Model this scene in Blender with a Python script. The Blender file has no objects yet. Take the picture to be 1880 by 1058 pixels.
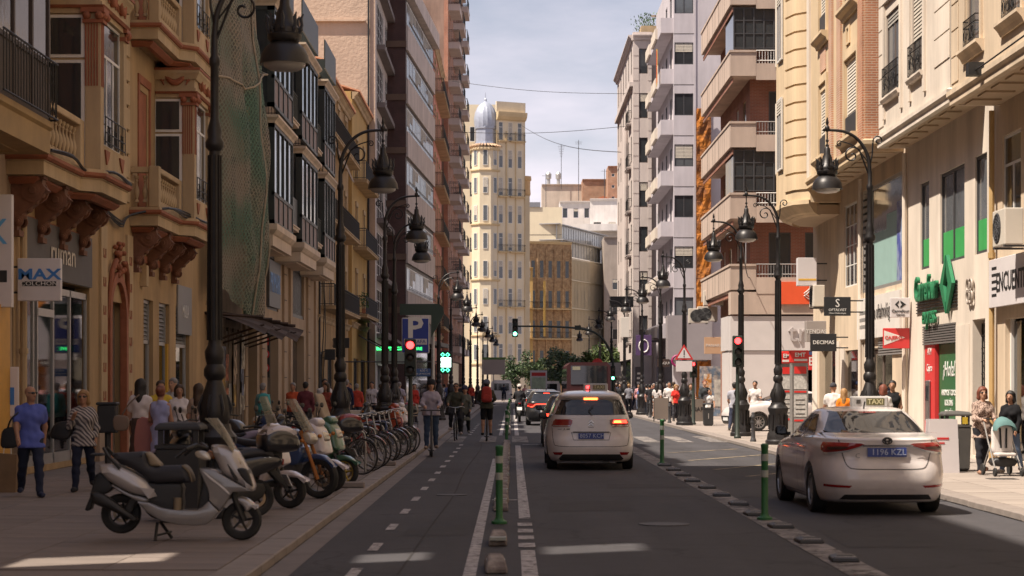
import bpy, bmesh, math, random
import numpy as np
from mathutils import Vector, Matrix
from mathutils.bvhtree import BVHTree
from mathutils.geometry import tessellate_polygon
R = math.radians
rnd = random.Random(7)
sc = bpy.context.scene
COL = sc.collection
# ---------------------------------------------------------------- camera
cd = bpy.data.cameras.new('camera'); cam = bpy.data.objects.new('camera', cd); COL.objects.link(cam)
cam.location = (0, 0, 1.75); cam.rotation_euler = (R(90), 0, 0)
cd.sensor_width = 36.0; cd.lens = 36.0 * 3600 / 1880; cd.shift_y = 177 / 1880
cd.clip_start = 0.1; cd.clip_end = 3000
cd.dof.use_dof = True; cd.dof.focus_distance = 62; cd.dof.aperture_fstop = 3.5
sc.camera = cam
# ---------------------------------------------------------------- sky and sun
SUN_EL, SUN_AZ = 60.0, 27.0        # azimuth: degrees from -X towards the camera side (-Y)
sv = Vector((-math.cos(R(SUN_AZ)) * math.cos(R(SUN_EL)), -math.sin(R(SUN_AZ)) * math.cos(R(SUN_EL)), math.sin(R(SUN_EL))))
wd = bpy.data.worlds.new('World'); sc.world = wd; wd.use_nodes = True
nt = wd.node_tree; nt.nodes.clear()
def wn(t, **k):
 n = nt.nodes.new(t)
 for a, b in k.items(): setattr(n, a, b)
 return n
sky = wn('ShaderNodeTexSky', sky_type='NISHITA', sun_disc=False)
sky.sun_elevation = R(SUN_EL); sky.sun_rotation = math.atan2(sv.x, sv.y)
sky.air_density = 1.0; sky.dust_density = 0.6; sky.ozone_density = 1.0
tc = wn('ShaderNodeTexCoord'); mp = wn('ShaderNodeMapping'); mp.inputs['Scale'].default_value = (1.0, 1.0, 3.6)
mp.inputs['Location'].default_value = (0.35, 0.0, 0.12)
no = wn('ShaderNodeTexNoise'); no.inputs['Scale'].default_value = 5.0; no.inputs['Detail'].default_value = 7; no.inputs['Roughness'].default_value = 0.55
cr = wn('ShaderNodeValToRGB'); cr.color_ramp.elements[0].position = 0.34; cr.color_ramp.elements[1].position = 0.66
cr.color_ramp.elements[0].color = (.34, .34, .34, 1); cr.color_ramp.elements[1].color = (.93, .93, .93, 1)
mx = wn('ShaderNodeMix', data_type='RGBA'); mx.inputs['B'].default_value = (14.0, 12.5, 13.6, 1)
bg = wn('ShaderNodeBackground'); bg.inputs['Strength'].default_value = 0.05
wo = wn('ShaderNodeOutputWorld')
L = nt.links.new
L(tc.outputs['Generated'], mp.inputs['Vector']); L(mp.outputs['Vector'], no.inputs['Vector']); L(no.outputs['Fac'], cr.inputs['Fac'])
sp_ = wn('ShaderNodeSeparateXYZ'); el = wn('ShaderNodeMapRange'); mu_ = wn('ShaderNodeMath', operation='MULTIPLY')
for i_, v_ in ((1, .07), (2, .24), (3, 1.0), (4, .42)): el.inputs[i_].default_value = v_
L(tc.outputs['Generated'], sp_.inputs[0]); L(sp_.outputs['Z'], el.inputs[0]); L(el.outputs[0], mu_.inputs[0]); L(cr.outputs['Color'], mu_.inputs[1]); L(mu_.outputs[0], mx.inputs['Factor']); L(sky.outputs['Color'], mx.inputs['A']); L(mx.outputs['Result'], bg.inputs['Color']); L(bg.outputs['Background'], wo.inputs['Surface'])
sd = bpy.data.lights.new('sun', 'SUN'); sd.energy = 5.0; sd.angle = R(0.53); sd.color = (1.0, 0.88, 0.74)
sun = bpy.data.objects.new('sun', sd); COL.objects.link(sun); sun.rotation_euler = sv.to_track_quat('Z', 'Y').to_euler(); sun.location = (-20, -10, 60)
sc.view_settings.view_transform = 'Standard'; sc.view_settings.look = 'None'
sc.view_settings.gamma = 1.0; sc.view_settings.use_curve_mapping = False; sc.view_settings.exposure = 0.82
sc.render.engine = 'CYCLES'; sc.cycles.use_denoising = True; sc.cycles.max_bounces = 6; sc.cycles.diffuse_bounces = 4
sc.cycles.glossy_bounces = 3; sc.cycles.transparent_max_bounces = 8; sc.cycles.sample_clamp_indirect = 6; sc.cycles.caustics_reflective = False
# ---------------------------------------------------------------- mesh helpers
PI = math.pi
def RZ(a): return Matrix.Rotation(R(a), 4, 'Z')
class MB:
 """collects faces; build() links them as one mesh object"""
 def __init__(s): s.v = []; s.f = []; s.mi = []; s.cur = 0; s.M = None
 def pt(s, p):
  s.v.append(tuple(s.M @ Vector(p)) if s.M is not None else tuple(p)); return len(s.v) - 1
 def face(s, ids): s.f.append(tuple(ids)); s.mi.append(s.cur)
 def poly(s, pts): s.face([s.pt(p) for p in pts]); return s
 def box(s, x0, x1, y0, y1, z0, z1):
  if x0 > x1: x0, x1 = x1, x0
  if y0 > y1: y0, y1 = y1, y0
  if z0 > z1: z0, z1 = z1, z0
  i = [s.pt(p) for p in ((x0,y0,z0),(x1,y0,z0),(x1,y1,z0),(x0,y1,z0),(x0,y0,z1),(x1,y0,z1),(x1,y1,z1),(x0,y1,z1))]
  for q in ((3,2,1,0),(4,5,6,7),(0,1,5,4),(1,2,6,5),(2,3,7,6),(3,0,4,7)): s.face([i[k] for k in q])
  return s
 def rings(s, rs, closed=True, cap0=True, cap1=True):
  n = len(rs[0]); ids = [[s.pt(p) for p in r] for r in rs]
  for a, b in zip(ids, ids[1:]):
   for k in range(n if closed else n - 1): s.face((a[k], a[(k+1) % n], b[(k+1) % n], b[k]))
  if cap0: s.face(ids[0][::-1])
  if cap1: s.face(ids[-1])
  return s
 def lathe(s, prof, n=12, c=(0,0,0), cap=True):
  cx, cy, cz = c
  return s.rings([[(cx + r*math.cos(2*PI*k/n), cy + r*math.sin(2*PI*k/n), cz + z) for k in range(n)] for r, z in prof], True, cap, cap)
 def tube(s, pts, r, n=6, cap=True, closed=False):
  pts = [Vector(p) for p in pts]; m = len(pts)
  rr = r if isinstance(r, (list, tuple)) else [r] * m
  rs = []; up = None
  for i, p in enumerate(pts):
   if closed: t = pts[(i+1) % m] - pts[i-1]
   else: t = pts[min(i+1, m-1)] - pts[max(i-1, 0)]
   if t.length < 1e-9: t = Vector((0,0,1))
   t.normalize()
   if up is None: up = Vector((0,0,1)) if abs(t.z) < .9 else Vector((1,0,0))
   a = t.cross(up)
   if a.length < 1e-4: up = Vector((0,1,0)); a = t.cross(up)
   a.normalize(); b = a.cross(t); up = b
   rs.append([p + (a*math.cos(2*PI*k/n) + b*math.sin(2*PI*k/n)) * rr[i] for k in range(n)])
  if closed: rs.append(rs[0]); cap = False
  return s.rings(rs, True, cap, cap)
 def ball(s, c, r, n=8, m=6, sx=1, sy=1, sz=1):
  rs = []
  for j in range(1, m):
   t = PI * j / m
   rs.append([(c[0] + sx*r*math.sin(t)*math.cos(2*PI*k/n), c[1] + sy*r*math.sin(t)*math.sin(2*PI*k/n), c[2] - sz*r*math.cos(t)) for k in range(n)])
  return s.rings(rs)
 def prism(s, poly, a0, a1, axis='y'):
  """2-d polygon (two other axes in order) extruded along axis"""
  def P(u, v, w): return (w,u,v) if axis == 'x' else ((u,w,v) if axis == 'y' else (u,v,w))
  A = [s.pt(P(u,v,a0)) for u, v in poly]; B = [s.pt(P(u,v,a1)) for u, v in poly]; n = len(poly)
  for k in range(n): s.face((A[k], A[(k+1)%n], B[(k+1)%n], B[k]))
  for tri in tessellate_polygon([[Vector((u,v,0)) for u, v in poly]]):
   s.face([A[k] for k in tri]); s.face([B[k] for k in tri][::-1])
  return s
 def sweep(s, prof, path, closed=False):
  """profile (out, z) carried along a plan path (x, y); out is to the right of travel"""
  P = [Vector((x, y)) for x, y in path]; n = len(P); rs = []
  for i in range(n):
   d0 = (P[i] - P[i-1]).normalized() if (i > 0 or closed) else None
   d1 = (P[(i+1) % n] - P[i]).normalized() if (i < n-1 or closed) else None
   d0 = d0 or d1; d1 = d1 or d0
   n0 = Vector((d0.y, -d0.x)); n1 = Vector((d1.y, -d1.x)); m = (n0 + n1)
   m = m / max(.3, m.dot(n0)) if m.length > 1e-6 else n0
   rs.append([(P[i].x + m.x*o, P[i].y + m.y*o, z) for o, z in prof])
  if closed: rs.append(rs[0])
  return s.rings(rs, True, not closed, not closed)
 def mesh(s, name, mats, smooth=0, bevel=0):
  me = bpy.data.meshes.new(name); me.from_pydata(s.v, [], s.f)
  mats = mats if isinstance(mats, (list, tuple)) else [mats]
  for m in mats: me.materials.append(m)
  if len(mats) > 1: me.polygons.foreach_set('material_index', s.mi)
  bm = bmesh.new(); bm.from_mesh(me)
  bmesh.ops.remove_doubles(bm, verts=bm.verts, dist=1e-5)
  bmesh.ops.recalc_face_normals(bm, faces=bm.faces)
  if bevel:
   es = [e for e in bm.edges if len(e.link_faces) == 2 and e.calc_face_angle(0) > .6]
   bmesh.ops.bevel(bm, geom=es, offset=bevel, segments=2 if bevel > .02 else 1, profile=.6, affect='EDGES', clamp_overlap=True)
  bm.to_mesh(me); bm.free()
  if smooth:
   me.shade_smooth(); me.set_sharp_from_angle(angle=R(smooth))
  return me
 def build(s, name, mats, parent=None, smooth=0, bevel=0, loc=None, rz=0):
  return link(s.mesh(name, mats, smooth, bevel), name, parent, loc, rz)
def link(me, name, parent=None, loc=None, rz=0, rot=None):
 o = bpy.data.objects.new(name, me); COL.objects.link(o)
 if parent is not None: o.parent = parent
 if loc is not None: o.location = loc
 if rot is not None: o.rotation_euler = rot
 elif rz: o.rotation_euler = (0, 0, R(rz))
 return o
def tag(o, label=None, cat=None, group=None, kind=None):
 if label: o['label'] = label
 if cat: o['category'] = cat
 if group: o['group'] = group
 if kind: o['kind'] = kind
 return o
def thing(name, label, cat, loc=(0,0,0), rz=0, group=None):
 o = bpy.data.objects.new(name, None); COL.objects.link(o); o.empty_display_size = .2
 o.location = loc; o.rotation_euler = (0, 0, R(rz)); return tag(o, label, cat, group)
def copy_tree(o, loc=None, rz=None, label=None, parent=None):
 c = o.copy(); COL.objects.link(c)
 if parent is not None: c.parent = parent
 if loc is not None: c.location = loc
 if rz is not None: c.rotation_euler = (0, 0, R(rz))
 if label: c['label'] = label
 for ch in list(o.children): copy_tree(ch, parent=c)
 return c
def smooth_poly(pts, sub=4, closed=True):
 """Catmull-Rom through 2-d points"""
 n = len(pts); out = []
 for i in range(n if closed else n-1):
  p0, p1, p2, p3 = (pts[(i-1) % n] if closed or i > 0 else pts[i]), pts[i], pts[(i+1) % n], (pts[(i+2) % n] if closed or i < n-2 else pts[i+1])
  for k in range(sub):
   t = k / sub
   out.append(tuple(.5*((2*b) + (-a+c)*t + (2*a-5*b+4*c-d)*t*t + (-a+3*b-3*c+d)*t**3) for a, b, c, d in zip(p0, p1, p2, p3)))
 if not closed: out.append(tuple(pts[-1]))
 return out
def pillow(mb, poly, w, r, c=0.0, sub=4, axis='y', raw=False, steps=3):
 """side outline swollen to half-width w with rounded rims of radius r"""
 P = [tuple(p) for p in poly] if raw else smooth_poly(poly, sub)
 n = len(P); area = sum(P[i][0]*P[(i+1)%n][1] - P[(i+1)%n][0]*P[i][1] for i in range(n))
 if area < 0: P = P[::-1]
 N = []
 for i in range(n):
  tx, ty = P[(i+1)%n][0]-P[i-1][0], P[(i+1)%n][1]-P[i-1][1]; l = math.hypot(tx, ty) or 1
  N.append((-ty/l, tx/l))
 def at(u, v, wv): return (wv, u, v) if axis == 'x' else (u, wv, v)
 rs = []; seq = [(-1, k) for k in range(steps, -1, -1)] + [(1, k) for k in range(0, steps+1)]
 for sg, k in seq:
  a = PI/2 * k / steps; ins = r * (1 - math.cos(a)); off = w - r + r * math.sin(a)
  rs.append([at(P[i][0] + N[i][0]*ins, P[i][1] + N[i][1]*ins, c + sg*off) for i in range(n)])
 ids = [[mb.pt(p) for p in q] for q in rs]
 for a, b in zip(ids, ids[1:]):
  for k in range(n): mb.face((a[k], a[(k+1)%n], b[(k+1)%n], b[k]))
 q = rs[0]; flat = [Vector((P[i][0] + N[i][0]*r, P[i][1] + N[i][1]*r, 0)) for i in range(n)]
 for tri in tessellate_polygon([flat]):
  mb.face([ids[0][k] for k in tri]); mb.face([ids[-1][k] for k in tri][::-1])
 return mb
def text(s, size, mat, parent, loc, rz=0, ext=.004, align='CENTER', name='lettering', sx=1.0, bold=0.0, rx=90, shear=0, alongx=None):
 cu = bpy.data.curves.new('t', 'FONT'); cu.body = s; cu.size = size; cu.extrude = ext; cu.align_x = align; cu.align_y = 'CENTER'; cu.resolution_u = 2
 cu.offset = bold; cu.shear = shear
 o = bpy.data.objects.new('t', cu); me = bpy.data.meshes.new_from_object(o)
 bpy.data.objects.remove(o); bpy.data.curves.remove(cu)
 if sx != 1: me.transform(Matrix.Diagonal((sx, 1, 1, 1)))
 me.materials.clear(); me.materials.append(mat)
 q = link(me, name, parent, loc); q.rotation_euler = (R(rx), 0, R(rz)); return q
# ---------------------------------------------------------------- materials
MATS = {}
def mat(name, col, rough=.8, metal=0, var=.12, scale=1.5, bump=.15, bscale=40, streak=0, spec=.5, emit=0, coat=0, fac2=None, c2=None, bd=.01):
 if name in MATS: return MATS[name]
 m = bpy.data.materials.new(name); m.use_nodes = True; t = m.node_tree; b = t.nodes['Principled BSDF']; MATS[name] = m
 b.inputs['Roughness'].default_value = rough; b.inputs['Metallic'].default_value = metal; b.inputs['Specular IOR Level'].default_value = spec
 if coat: b.inputs['Coat Weight'].default_value = coat; b.inputs['Coat Roughness'].default_value = .04
 c = (*col, 1)
 if emit:
  b.inputs['Emission Color'].default_value = c; b.inputs['Emission Strength'].default_value = emit
 b.inputs['Base Color'].default_value = c
 if var or bump or streak or c2:
  co = t.nodes.new('ShaderNodeTexCoord'); last = None
  def noise(sc_, det=5, mpx=None, ro=.6):
   n = t.nodes.new('ShaderNodeTexNoise'); n.inputs['Scale'].default_value = sc_; n.inputs['Detail'].default_value = det; n.inputs['Roughness'].default_value = ro
   src = co.outputs['Object']
   if mpx:
    q = t.nodes.new('ShaderNodeMapping'); q.inputs['Scale'].default_value = mpx; t.links.new(src, q.inputs['Vector']); src = q.outputs['Vector']
   t.links.new(src, n.inputs['Vector']); return n
  def ramp(n, lo, hi, a=.3, z=.7):
   r_ = t.nodes.new('ShaderNodeMapRange'); r_.inputs['From Min'].default_value = a; r_.inputs['From Max'].default_value = z
   r_.inputs['To Min'].default_value = lo; r_.inputs['To Max'].default_value = hi; t.links.new(n.outputs['Fac'], r_.inputs['Value']); return r_
  src = None
  if c2:
   n = noise(fac2 or 3.0); r_ = ramp(n, 0, 1, .42, .58); mxx = t.nodes.new('ShaderNodeMix'); mxx.data_type = 'RGBA'
   mxx.inputs['A'].default_value = c; mxx.inputs['B'].default_value = (*c2, 1); t.links.new(r_.outputs['Result'], mxx.inputs['Factor']); src = mxx.outputs['Result']
  val = None
  if var: val = ramp(noise(scale), 1 - var, 1 + var).outputs['Result']
  if streak:
   st = ramp(noise(1.0, 7, (1.1, 1.1, .16), .68), 1 - streak, 1.0, .36, .62).outputs['Result']
   if val is None: val = st
   else:
    mm = t.nodes.new('ShaderNodeMath'); mm.operation = 'MULTIPLY'; t.links.new(val, mm.inputs[0]); t.links.new(st, mm.inputs[1]); val = mm.outputs[0]
  if val is not None:
   mu = t.nodes.new('ShaderNodeVectorMath'); mu.operation = 'SCALE'; mu.inputs[0].default_value = col
   if src is not None: t.links.new(src, mu.inputs[0])
   t.links.new(val, mu.inputs['Scale']); t.links.new(mu.outputs['Vector'], b.inputs['Base Color'])
  elif src is not None: t.links.new(src, b.inputs['Base Color'])
  if bump:
   bp = t.nodes.new('ShaderNodeBump'); bp.inputs['Strength'].default_value = bump; bp.inputs['Distance'].default_value = bd
   t.links.new(noise(bscale, 3).outputs['Fac'], bp.inputs['Height']); t.links.new(bp.outputs['Normal'], b.inputs['Normal'])
 return m
def stucco(name, col, var=.10, streak=.16, bump=.22): return mat(name, col, .88, 0, var, .55, bump, 22, streak, spec=.3)
def paint(name, col, rough=.45, **k): k.setdefault('var', .05); k.setdefault('bump', 0); return mat(name, col, rough, **k)
def lamp_mat(name, col, s): return mat(name, col, .4, var=0, bump=0, emit=s)
def car_paint(name, col, metal=0.0): return mat(name, col, .32, metal, .05, 6, 0, coat=.8)
def brickmat(name, c1, c2, mortar, sx=.25, sz=.065, rot=0):
 m = mat(name, c1, .9, var=0, bump=0); t = m.node_tree; b = t.nodes['Principled BSDF']
 co = t.nodes.new('ShaderNodeTexCoord'); sep = t.nodes.new('ShaderNodeSeparateXYZ'); ad = t.nodes.new('ShaderNodeMath'); ad.operation = 'ADD'
 cb = t.nodes.new('ShaderNodeCombineXYZ'); br = t.nodes.new('ShaderNodeTexBrick')
 L = t.links.new; L(co.outputs['Object'], sep.inputs[0]); L(sep.outputs['X'], ad.inputs[0]); L(sep.outputs['Y'], ad.inputs[1]); L(ad.outputs[0], cb.inputs['X']); L(sep.outputs['Z'], cb.inputs['Y'])
 L(cb.outputs[0], br.inputs['Vector']); br.inputs['Scale'].default_value = 1; br.inputs['Brick Width'].default_value = sx; br.inputs['Row Height'].default_value = sz; br.inputs['Mortar Size'].default_value = .012
 br.inputs['Color1'].default_value = (*c1, 1); br.inputs['Color2'].default_value = (*c2, 1); br.inputs['Mortar'].default_value = (*mortar, 1)
 n = t.nodes.new('ShaderNodeTexNoise'); n.inputs['Scale'].default_value = .8; n.inputs['Detail'].default_value = 5; L(co.outputs['Object'], n.inputs['Vector'])
 r_ = t.nodes.new('ShaderNodeMapRange'); r_.inputs['From Min'].default_value = .3; r_.inputs['From Max'].default_value = .7; r_.inputs['To Min'].default_value = .75; r_.inputs['To Max'].default_value = 1.15
 L(n.outputs['Fac'], r_.inputs['Value']); mu = t.nodes.new('ShaderNodeVectorMath'); mu.operation = 'SCALE'; L(br.outputs['Color'], mu.inputs[0]); L(r_.outputs['Result'], mu.inputs['Scale']); L(mu.outputs['Vector'], b.inputs['Base Color'])
 bp = t.nodes.new('ShaderNodeBump'); bp.inputs['Strength'].default_value = .5; bp.inputs['Distance'].default_value = .01; bp.invert = True
 L(br.outputs['Fac'], bp.inputs['Height']); L(bp.outputs['Normal'], b.inputs['Normal']); return m
def glassmat(name, col, rough=.06, wav=.06):
 m = mat(name, col, rough, 0, .25, .7, wav, 1.6, spec=.7, bd=.05); return m
def seethrough(name, tint=(.8,.85,.85), mixv=.12, rough=.03):
 """thin window glass: mostly clear, some mirror"""
 if name in MATS: return MATS[name]
 m = bpy.data.materials.new(name); m.use_nodes = True; t = m.node_tree; t.nodes.clear(); MATS[name] = m
 tr = t.nodes.new('ShaderNodeBsdfTransparent'); tr.inputs['Color'].default_value = (*tint, 1)
 gl = t.nodes.new('ShaderNodeBsdfGlossy'); gl.inputs['Roughness'].default_value = rough; gl.inputs['Color'].default_value = (.9,.9,.9,1)
 fr = t.nodes.new('ShaderNodeFresnel'); fr.inputs['IOR'].default_value = 1.5
 ad = t.nodes.new('ShaderNodeMath'); ad.operation = 'ADD'; ad.inputs[1].default_value = mixv
 mi = t.nodes.new('ShaderNodeMixShader'); ou = t.nodes.new('ShaderNodeOutputMaterial'); L = t.links.new
 L(fr.outputs[0], ad.inputs[0]); L(ad.outputs[0], mi.inputs[0]); L(tr.outputs[0], mi.inputs[1]); L(gl.outputs[0], mi.inputs[2]); L(mi.outputs[0], ou.inputs['Surface']); return m
GLASS = glassmat('window_glass', (.035,.04,.045)); GLASSB = glassmat('pale_glass', (.12,.13,.14), .08)
IRON = mat('wrought_iron', (.022,.021,.022), .5, .3, .2, 6, .1, 60)
LAMPIRON = mat('lamp_iron', (.026,.024,.025), .42, .35, .25, 5, .12, 50)
WHITEP = paint('white_paint', (.72,.70,.67)); DARKW = mat('dark_wood', (.05,.032,.024), .6, 0, .25, 3, .1, 30)
BLIND = mat('blind_slats', (.50,.45,.38), .7, 0, .08, 3, 0); BLINDG = mat('grey_blind_slats', (.30,.28,.25), .7, 0, .08, 3, 0)
CURTAIN = mat('curtain_cloth', (.30,.26,.22), .9, 0, .25, 2, 0)
BLACK = paint('black_plastic', (.018,.018,.019), .5); RUBBER = mat('tyre_rubber', (.016,.016,.016), .75, 0, .1, 8, 0)
CHROME = mat('chrome_metal', (.55,.55,.56), .18, 1, .05, 3, 0); STEEL = mat('brushed_steel', (.38,.38,.39), .35, .9, .1, 5, 0)
GREYP = paint('grey_paint', (.22,.22,.23)); DGREY = paint('dark_grey_paint', (.06,.06,.065)); ALU = mat('grey_aluminium', (.42,.41,.40), .4, .5, .05, 3, 0)
# ---------------------------------------------------------------- facade helpers (front view: x right, y into the wall, z up)
class Panel:
 """one wall plane of a building, with openings that have real reveals"""
 def __init__(s, parent, loc=(0,0,0), rz=0): s.p = parent; s.M = Matrix.Translation(loc) @ RZ(rz); s.rz = rz; s.holes = []
 def put(s, me, name, x=0, y=0, z=0, rz=0, parent=None):
  o = bpy.data.objects.new(name, me); COL.objects.link(o); o.parent = parent or s.p
  o.matrix_local = (s.M @ Matrix.Translation((x, y, z)) @ RZ(rz)) if parent is None else Matrix.Translation((x, y, z)) @ RZ(rz)
  return o
 def hole(s, x, z, w, h): s.holes.append((x - w/2, x + w/2, z, z + h))
 def wall(s, x0, x1, z0, z1, m, name='wall', t=.22, back=.5):
  xs = sorted({x0, x1, *[a for h in s.holes for a in h[:2]]}); zs = sorted({z0, z1, *[a for h in s.holes for a in h[2:]]})
  xs = [a for a in xs if x0 <= a <= x1]; zs = [a for a in zs if z0 <= a <= z1]; b = MB()
  for xa, xb in zip(xs, xs[1:]):
   run = None
   for za, zb in list(zip(zs, zs[1:])) + [(None, None)]:
    solid = za is not None and not any(h[0]-1e-6 <= xa and xb <= h[1]+1e-6 and h[2]-1e-6 <= za and zb <= h[3]+1e-6 for h in s.holes)
    if solid: run = (run[0], zb) if run else (za, zb)
    elif run: b.poly([(xa,0,run[0]), (xb,0,run[0]), (xb,0,run[1]), (xa,0,run[1])]); run = None
  for (a, c, d, e) in s.holes:
   if d < z0 or e > z1 or a < x0 or c > x1: continue
   b.poly([(a,0,d),(a,t,d),(a,t,e),(a,0,e)]); b.poly([(c,0,d),(c,0,e),(c,t,e),(c,t,d)])
   b.poly([(a,0,e),(a,t,e),(c,t,e),(c,0,e)]); b.poly([(a,0,d),(c,0,d),(c,t,d),(a,t,d)])
  me = bpy.data.meshes.new(name); me.from_pydata(b.v, [], b.f); me.materials.append(m)
  return s.put(me, name)
 def win(s, x, z, w, h, style='two', rec=.12, frame=None, glass=None, blind=0.0, blindm=None, sill=None, cut=True, seed=0):
  if cut: s.hole(x, z, w, h)
  rec = min(rec, .06)
  fm = frame or WHITEP; gm = glass or GLASS; key = (round(w,2), round(h,2), style, fm.name, gm.name, round(blind,2), (blindm or BLIND).name)
  if key not in WC:
   f = MB(); t = .055; panes = []
   def bar(x0, x1, z0, z1, y0=-.02, y1=.04): f.box(x0, x1, y0, y1, z0, z1)
   bar(-w/2, -w/2+t, 0, h); bar(w/2-t, w/2, 0, h); bar(-w/2+t, w/2-t, 0, t); bar(-w/2+t, w/2-t, h-t, h)
   zt = h - t
   if 'transom' in style: zt = h * .72; bar(-w/2+t, w/2-t, zt - t/2, zt + t/2, -.015, .035); panes.append((-w/2+t, w/2-t, zt+t/2, h-t)); zt -= t/2
   nx = 3 if 'three' in style else (1 if 'one' in style else (4 if 'four' in style else 2))
   for k in range(nx):
    a = -w/2 + t + (w - 2*t) * k / nx; c = -w/2 + t + (w - 2*t) * (k+1) / nx
    if k: bar(a - t*.6, a + t*.6, t, zt, -.018, .038)
    if 'grid' in style:
     nz = max(2, int(h / .55))
     for q in range(nz):
      za = t + (zt - t) * q / nz; zb = t + (zt - t) * (q+1) / nz
      if q: bar(a, c, za - .015, za + .015, -.01, .03)
      panes.append((a, c, za, zb))
    else: panes.append((a, c, t, zt))
   pm = [MB().box(a, c, .0, .015, d, e).mesh('pane', gm) for a, c, d, e in panes]
   bl = None
   if blind:
    q = MB(); zb = h - t - (h - 2*t) * blind; zz = h - t; step = .09 if h < 3.2 else .12
    while zz > zb: q.poly([(-w/2+t, -.028, zz-step+.006), (w/2-t, -.028, zz-step+.006), (w/2-t, -.012, zz), (-w/2+t, -.012, zz)]); zz -= step
    bl = q.mesh('blind', blindm or BLIND)
   WC[key] = (f.mesh('window', fm), pm, bl)
  fm_, pm, bl = WC[key]
  o = s.put(fm_, 'window', x, rec, z)
  for p in pm:
   c = bpy.data.objects.new('pane', p); COL.objects.link(c); c.parent = o
  if bl: c = bpy.data.objects.new('blind', bl); COL.objects.link(c); c.parent = o
  if sill:
   k = ('sill', round(w,2), sill.name)
   if k not in WC: WC[k] = MB().sweep([(0,0),(0,-.1),(.03,-.1),(.10,-.04),(.12,-.04),(.12,0)], [(w/2+.1,0),(-w/2-.1,0)][::-1]).mesh('sill', sill)
   s.put(WC[k], 'sill', x, 0, z)
  return o
 def balcony(s, x, z, w, d, slabm, rail=1.0, th=.16, m=None, solid=None, sp=.11):
  m = m or IRON; k = ('balc', round(w,2), round(d,2), slabm.name, rail, m.name, solid.name if solid else '')
  if k not in WC:
   a = MB().sweep([(-d,-th),(-d,0),(.03,0),(.03,-.05),(0,-.06),(-.04,-th)], [(-w/2,-d+.0),(w/2,-d)]).mesh('balcony_slab', slabm)
   a = MB(); a.box(-w/2, w/2, -d, 0, -th, -.05); a.box(-w/2-.04, w/2+.04, -d-.04, 0, -.05, 0); a = a.mesh('balcony_slab', slabm)
   b = MB(); q = d - .05; hw = w/2 - .03
   if solid:
    for xa, ya, xb, yb in ((-hw,-q,hw,-q+.06), (-hw,-q+.06,-hw+.06,0), (hw-.06,-q+.06,hw,0)): b.box(xa, xb, ya, yb, 0.002, rail)
    b = b.mesh('parapet', solid)
   else:
    for zz, r_ in ((rail, .022), (rail-.12, .012), (.08, .014)): b.tube([(-hw,0,zz), (-hw,-q,zz), (hw,-q,zz), (hw,0,zz)], r_, 4)
    n = int(2*hw / sp)
    for i in range(n+1): b.tube([(-hw + 2*hw*i/n, -q, 0), (-hw + 2*hw*i/n, -q, rail)], .009, 4, False)
    for sg in (-1, 1):
     for i in range(1, int(q / sp)+1): b.tube([(sg*hw, -q + i*sp, 0), (sg*hw, -q + i*sp, rail)], .009, 4, False)
    b = b.mesh('railing', m)
   WC[k] = (a, b)
  a, b = WC[k]; o = s.put(a, 'balcony', x, 0, z); c = bpy.data.objects.new(b.name, b); COL.objects.link(c); c.parent = o; return o
 def part(s, mb, name, m, x=0, y=0, z=0, rz=0, smooth=0, bevel=0): return s.put(mb.mesh(name, m, smooth, bevel), name, x, y, z, rz)
 def band(s, x0, x1, z, prof, m, name='cornice'):
  return s.part(MB().sweep([(o, z + dz) for o, dz in prof], [(x0, 0), (x1, 0)]), name, m)
WC = {}
CORN = [(-.05,0),(.10,0),(.14,.06),(.14,.14),(.24,.22),(.30,.30),(.34,.30),(.34,.38),(-.05,.40)]
SHELF = [(0,-.30),(.05,-.30),(.09,-.22),(.09,-.16),(.16,-.08),(.20,-.05),(.20,0),(0,0)]
def shell(parent, x0, x1, y1, H, m, name='side_walls', z0=0, y0=0, roof=True):
 """plain remaining walls and roof slab behind a front panel"""
 b = MB(); b.poly([(x0,y0,z0),(x0,y0,H),(x0,y1,H),(x0,y1,z0)]); b.poly([(x1,y0,z0),(x1,y1,z0),(x1,y1,H),(x1,y0,H)]); b.poly([(x0,y1,z0),(x0,y1,H),(x1,y1,H),(x1,y1,z0)])
 if roof: b.poly([(x0,y0,H),(x1,y0,H),(x1,y1,H),(x0,y1,H)])
 return b.build(name, m, parent)
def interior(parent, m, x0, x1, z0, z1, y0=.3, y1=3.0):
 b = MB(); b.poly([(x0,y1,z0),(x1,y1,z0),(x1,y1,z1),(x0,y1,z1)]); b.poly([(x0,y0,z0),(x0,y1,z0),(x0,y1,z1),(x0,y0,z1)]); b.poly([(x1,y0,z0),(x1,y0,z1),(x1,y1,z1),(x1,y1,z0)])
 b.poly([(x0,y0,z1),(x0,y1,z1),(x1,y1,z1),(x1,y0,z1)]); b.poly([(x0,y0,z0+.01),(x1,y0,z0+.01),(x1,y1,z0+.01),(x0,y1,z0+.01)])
 return b.build('shop_interior', m, parent)
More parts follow.
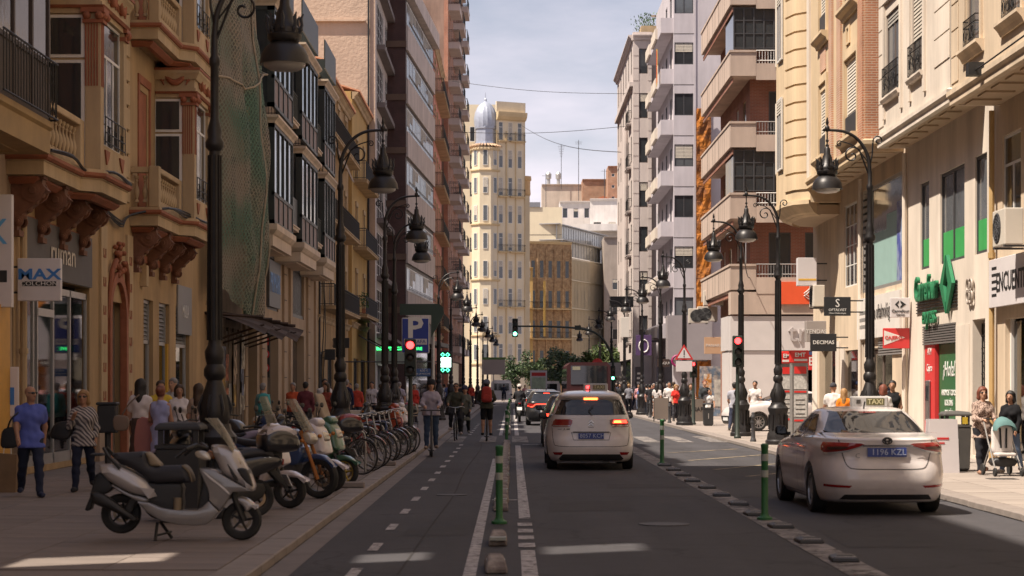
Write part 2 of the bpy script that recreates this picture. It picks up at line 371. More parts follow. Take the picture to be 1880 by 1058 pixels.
# ---------------------------------------------------------------- ground, road, pavements
def asphalt():
 m = mat('asphalt', (.050,.047,.048), .82, 0, .12, .35, 0); t = m.node_tree; b = t.nodes['Principled BSDF']; L = t.links.new
 co = t.nodes.new('ShaderNodeTexCoord')
 def nz(s, d=4, sc_=None):
  n = t.nodes.new('ShaderNodeTexNoise'); n.inputs['Scale'].default_value = s; n.inputs['Detail'].default_value = d
  if sc_:
   q = t.nodes.new('ShaderNodeMapping'); q.inputs['Scale'].default_value = sc_; L(co.outputs['Object'], q.inputs['Vector']); L(q.outputs['Vector'], n.inputs['Vector'])
  else: L(co.outputs['Object'], n.inputs['Vector'])
  return n
 def mr(n, a, z, lo, hi):
  r_ = t.nodes.new('ShaderNodeMapRange'); r_.inputs[1].default_value = a; r_.inputs[2].default_value = z; r_.inputs[3].default_value = lo; r_.inputs[4].default_value = hi; L(n.outputs[0], r_.inputs[0]); return r_
 vals = [mr(nz(.35), .3, .7, .85, 1.15), mr(nz(1.0, 4, (1.6,.06,1)), .35, .65, .86, 1.12), mr(nz(140, 2), .3, .7, .72, 1.28), mr(nz(5, 5), .35, .65, .92, 1.08)]
 # fine cracks
 vo = t.nodes.new('ShaderNodeTexVoronoi'); vo.feature = 'DISTANCE_TO_EDGE'; vo.inputs['Scale'].default_value = .22
 nn = nz(.9, 4); va = t.nodes.new('ShaderNodeVectorMath'); va.operation = 'MULTIPLY_ADD'; va.inputs[1].default_value = (1.6,1.6,1.6); L(nn.outputs['Color'], va.inputs[0]); L(co.outputs['Object'], va.inputs[2]); L(va.outputs[0], vo.inputs['Vector'])
 vals.append(mr(vo, .0, .010, .5, 1.0))
 cur = None
 for v in vals:
  if cur is None: cur = v.outputs[0]; continue
  mm = t.nodes.new('ShaderNodeMath'); mm.operation = 'MULTIPLY'; L(cur, mm.inputs[0]); L(v.outputs[0], mm.inputs[1]); cur = mm.outputs[0]
 mu = t.nodes.new('ShaderNodeVectorMath'); mu.operation = 'SCALE'; mu.inputs[0].default_value = (.045,.0428,.048); L(cur, mu.inputs['Scale']); L(mu.outputs[0], b.inputs['Base Color'])
 bp = t.nodes.new('ShaderNodeBump'); bp.inputs['Strength'].default_value = .5; bp.inputs['Distance'].default_value = .006; L(nz(160, 2).outputs['Fac'], bp.inputs['Height']); L(bp.outputs[0], b.inputs['Normal'])
 return m
ASPH = asphalt()
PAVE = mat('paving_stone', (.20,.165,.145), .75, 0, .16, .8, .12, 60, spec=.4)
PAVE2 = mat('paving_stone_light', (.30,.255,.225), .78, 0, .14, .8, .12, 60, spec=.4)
KERBM = mat('kerb_granite', (.24,.205,.185), .75, 0, .15, 4, .2, 90)
JOINT = mat('mortar_bed', (.10,.085,.075), .95, 0, .2, 3, .2, 40)
def worn_alpha(m, lo, hi, s=7):
 t = m.node_tree; co = t.nodes.new('ShaderNodeTexCoord'); n = t.nodes.new('ShaderNodeTexNoise'); n.inputs['Scale'].default_value = s; n.inputs['Detail'].default_value = 8; n.inputs['Roughness'].default_value = .75
 r_ = t.nodes.new('ShaderNodeMapRange'); r_.inputs[1].default_value = lo; r_.inputs[2].default_value = hi; t.links.new(co.outputs['Object'], n.inputs['Vector']); t.links.new(n.outputs['Fac'], r_.inputs[0]); t.links.new(r_.outputs[0], t.nodes['Principled BSDF'].inputs['Alpha']); return m
PAINTW = worn_alpha(mat('road_paint', (.44,.41,.40), .7, 0, .22, 7, .15, 90, c2=(.26,.24,.23), fac2=9), .36, .46)
def sheet(name, poly, z, m, parent=None):
 b = MB(); b.poly([(x, y, z) for x, y in poly]); o = b.build(name, m, parent); return o
ground = tag(sheet('ground', [(-900,-200),(900,-200),(900,2200),(-900,2200)], -.12, PAVE), kind='structure')
road = tag(sheet('road', [(-2.3,-30),(6.5,-30),(6.5,150),(12,215),(30,300),(22,300),(4,215),(-2.3,150)], 0.0, ASPH), kind='structure')
KH = .10
XL, XR = -2.3, 6.5
def pavement(name, x0, x1, y0, y1, m):
 b = MB(); b.box(x0, x1, y0, y1, -.1, KH - .012); return tag(b.build(name, JOINT if False else m, None), kind='structure')
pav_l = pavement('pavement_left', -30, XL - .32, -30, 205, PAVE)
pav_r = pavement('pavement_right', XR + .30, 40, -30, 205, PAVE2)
def slabs(parent, x0, x1, y0, y1, w, d, m, n=300):
 me = [MB().box(-w/2+.004, w/2-.004, -d/2+.004, d/2-.004, -.03, 0).mesh('paving_slab', mm) for mm in m]
 k = 0; row = 0; y = y0
 while y < y1 and k < n:
  x = x0
  while x + w <= x1 + 1e-6 and k < n:
   o = link(me[rnd.randrange(len(me))], 'paving_slab', parent, (x + w/2, y + d/2, KH + rnd.uniform(-.0015, .0015))); k += 1; x += w
  y += d; row += 1
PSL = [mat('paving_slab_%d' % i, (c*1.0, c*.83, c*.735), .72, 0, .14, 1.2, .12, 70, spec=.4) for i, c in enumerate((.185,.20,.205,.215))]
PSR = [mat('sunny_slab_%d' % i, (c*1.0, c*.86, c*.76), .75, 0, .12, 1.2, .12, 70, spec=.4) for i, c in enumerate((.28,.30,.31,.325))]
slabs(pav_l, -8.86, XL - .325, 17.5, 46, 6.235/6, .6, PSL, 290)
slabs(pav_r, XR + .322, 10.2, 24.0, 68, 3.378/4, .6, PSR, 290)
kst = MB().box(0, .32, -.495, .495, -.1, 0).mesh('kerb_stone', KERBM, bevel=.012)
for side, x in ((pav_l, XL - .32), (pav_r, XR)):
 for k in range(17, 75): 
  if side is pav_r and k < 23: continue
  link(kst, 'kerb_stone', side, (x, k + .5, KH + rnd.uniform(-.003, .003)))
 b = MB(); b.box(x, x + .32, 75, 150, -.1, KH); b.box(x, x + .32, -30, 17, -.1, KH); b.build('kerb_line', KERBM, side)
gut = mat('gutter_stone', (.17,.145,.135), .8, 0, .18, 2, .15, 60)
b = MB(); b.poly([(XL+.0,-30,.004),(XL+.26,-30,.004),(XL+.26,150,.004),(XL,150,.004)]); b.build('gutter_strip', gut, road)
# painted markings, each one its own sheet on the road
def mark(x0, x1, y0, y1, z=.008, m=PAINTW, name='lane_marking'): return sheet(name, [(x0,y0),(x1,y0),(x1,y1),(x0,y1)], z, m, road)
for k in range(24):
 y = 17.6 + k * 2.95
 if 57.5 < y < 66.5: continue
 mark(-1.52, -1.41, y, y + 1.0, name='lane_dash')
for y0, y1 in ((-20, 46), (67, 140)): mark(-.45, -.33, y0, y1, name='lane_line')
for y0, y1 in ((-20, 20.6), (25.5, 56), (67, 140)): mark(.09, .24, y0, y1, name='lane_line')
for k in range(4): mark(.07, .25, 21.0 + k*1.05, 21.0 + k*1.05 + .55, name='lane_dash')
worn = worn_alpha(mat('worn_road_paint', (.26,.235,.22), .75, 0, .25, 4, .2, 60, c2=(.11,.10,.098), fac2=2.2), .34, .50, 3.5)
for y0, y1 in ((-20, 56), (69, 130)): mark(3.08, 3.44, y0, y1, .006, worn, 'lane_line')
k = -2.0
while k < 6.2:
 mark(k, k + .5, 59.0, 65.5, .009, worn, 'crossing_stripe'); k += 1.0
mark(.3, 3.1, 56.6, 57.0, .009, name='stop_line'); mark(-.3, .1, 47.0, 47.25, name='lane_tick'); mark(-.3, .1, 29.5, 29.7, name='lane_tick')
yel = mat('faded_yellow_paint', (.34,.27,.17), .8, 0, .25, 5, .1, 60, c2=(.13,.11,.09), fac2=3)
for (a, b_, c, d) in ((4.1,40.2,6.0,43.6),(4.4,37.2,6.2,40.4),(4.0,45.0,6.1,48.5),(4.6,34.4,6.3,36.4),(3.9,50,6.0,53)):
 q = MB(); w = .07; q.poly([(a,b_,.007),(a+w*2,b_,.007),(c+w*2,d,.007),(c,d,.007)]); q.build('zigzag_marking', yel, road)
ptch = mat('asphalt_patch', (.036,.034,.037), .85, 0, .2, 2, .3, 90); oil = worn_alpha(mat('oil_stain', (.016,.015,.016), .5, 0, .2, 3, 0), .46, .62, 2.2)
for x0, x1, y0, y1 in ((.5,1.7,27,29.5),(4.0,5.4,36,41),(-2.0,-1.0,38.5,41),(1.6,3.0,33,34.4),(.4,2.9,46.5,47.6),(-1.3,-.5,22.6,24),(3.6,4.6,21,23.6)): sheet('asphalt_patch', [(x0,y0),(x1,y0+.1),(x1-.05,y1),(x0+.06,y1-.08)], .003, ptch, road)
for x0, x1 in (): sheet('oil_stain', [(x0,12),(x1,12),(x1+.1,56),(x0,56)], .0045, oil, road)
# manhole covers
mh = mat('cast_iron_cover', (.07,.065,.062), .6, .4, .3, 8, .5, 30)
for x, y, r in ((1.9, 24.5, .32), (5.2, 33, .3), (-.95, 31, .25), (2.2, 50, .32)):
 q = MB(); q.lathe([(r, 0), (r, .008), (r-.03, .008), (r-.04, .005), (.001, .005)], 20, (x, y, .002)); q.build('manhole_cover', mh, road)
for x, y, w, d in ((-4.6, 26.2, .5, .35), (-6.4, 31.0, .6, .4), (8.3, 34, .5, .4)):
 MB().box(x, x+w, y, y+d, KH+.001, KH+.007).build('access_cover', mh, pav_l if x < 0 else pav_r)
# tar seam repairs in the cycle lane
tar = mat('tar_seam', (.028,.026,.027), .95, 0, .1, 3, 0)
q = MB(); pts = [(-1.05,18,.0),(-1.0,24,.0),(-.92,31,.0),(-.95,40,.0),(-.85,52,.0),(-.9,58,0)]
sp = smooth_poly(pts, 6, False)
for (a, b_) in zip(sp, sp[1:]): q.poly([(a[0]-.012,a[1],.005),(a[0]+.012,a[1],.005),(b_[0]+.012,b_[1],.005),(b_[0]-.012,b_[1],.005)])
q.build('tar_seam', tar, road)
for x0, x1, y in ((-2.0,-.5,34.2), (-1.9,-.6,43.5), (.4,2.9,30.5)):
 q = MB(); q.poly([(x0,y,.005),(x1,y+.1,.005),(x1,y+.135,.005),(x0,y+.03,.005)]); q.build('tar_seam', tar, road)
# ---------------------------------------------------------------- left-hand buildings (local x runs away from the camera)
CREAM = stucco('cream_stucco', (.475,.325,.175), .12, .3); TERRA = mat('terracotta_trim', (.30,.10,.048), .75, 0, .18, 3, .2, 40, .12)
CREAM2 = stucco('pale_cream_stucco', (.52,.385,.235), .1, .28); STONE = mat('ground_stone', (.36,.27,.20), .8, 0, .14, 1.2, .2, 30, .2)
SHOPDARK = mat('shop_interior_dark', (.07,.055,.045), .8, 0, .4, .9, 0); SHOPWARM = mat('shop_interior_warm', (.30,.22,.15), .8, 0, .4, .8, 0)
SEE = seethrough('shop_glass', (.62,.64,.62), .10)
def scroll_bracket(w=.27, out=.56, h=1.0):
 b = MB(); pr = [(0,0),(0,-h),(-.10,-h),(-.12,-h*.86),(-.16,-h*.72),(-.30,-h*.60),(-.42,-h*.50),(-.52,-h*.34),(-.66,-h*.26),(-out,-h*.16),(-out,0)]
 b.prism([(y, z) for y, z in pr], -w/2, w/2, 'x')
 for sx in (-1, 1):
  for r_, yy, zz in ((.21, -.40, -.26), (.10, -.14, -h*.80)):
   for q, e in ((1, .035), (.66, .06), (.34, .085)):
    M0 = b.M; b.M = Matrix.Translation((sx*(w/2), yy, zz)) @ Matrix.Rotation(R(90), 4, 'Y')
    b.lathe([(r_*q, -.02), (r_*q, sx*e), (r_*q*.8, sx*(e+.012))], 14); b.M = M0
 for k in range(4): b.ball((0, -.18-.11*k, -h*.70+.13*k), .10, 8, 5, 1.3, .8, .8)
 b.box(-w/2-.03, w/2+.03, -.16, 0, -h-.06, -h+.04); b.box(-w/2-.02, w/2+.02, -out-.03, 0, -.05, 0.0)
 return b.mesh('corbel', mat('corbel_brown', (.18,.078,.046), .75, 0, .25, 4, .3, 40, .15), 40)
def baluster(h=.62): return MB().lathe([(.055,0),(.055,.05),(.03,.07),(.045,.12),(.068,.22),(.06,.30),(.03,.40),(.026,.46),(.045,.50),(.028,.53),(.055,.57),(.055,h)], 9).mesh('baluster', CREAM2, 50)
BAL = baluster(); CORB = scroll_bracket()
def festoon(w, h):
 b = MB(); n = 14
 pts = [(-w/2 + w*k/n, 0, h*.75 - h*.75*math.sin(PI*k/n)) for k in range(n+1)]
 for i, p in enumerate(pts): b.ball((p[0], -.03, p[2]), .05 + .035*math.sin(PI*i/n), 7, 5)
 for sx in (-1, 1):
  b.ball((sx*w/2, -.04, h*.8), .085, 8, 6); sp = [(sx*(w/2 + .05*math.sin(t*4)) , -.03, h*.8 - t*h*.95) for t in [k/9 for k in range(10)]]
  b.tube(sp, [.045-.003*k for k in range(10)], 6)
  b.tube([(sx*(w/2 - .10*math.cos(a)*(1-a/9)), -.03, h*.25 + .10*math.sin(a)*(1-a/9)) for a in [k*.6 for k in range(12)]], .022, 5)
 return b.mesh('garland', TERRA, 60)
GARL = festoon(.75, .42); GARL2 = festoon(.62, .38)
def shelf_path(x0, xm, x1, d1, d2): return [(x0,.05),(x0,-d1),(xm-.35,-d1),(xm,-d2),(x1-.5,-d2),(x1,-d2+.5),(x1,.05)]
def modern_bay(P, x0, z, hf):
 """shelf on corbels + balustraded balcony (near half) + glazed bay (far half); x0 = near end"""
 xb = x0 + 3.15; x1 = xb + 3.0; d1, d2 = .66, 1.0
 path = shelf_path(x0 - .1, xb, x1, d1, d2)
 P.part(MB().sweep([(-.3,-.42),(-.22,-.42),(-.20,-.34),(-.10,-.30),(-.06,-.20),(.02,-.16),(.02,-.12),(-.3,-.12)], path), 'shelf_moulding', CREAM2)
 P.part(MB().sweep([(-.3,-.14),(.06,-.14),(.10,-.10),(.10,-.04),(-.3,-.04)], path), 'shelf_band', TERRA)
 P.part(MB().sweep([(-.3,-.04),(.045,-.04),(.045,.03),(-.3,.03)], path), 'shelf_top', CREAM2)
 P.part(MB().sweep([(-.34,-.54),(-.24,-.54),(-.14,-.46),(-.14,-.42),(-.34,-.42)], path), 'shelf_fillet', TERRA)
 q = MB(); q.prism([(p[0], p[1]) for p in path], -.40, .02, 'z'); P.part(q, 'shelf_slab', CREAM2, z=0)
 # balustrade
 zt = .03; bt = .95
 o = P.put(MB().box(x0, xb, -d1+.02, -d1+.20, zt, zt+.13).mesh('balustrade', CREAM2), 'balustrade')
 for bx in ((x0, xb, -d1, -d1+.22, zt+bt-.13, zt+bt), (x0-.02, x0+.24, -d1-.01, -d1+.23, zt+.01, zt+bt+.02), (xb-.30, xb, -d1-.01, -d1+.23, zt+.01, zt+bt-.01)):
  P.put(MB().box(*bx).mesh('balustrade_rail', CREAM2, bevel=.015), 'balustrade_rail', parent=o)
 n = 9
 for k in range(n): P.put(BAL, 'baluster', x0 + .38 + (xb - .45 - x0 - .38 + .0) * k/(n-1), -d1+.11, zt+.13, parent=o)
 for k in range(2): P.put(BAL, 'baluster', x0+.11, -d1+.34+.2*k, zt+.13, parent=o)
 P.put(MB().box(x0, x0+.22, -d1+.24, 0, zt+bt-.13, zt+bt).mesh('balustrade_rail', CREAM2), 'balustrade_rail', parent=o)
 # glazed bay, near face (looks at the camera) and front face
 top = hf - .55; b = MB()
 px = d2 - .02
 b.box(xb+.30, x1-.75, -px+.003, -px+.05, .031, .55); b.box(xb+.0, xb+.05, -px+.301, 0, .031, .10)
 b.box(xb, xb+.30, -px, -px+.30, .03, 3.05); b.box(x1-.75, x1-.45, -px, -px+.28, .03, 3.05)
 b.prism([(x1-.45,-px),(x1-.10,-px+.40),(x1-.10,0),(x1-.45,0)], .03, top, 'z')
 b.box(xb+.002, x1-.452, -px+.002, 0, 3.052, top); b.box(xb+.05, xb+.07, -px+.30, -.001, .1, 3.05)
 P.part(b, 'bay_wall', CREAM2)
 s = MB()   # fluted pilaster faces, ribs of terracotta
 for k in range(5):
  s.box(xb-.014, xb+.0, -px+.05+.055*k, -px+.08+.055*k, 1.65, 2.85); s.box(xb+.04+.05*k, xb+.065+.05*k, -px-.014, -px, 1.65, 2.85)
 P.part(s, 'pilaster_flutes', TERRA)
 for (w_, nm) in ((.34, 'capital'),):
  c = MB(); c.box(xb-.06, xb+.34, -px-.06, -px+.34, 2.86, 2.93); c.box(xb-.09, xb+.37, -px-.09, -px+.37, 3.06, 3.15)
  for yy in (-px+.02, -px+.26): c.ball((xb-.05, yy, 3.0), .085, 8, 6)
  for xx in (xb+.04, xb+.30): c.ball((xx, -px-.05, 3.0), .085, 8, 6)
  c.box(x1-.78, x1-.40, -px-.05, -px+.32, 2.9, 2.98); c.box(x1-.80, x1-.38, -px-.08, -px+.34, 3.06, 3.14); c.ball((x1-.6,-px-.04,3.02), .1, 8, 6)
  P.part(c, nm, TERRA, smooth=40)
 cp = [(xb-.0,.0),(xb-.0,-px),(x1-.45,-px),(x1-.1,-px+.40),(x1-.1,.0)]
 for z0_, pr, m_ in ((3.15, [(-.1,0),(.05,0),(.09,.05),(-.1,.05)], TERRA), (3.20, [(-.1,0),(.04,0),(.04,.08),(-.1,.08)], CREAM2), (top-.30, [(-.1,0),(.05,0),(.10,.10),(.14,.16),(.14,.22),(-.1,.22)], CREAM2), (top-.08, [(-.1,0),(.16,0),(.16,.06),(-.1,.06)], TERRA)):
  P.part(MB().sweep([(o_, z0_ + dz) for o_, dz in pr], cp), 'bay_cornice', m_)
 P.put(GARL2, 'garland', xb - .0, -px+.48, 3.42, rz=-90); P.put(GARL, 'garland', (xb + x1 - .45)/2 - .28, -px - .0, 3.42); P.put(GARL, 'garland', (xb + x1 - .45)/2 + .62, -px, 3.42)
 # windows of the bay
 W = Panel(P.p, (0,0,0)); W.M = P.M
 for zz, hh, gl in ((.10, 2.05, CURTAIN), (2.2, .82, GLASSB)):
  o = P.put(MB().box(-.36, .36, 0, .05, 0, hh).mesh('window', WHITEP), 'window', xb + .012, -px+.67, zz, rz=-90)
  P.put(MB().box(-.29, .29, -.012, 0, .06, hh-.06).mesh('pane', GLASS), 'pane', parent=o)
  if hh > 1:
   c = MB()
   for k in range(10): c.tube([(-.26+.058*k, .02, .1), (-.26+.058*k, .02, hh-.1)], .03, 5)
 wf = x1 - .75 - xb - .30; xc = xb + .30 + wf/2
 P.win(xc, .55, wf, 2.5, 'three transom', rec=-px+.10, cut=False)
 q = MB()
 for zz in (.62, .80, 1.1): q.tube([(xc-wf/2, -px-.03, zz), (xc+wf/2, -px-.03, zz)], .014, 5)
 for k in range(7): q.tube([(xc-wf/2+wf*k/6, -px-.03, .56), (xc-wf/2+wf*k/6, -px-.03, 1.1)], .009, 4)
 for k in (1, 3, 5): q.tube([(xc-wf/2+wf*k/6-.1, -px-.03, .62), (xc-wf/2+wf*k/6-.1, -px-.03, .92), (xc-wf/2+wf*k/6+.1, -px-.03, .92), (xc-wf/2+wf*k/6+.1,-px-.03,.62)], .010, 4)
 P.part(q, 'window_guard', IRON)
 q = MB(); 
 for sx in (-1, 1): q.prism([(xc+sx*wf*.48, .46), (xc+sx*wf*.25, .46), (xc+sx*wf*.30, .32), (xc+sx*wf*.40, .18)], -px-.03, -px, 'y')
 P.part(q, 'window_drop', TERRA)
def build_orange():
 Z0, Z1 = 35.0, 57.6
 t = thing('ornate_orange_building', 'cream and terracotta ornate building with glazed bays above arched doorway', 'building', (-8.9, Z0, KH), 90)
 W = Z1 - Z0; P = Panel(t); hf = 4.35; G = 5.75
 # ground floor openings
 P.hole(3.5, .12, 5.6, 3.55); P.hole(13.0, .12, 1.25, 3.6); P.hole(15.2, .12, 1.5, 3.6); P.hole(18.0, .12, 2.2, 3.6)
 P.hole(9.0, .0, 1.7, 3.5)
 for fl in range(4):
  for xb in (2.75, 13.75):
   P.hole(xb - 1.5, G + hf*fl + .05, 1.2, 2.9)
  P.win(9.9, G + hf*fl + .6, 1.1, 2.3, 'two transom', sill=CREAM2)
  P.win(20.6, G + hf*fl + .6, 1.1, 2.3, 'two transom', sill=CREAM2)
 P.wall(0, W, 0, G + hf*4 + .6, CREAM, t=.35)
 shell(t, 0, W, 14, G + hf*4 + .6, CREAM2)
 for fl in range(4):
  for xb in (-.4, 10.75):
   Q = Panel(t, (0, 0, G + hf*fl)); modern_bay(Q, xb, 0, hf)
   d = MB(); d.box(xb+1.05, xb+2.25, .03, .06, .05, 2.95); P.put(d.mesh('balcony_door', TERRA), 'balcony_door', 0, 0, G + hf*fl)
   j = MB(); j.box(xb+.85, xb+1.05, -.03, .04, .05, 3.1); j.box(xb+2.25, xb+2.45, -.03, .04, .05, 3.1); j.box(xb+.85, xb+2.45, -.04, .04, 3.1, 3.3)
   P.put(j.mesh('door_surround', TERRA), 'door_surround', 0, 0, G + hf*fl)
 for xb in (-.4, 10.75):
  for k in range(4): P.put(CORB, 'corbel', xb + .35 + k*1.75, 0, G - .40)
  for k in range(3): P.part(MB().box(xb+.53+k*1.75, xb+1.92+k*1.75, -.035, 0, G-1.16, G-1.0), 'frieze_band', TERRA)
 # quoin blocks beside the bays
 qs = MB().box(-.42, .42, -.045, 0, 0, .50).mesh('quoin', CREAM2, bevel=.018)
 z = G + .1
 while z < G + hf*2.2:
  P.put(qs, 'quoin', 6.55, 0, z); P.put(qs, 'quoin', 10.05, 0, z); P.put(qs, 'quoin', 17.7, 0, z); z += .56
 # arched doorway
 arch = [(-1.02,0),(-1.02,3.15)] + [(-1.02*math.cos(a), 3.15+1.02*math.sin(a)) for a in [PI*k/12 for k in range(1, 12)]] + [(1.02,3.15),(1.02,0)]
 inn = [(.80,0),(.80,3.15)] + [(.80*math.cos(a), 3.15+.80*math.sin(a)) for a in [PI*k/12 for k in range(1, 12)]] + [(-.80,3.15),(-.80,0)]
 P.part(MB().prism(arch + inn, -.10, .05, 'y'), 'arch_moulding', TERRA, 9.0, 0, .0)
 a2 = [(-.8,0),(-.8,3.15)] + [(-.8*math.cos(a), 3.15+.8*math.sin(a)) for a in [PI*k/12 for k in range(1, 12)]] + [(.8,3.15),(.8,0)]
 P.part(MB().prism(a2, .18, .25, 'y'), 'arched_door', mat('taupe_panel', (.17,.135,.115), .5, 0, .1, 2, 0), 9.0)
 P.part(MB().box(-.7,-.2,.14,.18,1.1,1.75), 'intercom_panel', STEEL, 9.0)
 c = MB(); 
 for k in range(30): c.ball((rnd.gauss(0,.26), -.06-rnd.random()*.05, 4.2+rnd.uniform(-.12,.62)), rnd.uniform(.035,.085), 7, 5)
 for sx in (-1,1):
  c.tube([(sx*.5,-.12,4.4),(sx*.85,-.10,4.15),(sx*1.05,-.08,3.6),(sx*1.1,-.06,3.1)], [.07,.06,.045,.02], 6)
 P.part(c, 'door_ornament', TERRA, 9.0, smooth=60)
 for xx in (7.55, 10.45):
  P.part(MB().box(-.32,.32,-.06,0,.9,5.1), 'door_pilaster', CREAM2, xx)
  for k in range(6): P.part(MB().box(-.12,.12,-.075,-.06,1.3+.62*k,1.36+.62*k).box(-.12,-.08,-.075,-.06,1.36+.62*k,1.5+.62*k).box(.08,.12,-.075,-.06,1.36+.62*k,1.5+.62*k), 'pilaster_key', TERRA, xx)
 for x0, x1 in ((6.9,8.0),(10.0,12.2),(13.8,14.4),(16.1,16.8),(19.3,22.6),(.0,.62)):
  P.part(MB().box(x0, x1, -.09, -.001, 0, .85).box(x0-.02 if x0 else 0, x1+.02, -.12, 0, .85, 1.0), 'plinth', STONE)
 # shop fronts
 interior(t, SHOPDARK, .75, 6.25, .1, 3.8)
 f = MB()
 for x in (.72, 1.7, 2.0, 3.3, 4.75, 6.25): f.box(x-.035, x+.035, .05, .12, .12, 3.55)
 f.box(.7, 6.3, .05, .12, 3.42, 3.55); f.box(.7, 6.3, .05, .12, .10, .32); f.box(2.0, 3.3, .04, .13, 2.95, 3.1)
 P.part(f, 'shopfront_frame', ALU)
 for x0, x1 in ((.76,1.66),(2.04,3.26),(3.34,4.71),(4.79,6.21)): P.part(MB().box(x0, x1, .08, .09, .33, 3.4), 'shop_pane', SEE)
 for k in range(5): P.part(MB().box(.9+.12*k, 1.5, .6, .64, .6+.52*k, 1.0+.52*k), 'display_card', [WHITEP, TERRA, paint('blue_card',(.08,.16,.40)), CREAM2, WHITEP][k])
 q = MB(); q.tube([(2.6,1.2,.2),(2.65,1.2,1.6),(2.4,1.1,2.4)], .03, 5); q.tube([(2.65,1.2,1.5),(3.0,1.1,2.2)], .02, 5); P.part(q, 'coat_rack', STEEL)
 P.part(MB().box(3.6,4.6,1.6,2.2,.12,1.1).box(5.0,6.0,1.2,1.9,.12,.9), 'shop_counter', mat('shop_wood',(.30,.18,.09),.6))
 s = P.part(MB().box(.68, 6.3, -.06, .02, 3.68, 4.72), 'shop_fascia', mat('slate_fascia', (.085,.078,.080), .6, 0, .12, 2, .05))
 text('ruman', .62, paint('pale_letter', (.62,.55,.47)), s, (3.6, -.075, 4.2), sx=1.35)
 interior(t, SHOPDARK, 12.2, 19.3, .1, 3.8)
 for x, w in ((13.0,1.25),(15.2,1.5),(18.0,2.2)):
  f = MB(); f.box(-w/2,-w/2+.07,.1,.2,.12,3.72); f.box(w/2-.07,w/2,.1,.2,.12,3.72); f.box(-w/2,w/2,.1,.2,2.65,2.74); f.box(-w/2,w/2,.1,.2,3.64,3.72); P.part(f, 'shopfront_frame', ALU, x)
  P.part(MB().box(-w/2+.07,w/2-.07,.14,.15,.13,2.65), 'shop_pane', SEE, x)
  lv = MB()
  for k in range(9): lv.poly([(-w/2+.07,.13,2.76+.1*k),(w/2-.07,.13,2.76+.1*k),(w/2-.07,.18,2.85+.1*k),(-w/2+.07,.18,2.85+.1*k)])
  P.part(lv, 'louvre', GREYP, x)
 P.part(MB().box(15.85,15.97,.03,.1,.12,2.7), 'yellow_door_frame', paint('yellow_paint',(.70,.40,.05)))
 s = P.part(MB().box(17.0,19.2,-.05,-.002,3.0,4.3), 'shop_fascia', GREYP); text('MULA', .5, WHITEP, s, (18.1,-.06,3.6), sx=.8)
 # drain pipe and cables
 P.part(MB().tube([(.25,-.12,0),(.25,-.12,G+hf*4)], .065, 8).tube([(.25,-.12,2.2),(.25,-.12,2.3)], .085, 8).tube([(.25,-.12,3.5),(.25,-.12,3.6)], .085, 8).tube([(.25,-.12,5.0),(.25,-.12,5.1)], .085, 8), 'drain_pipe', CREAM2, smooth=40)
 for off, r_ in ((0,.03),(.07,.02),(-.06,.018)):
  pts = smooth_poly([(-.6,-.75-off,G+.02),(1.2,-.80,G+.1+off*.3),(2.6,-.76,G-.02),(3.4,-1.10,G+.05),(4.8,-1.1,G+.0-off*.4),(5.9,-.9,G+.03),(6.6,-.1,G-.1),(9,-.12,G-.5+off),(10.2,-.1,G-.2),(11.2,-.8,G+.05),(13.6,-.82,G+.1-off),(14.6,-1.1,G+.02),(16.6,-1.08,G+.06)], 4, False)
  P.part(MB().tube(pts, r_, 5), 'facade_cable', BLACK)
 P.part(MB().box(11.9,12.2,-.16,0,4.0,4.5), 'junction_box', CREAM2)
 P.band(0, W, G + hf*4 + .2, CORN, CREAM2)
build_orange()
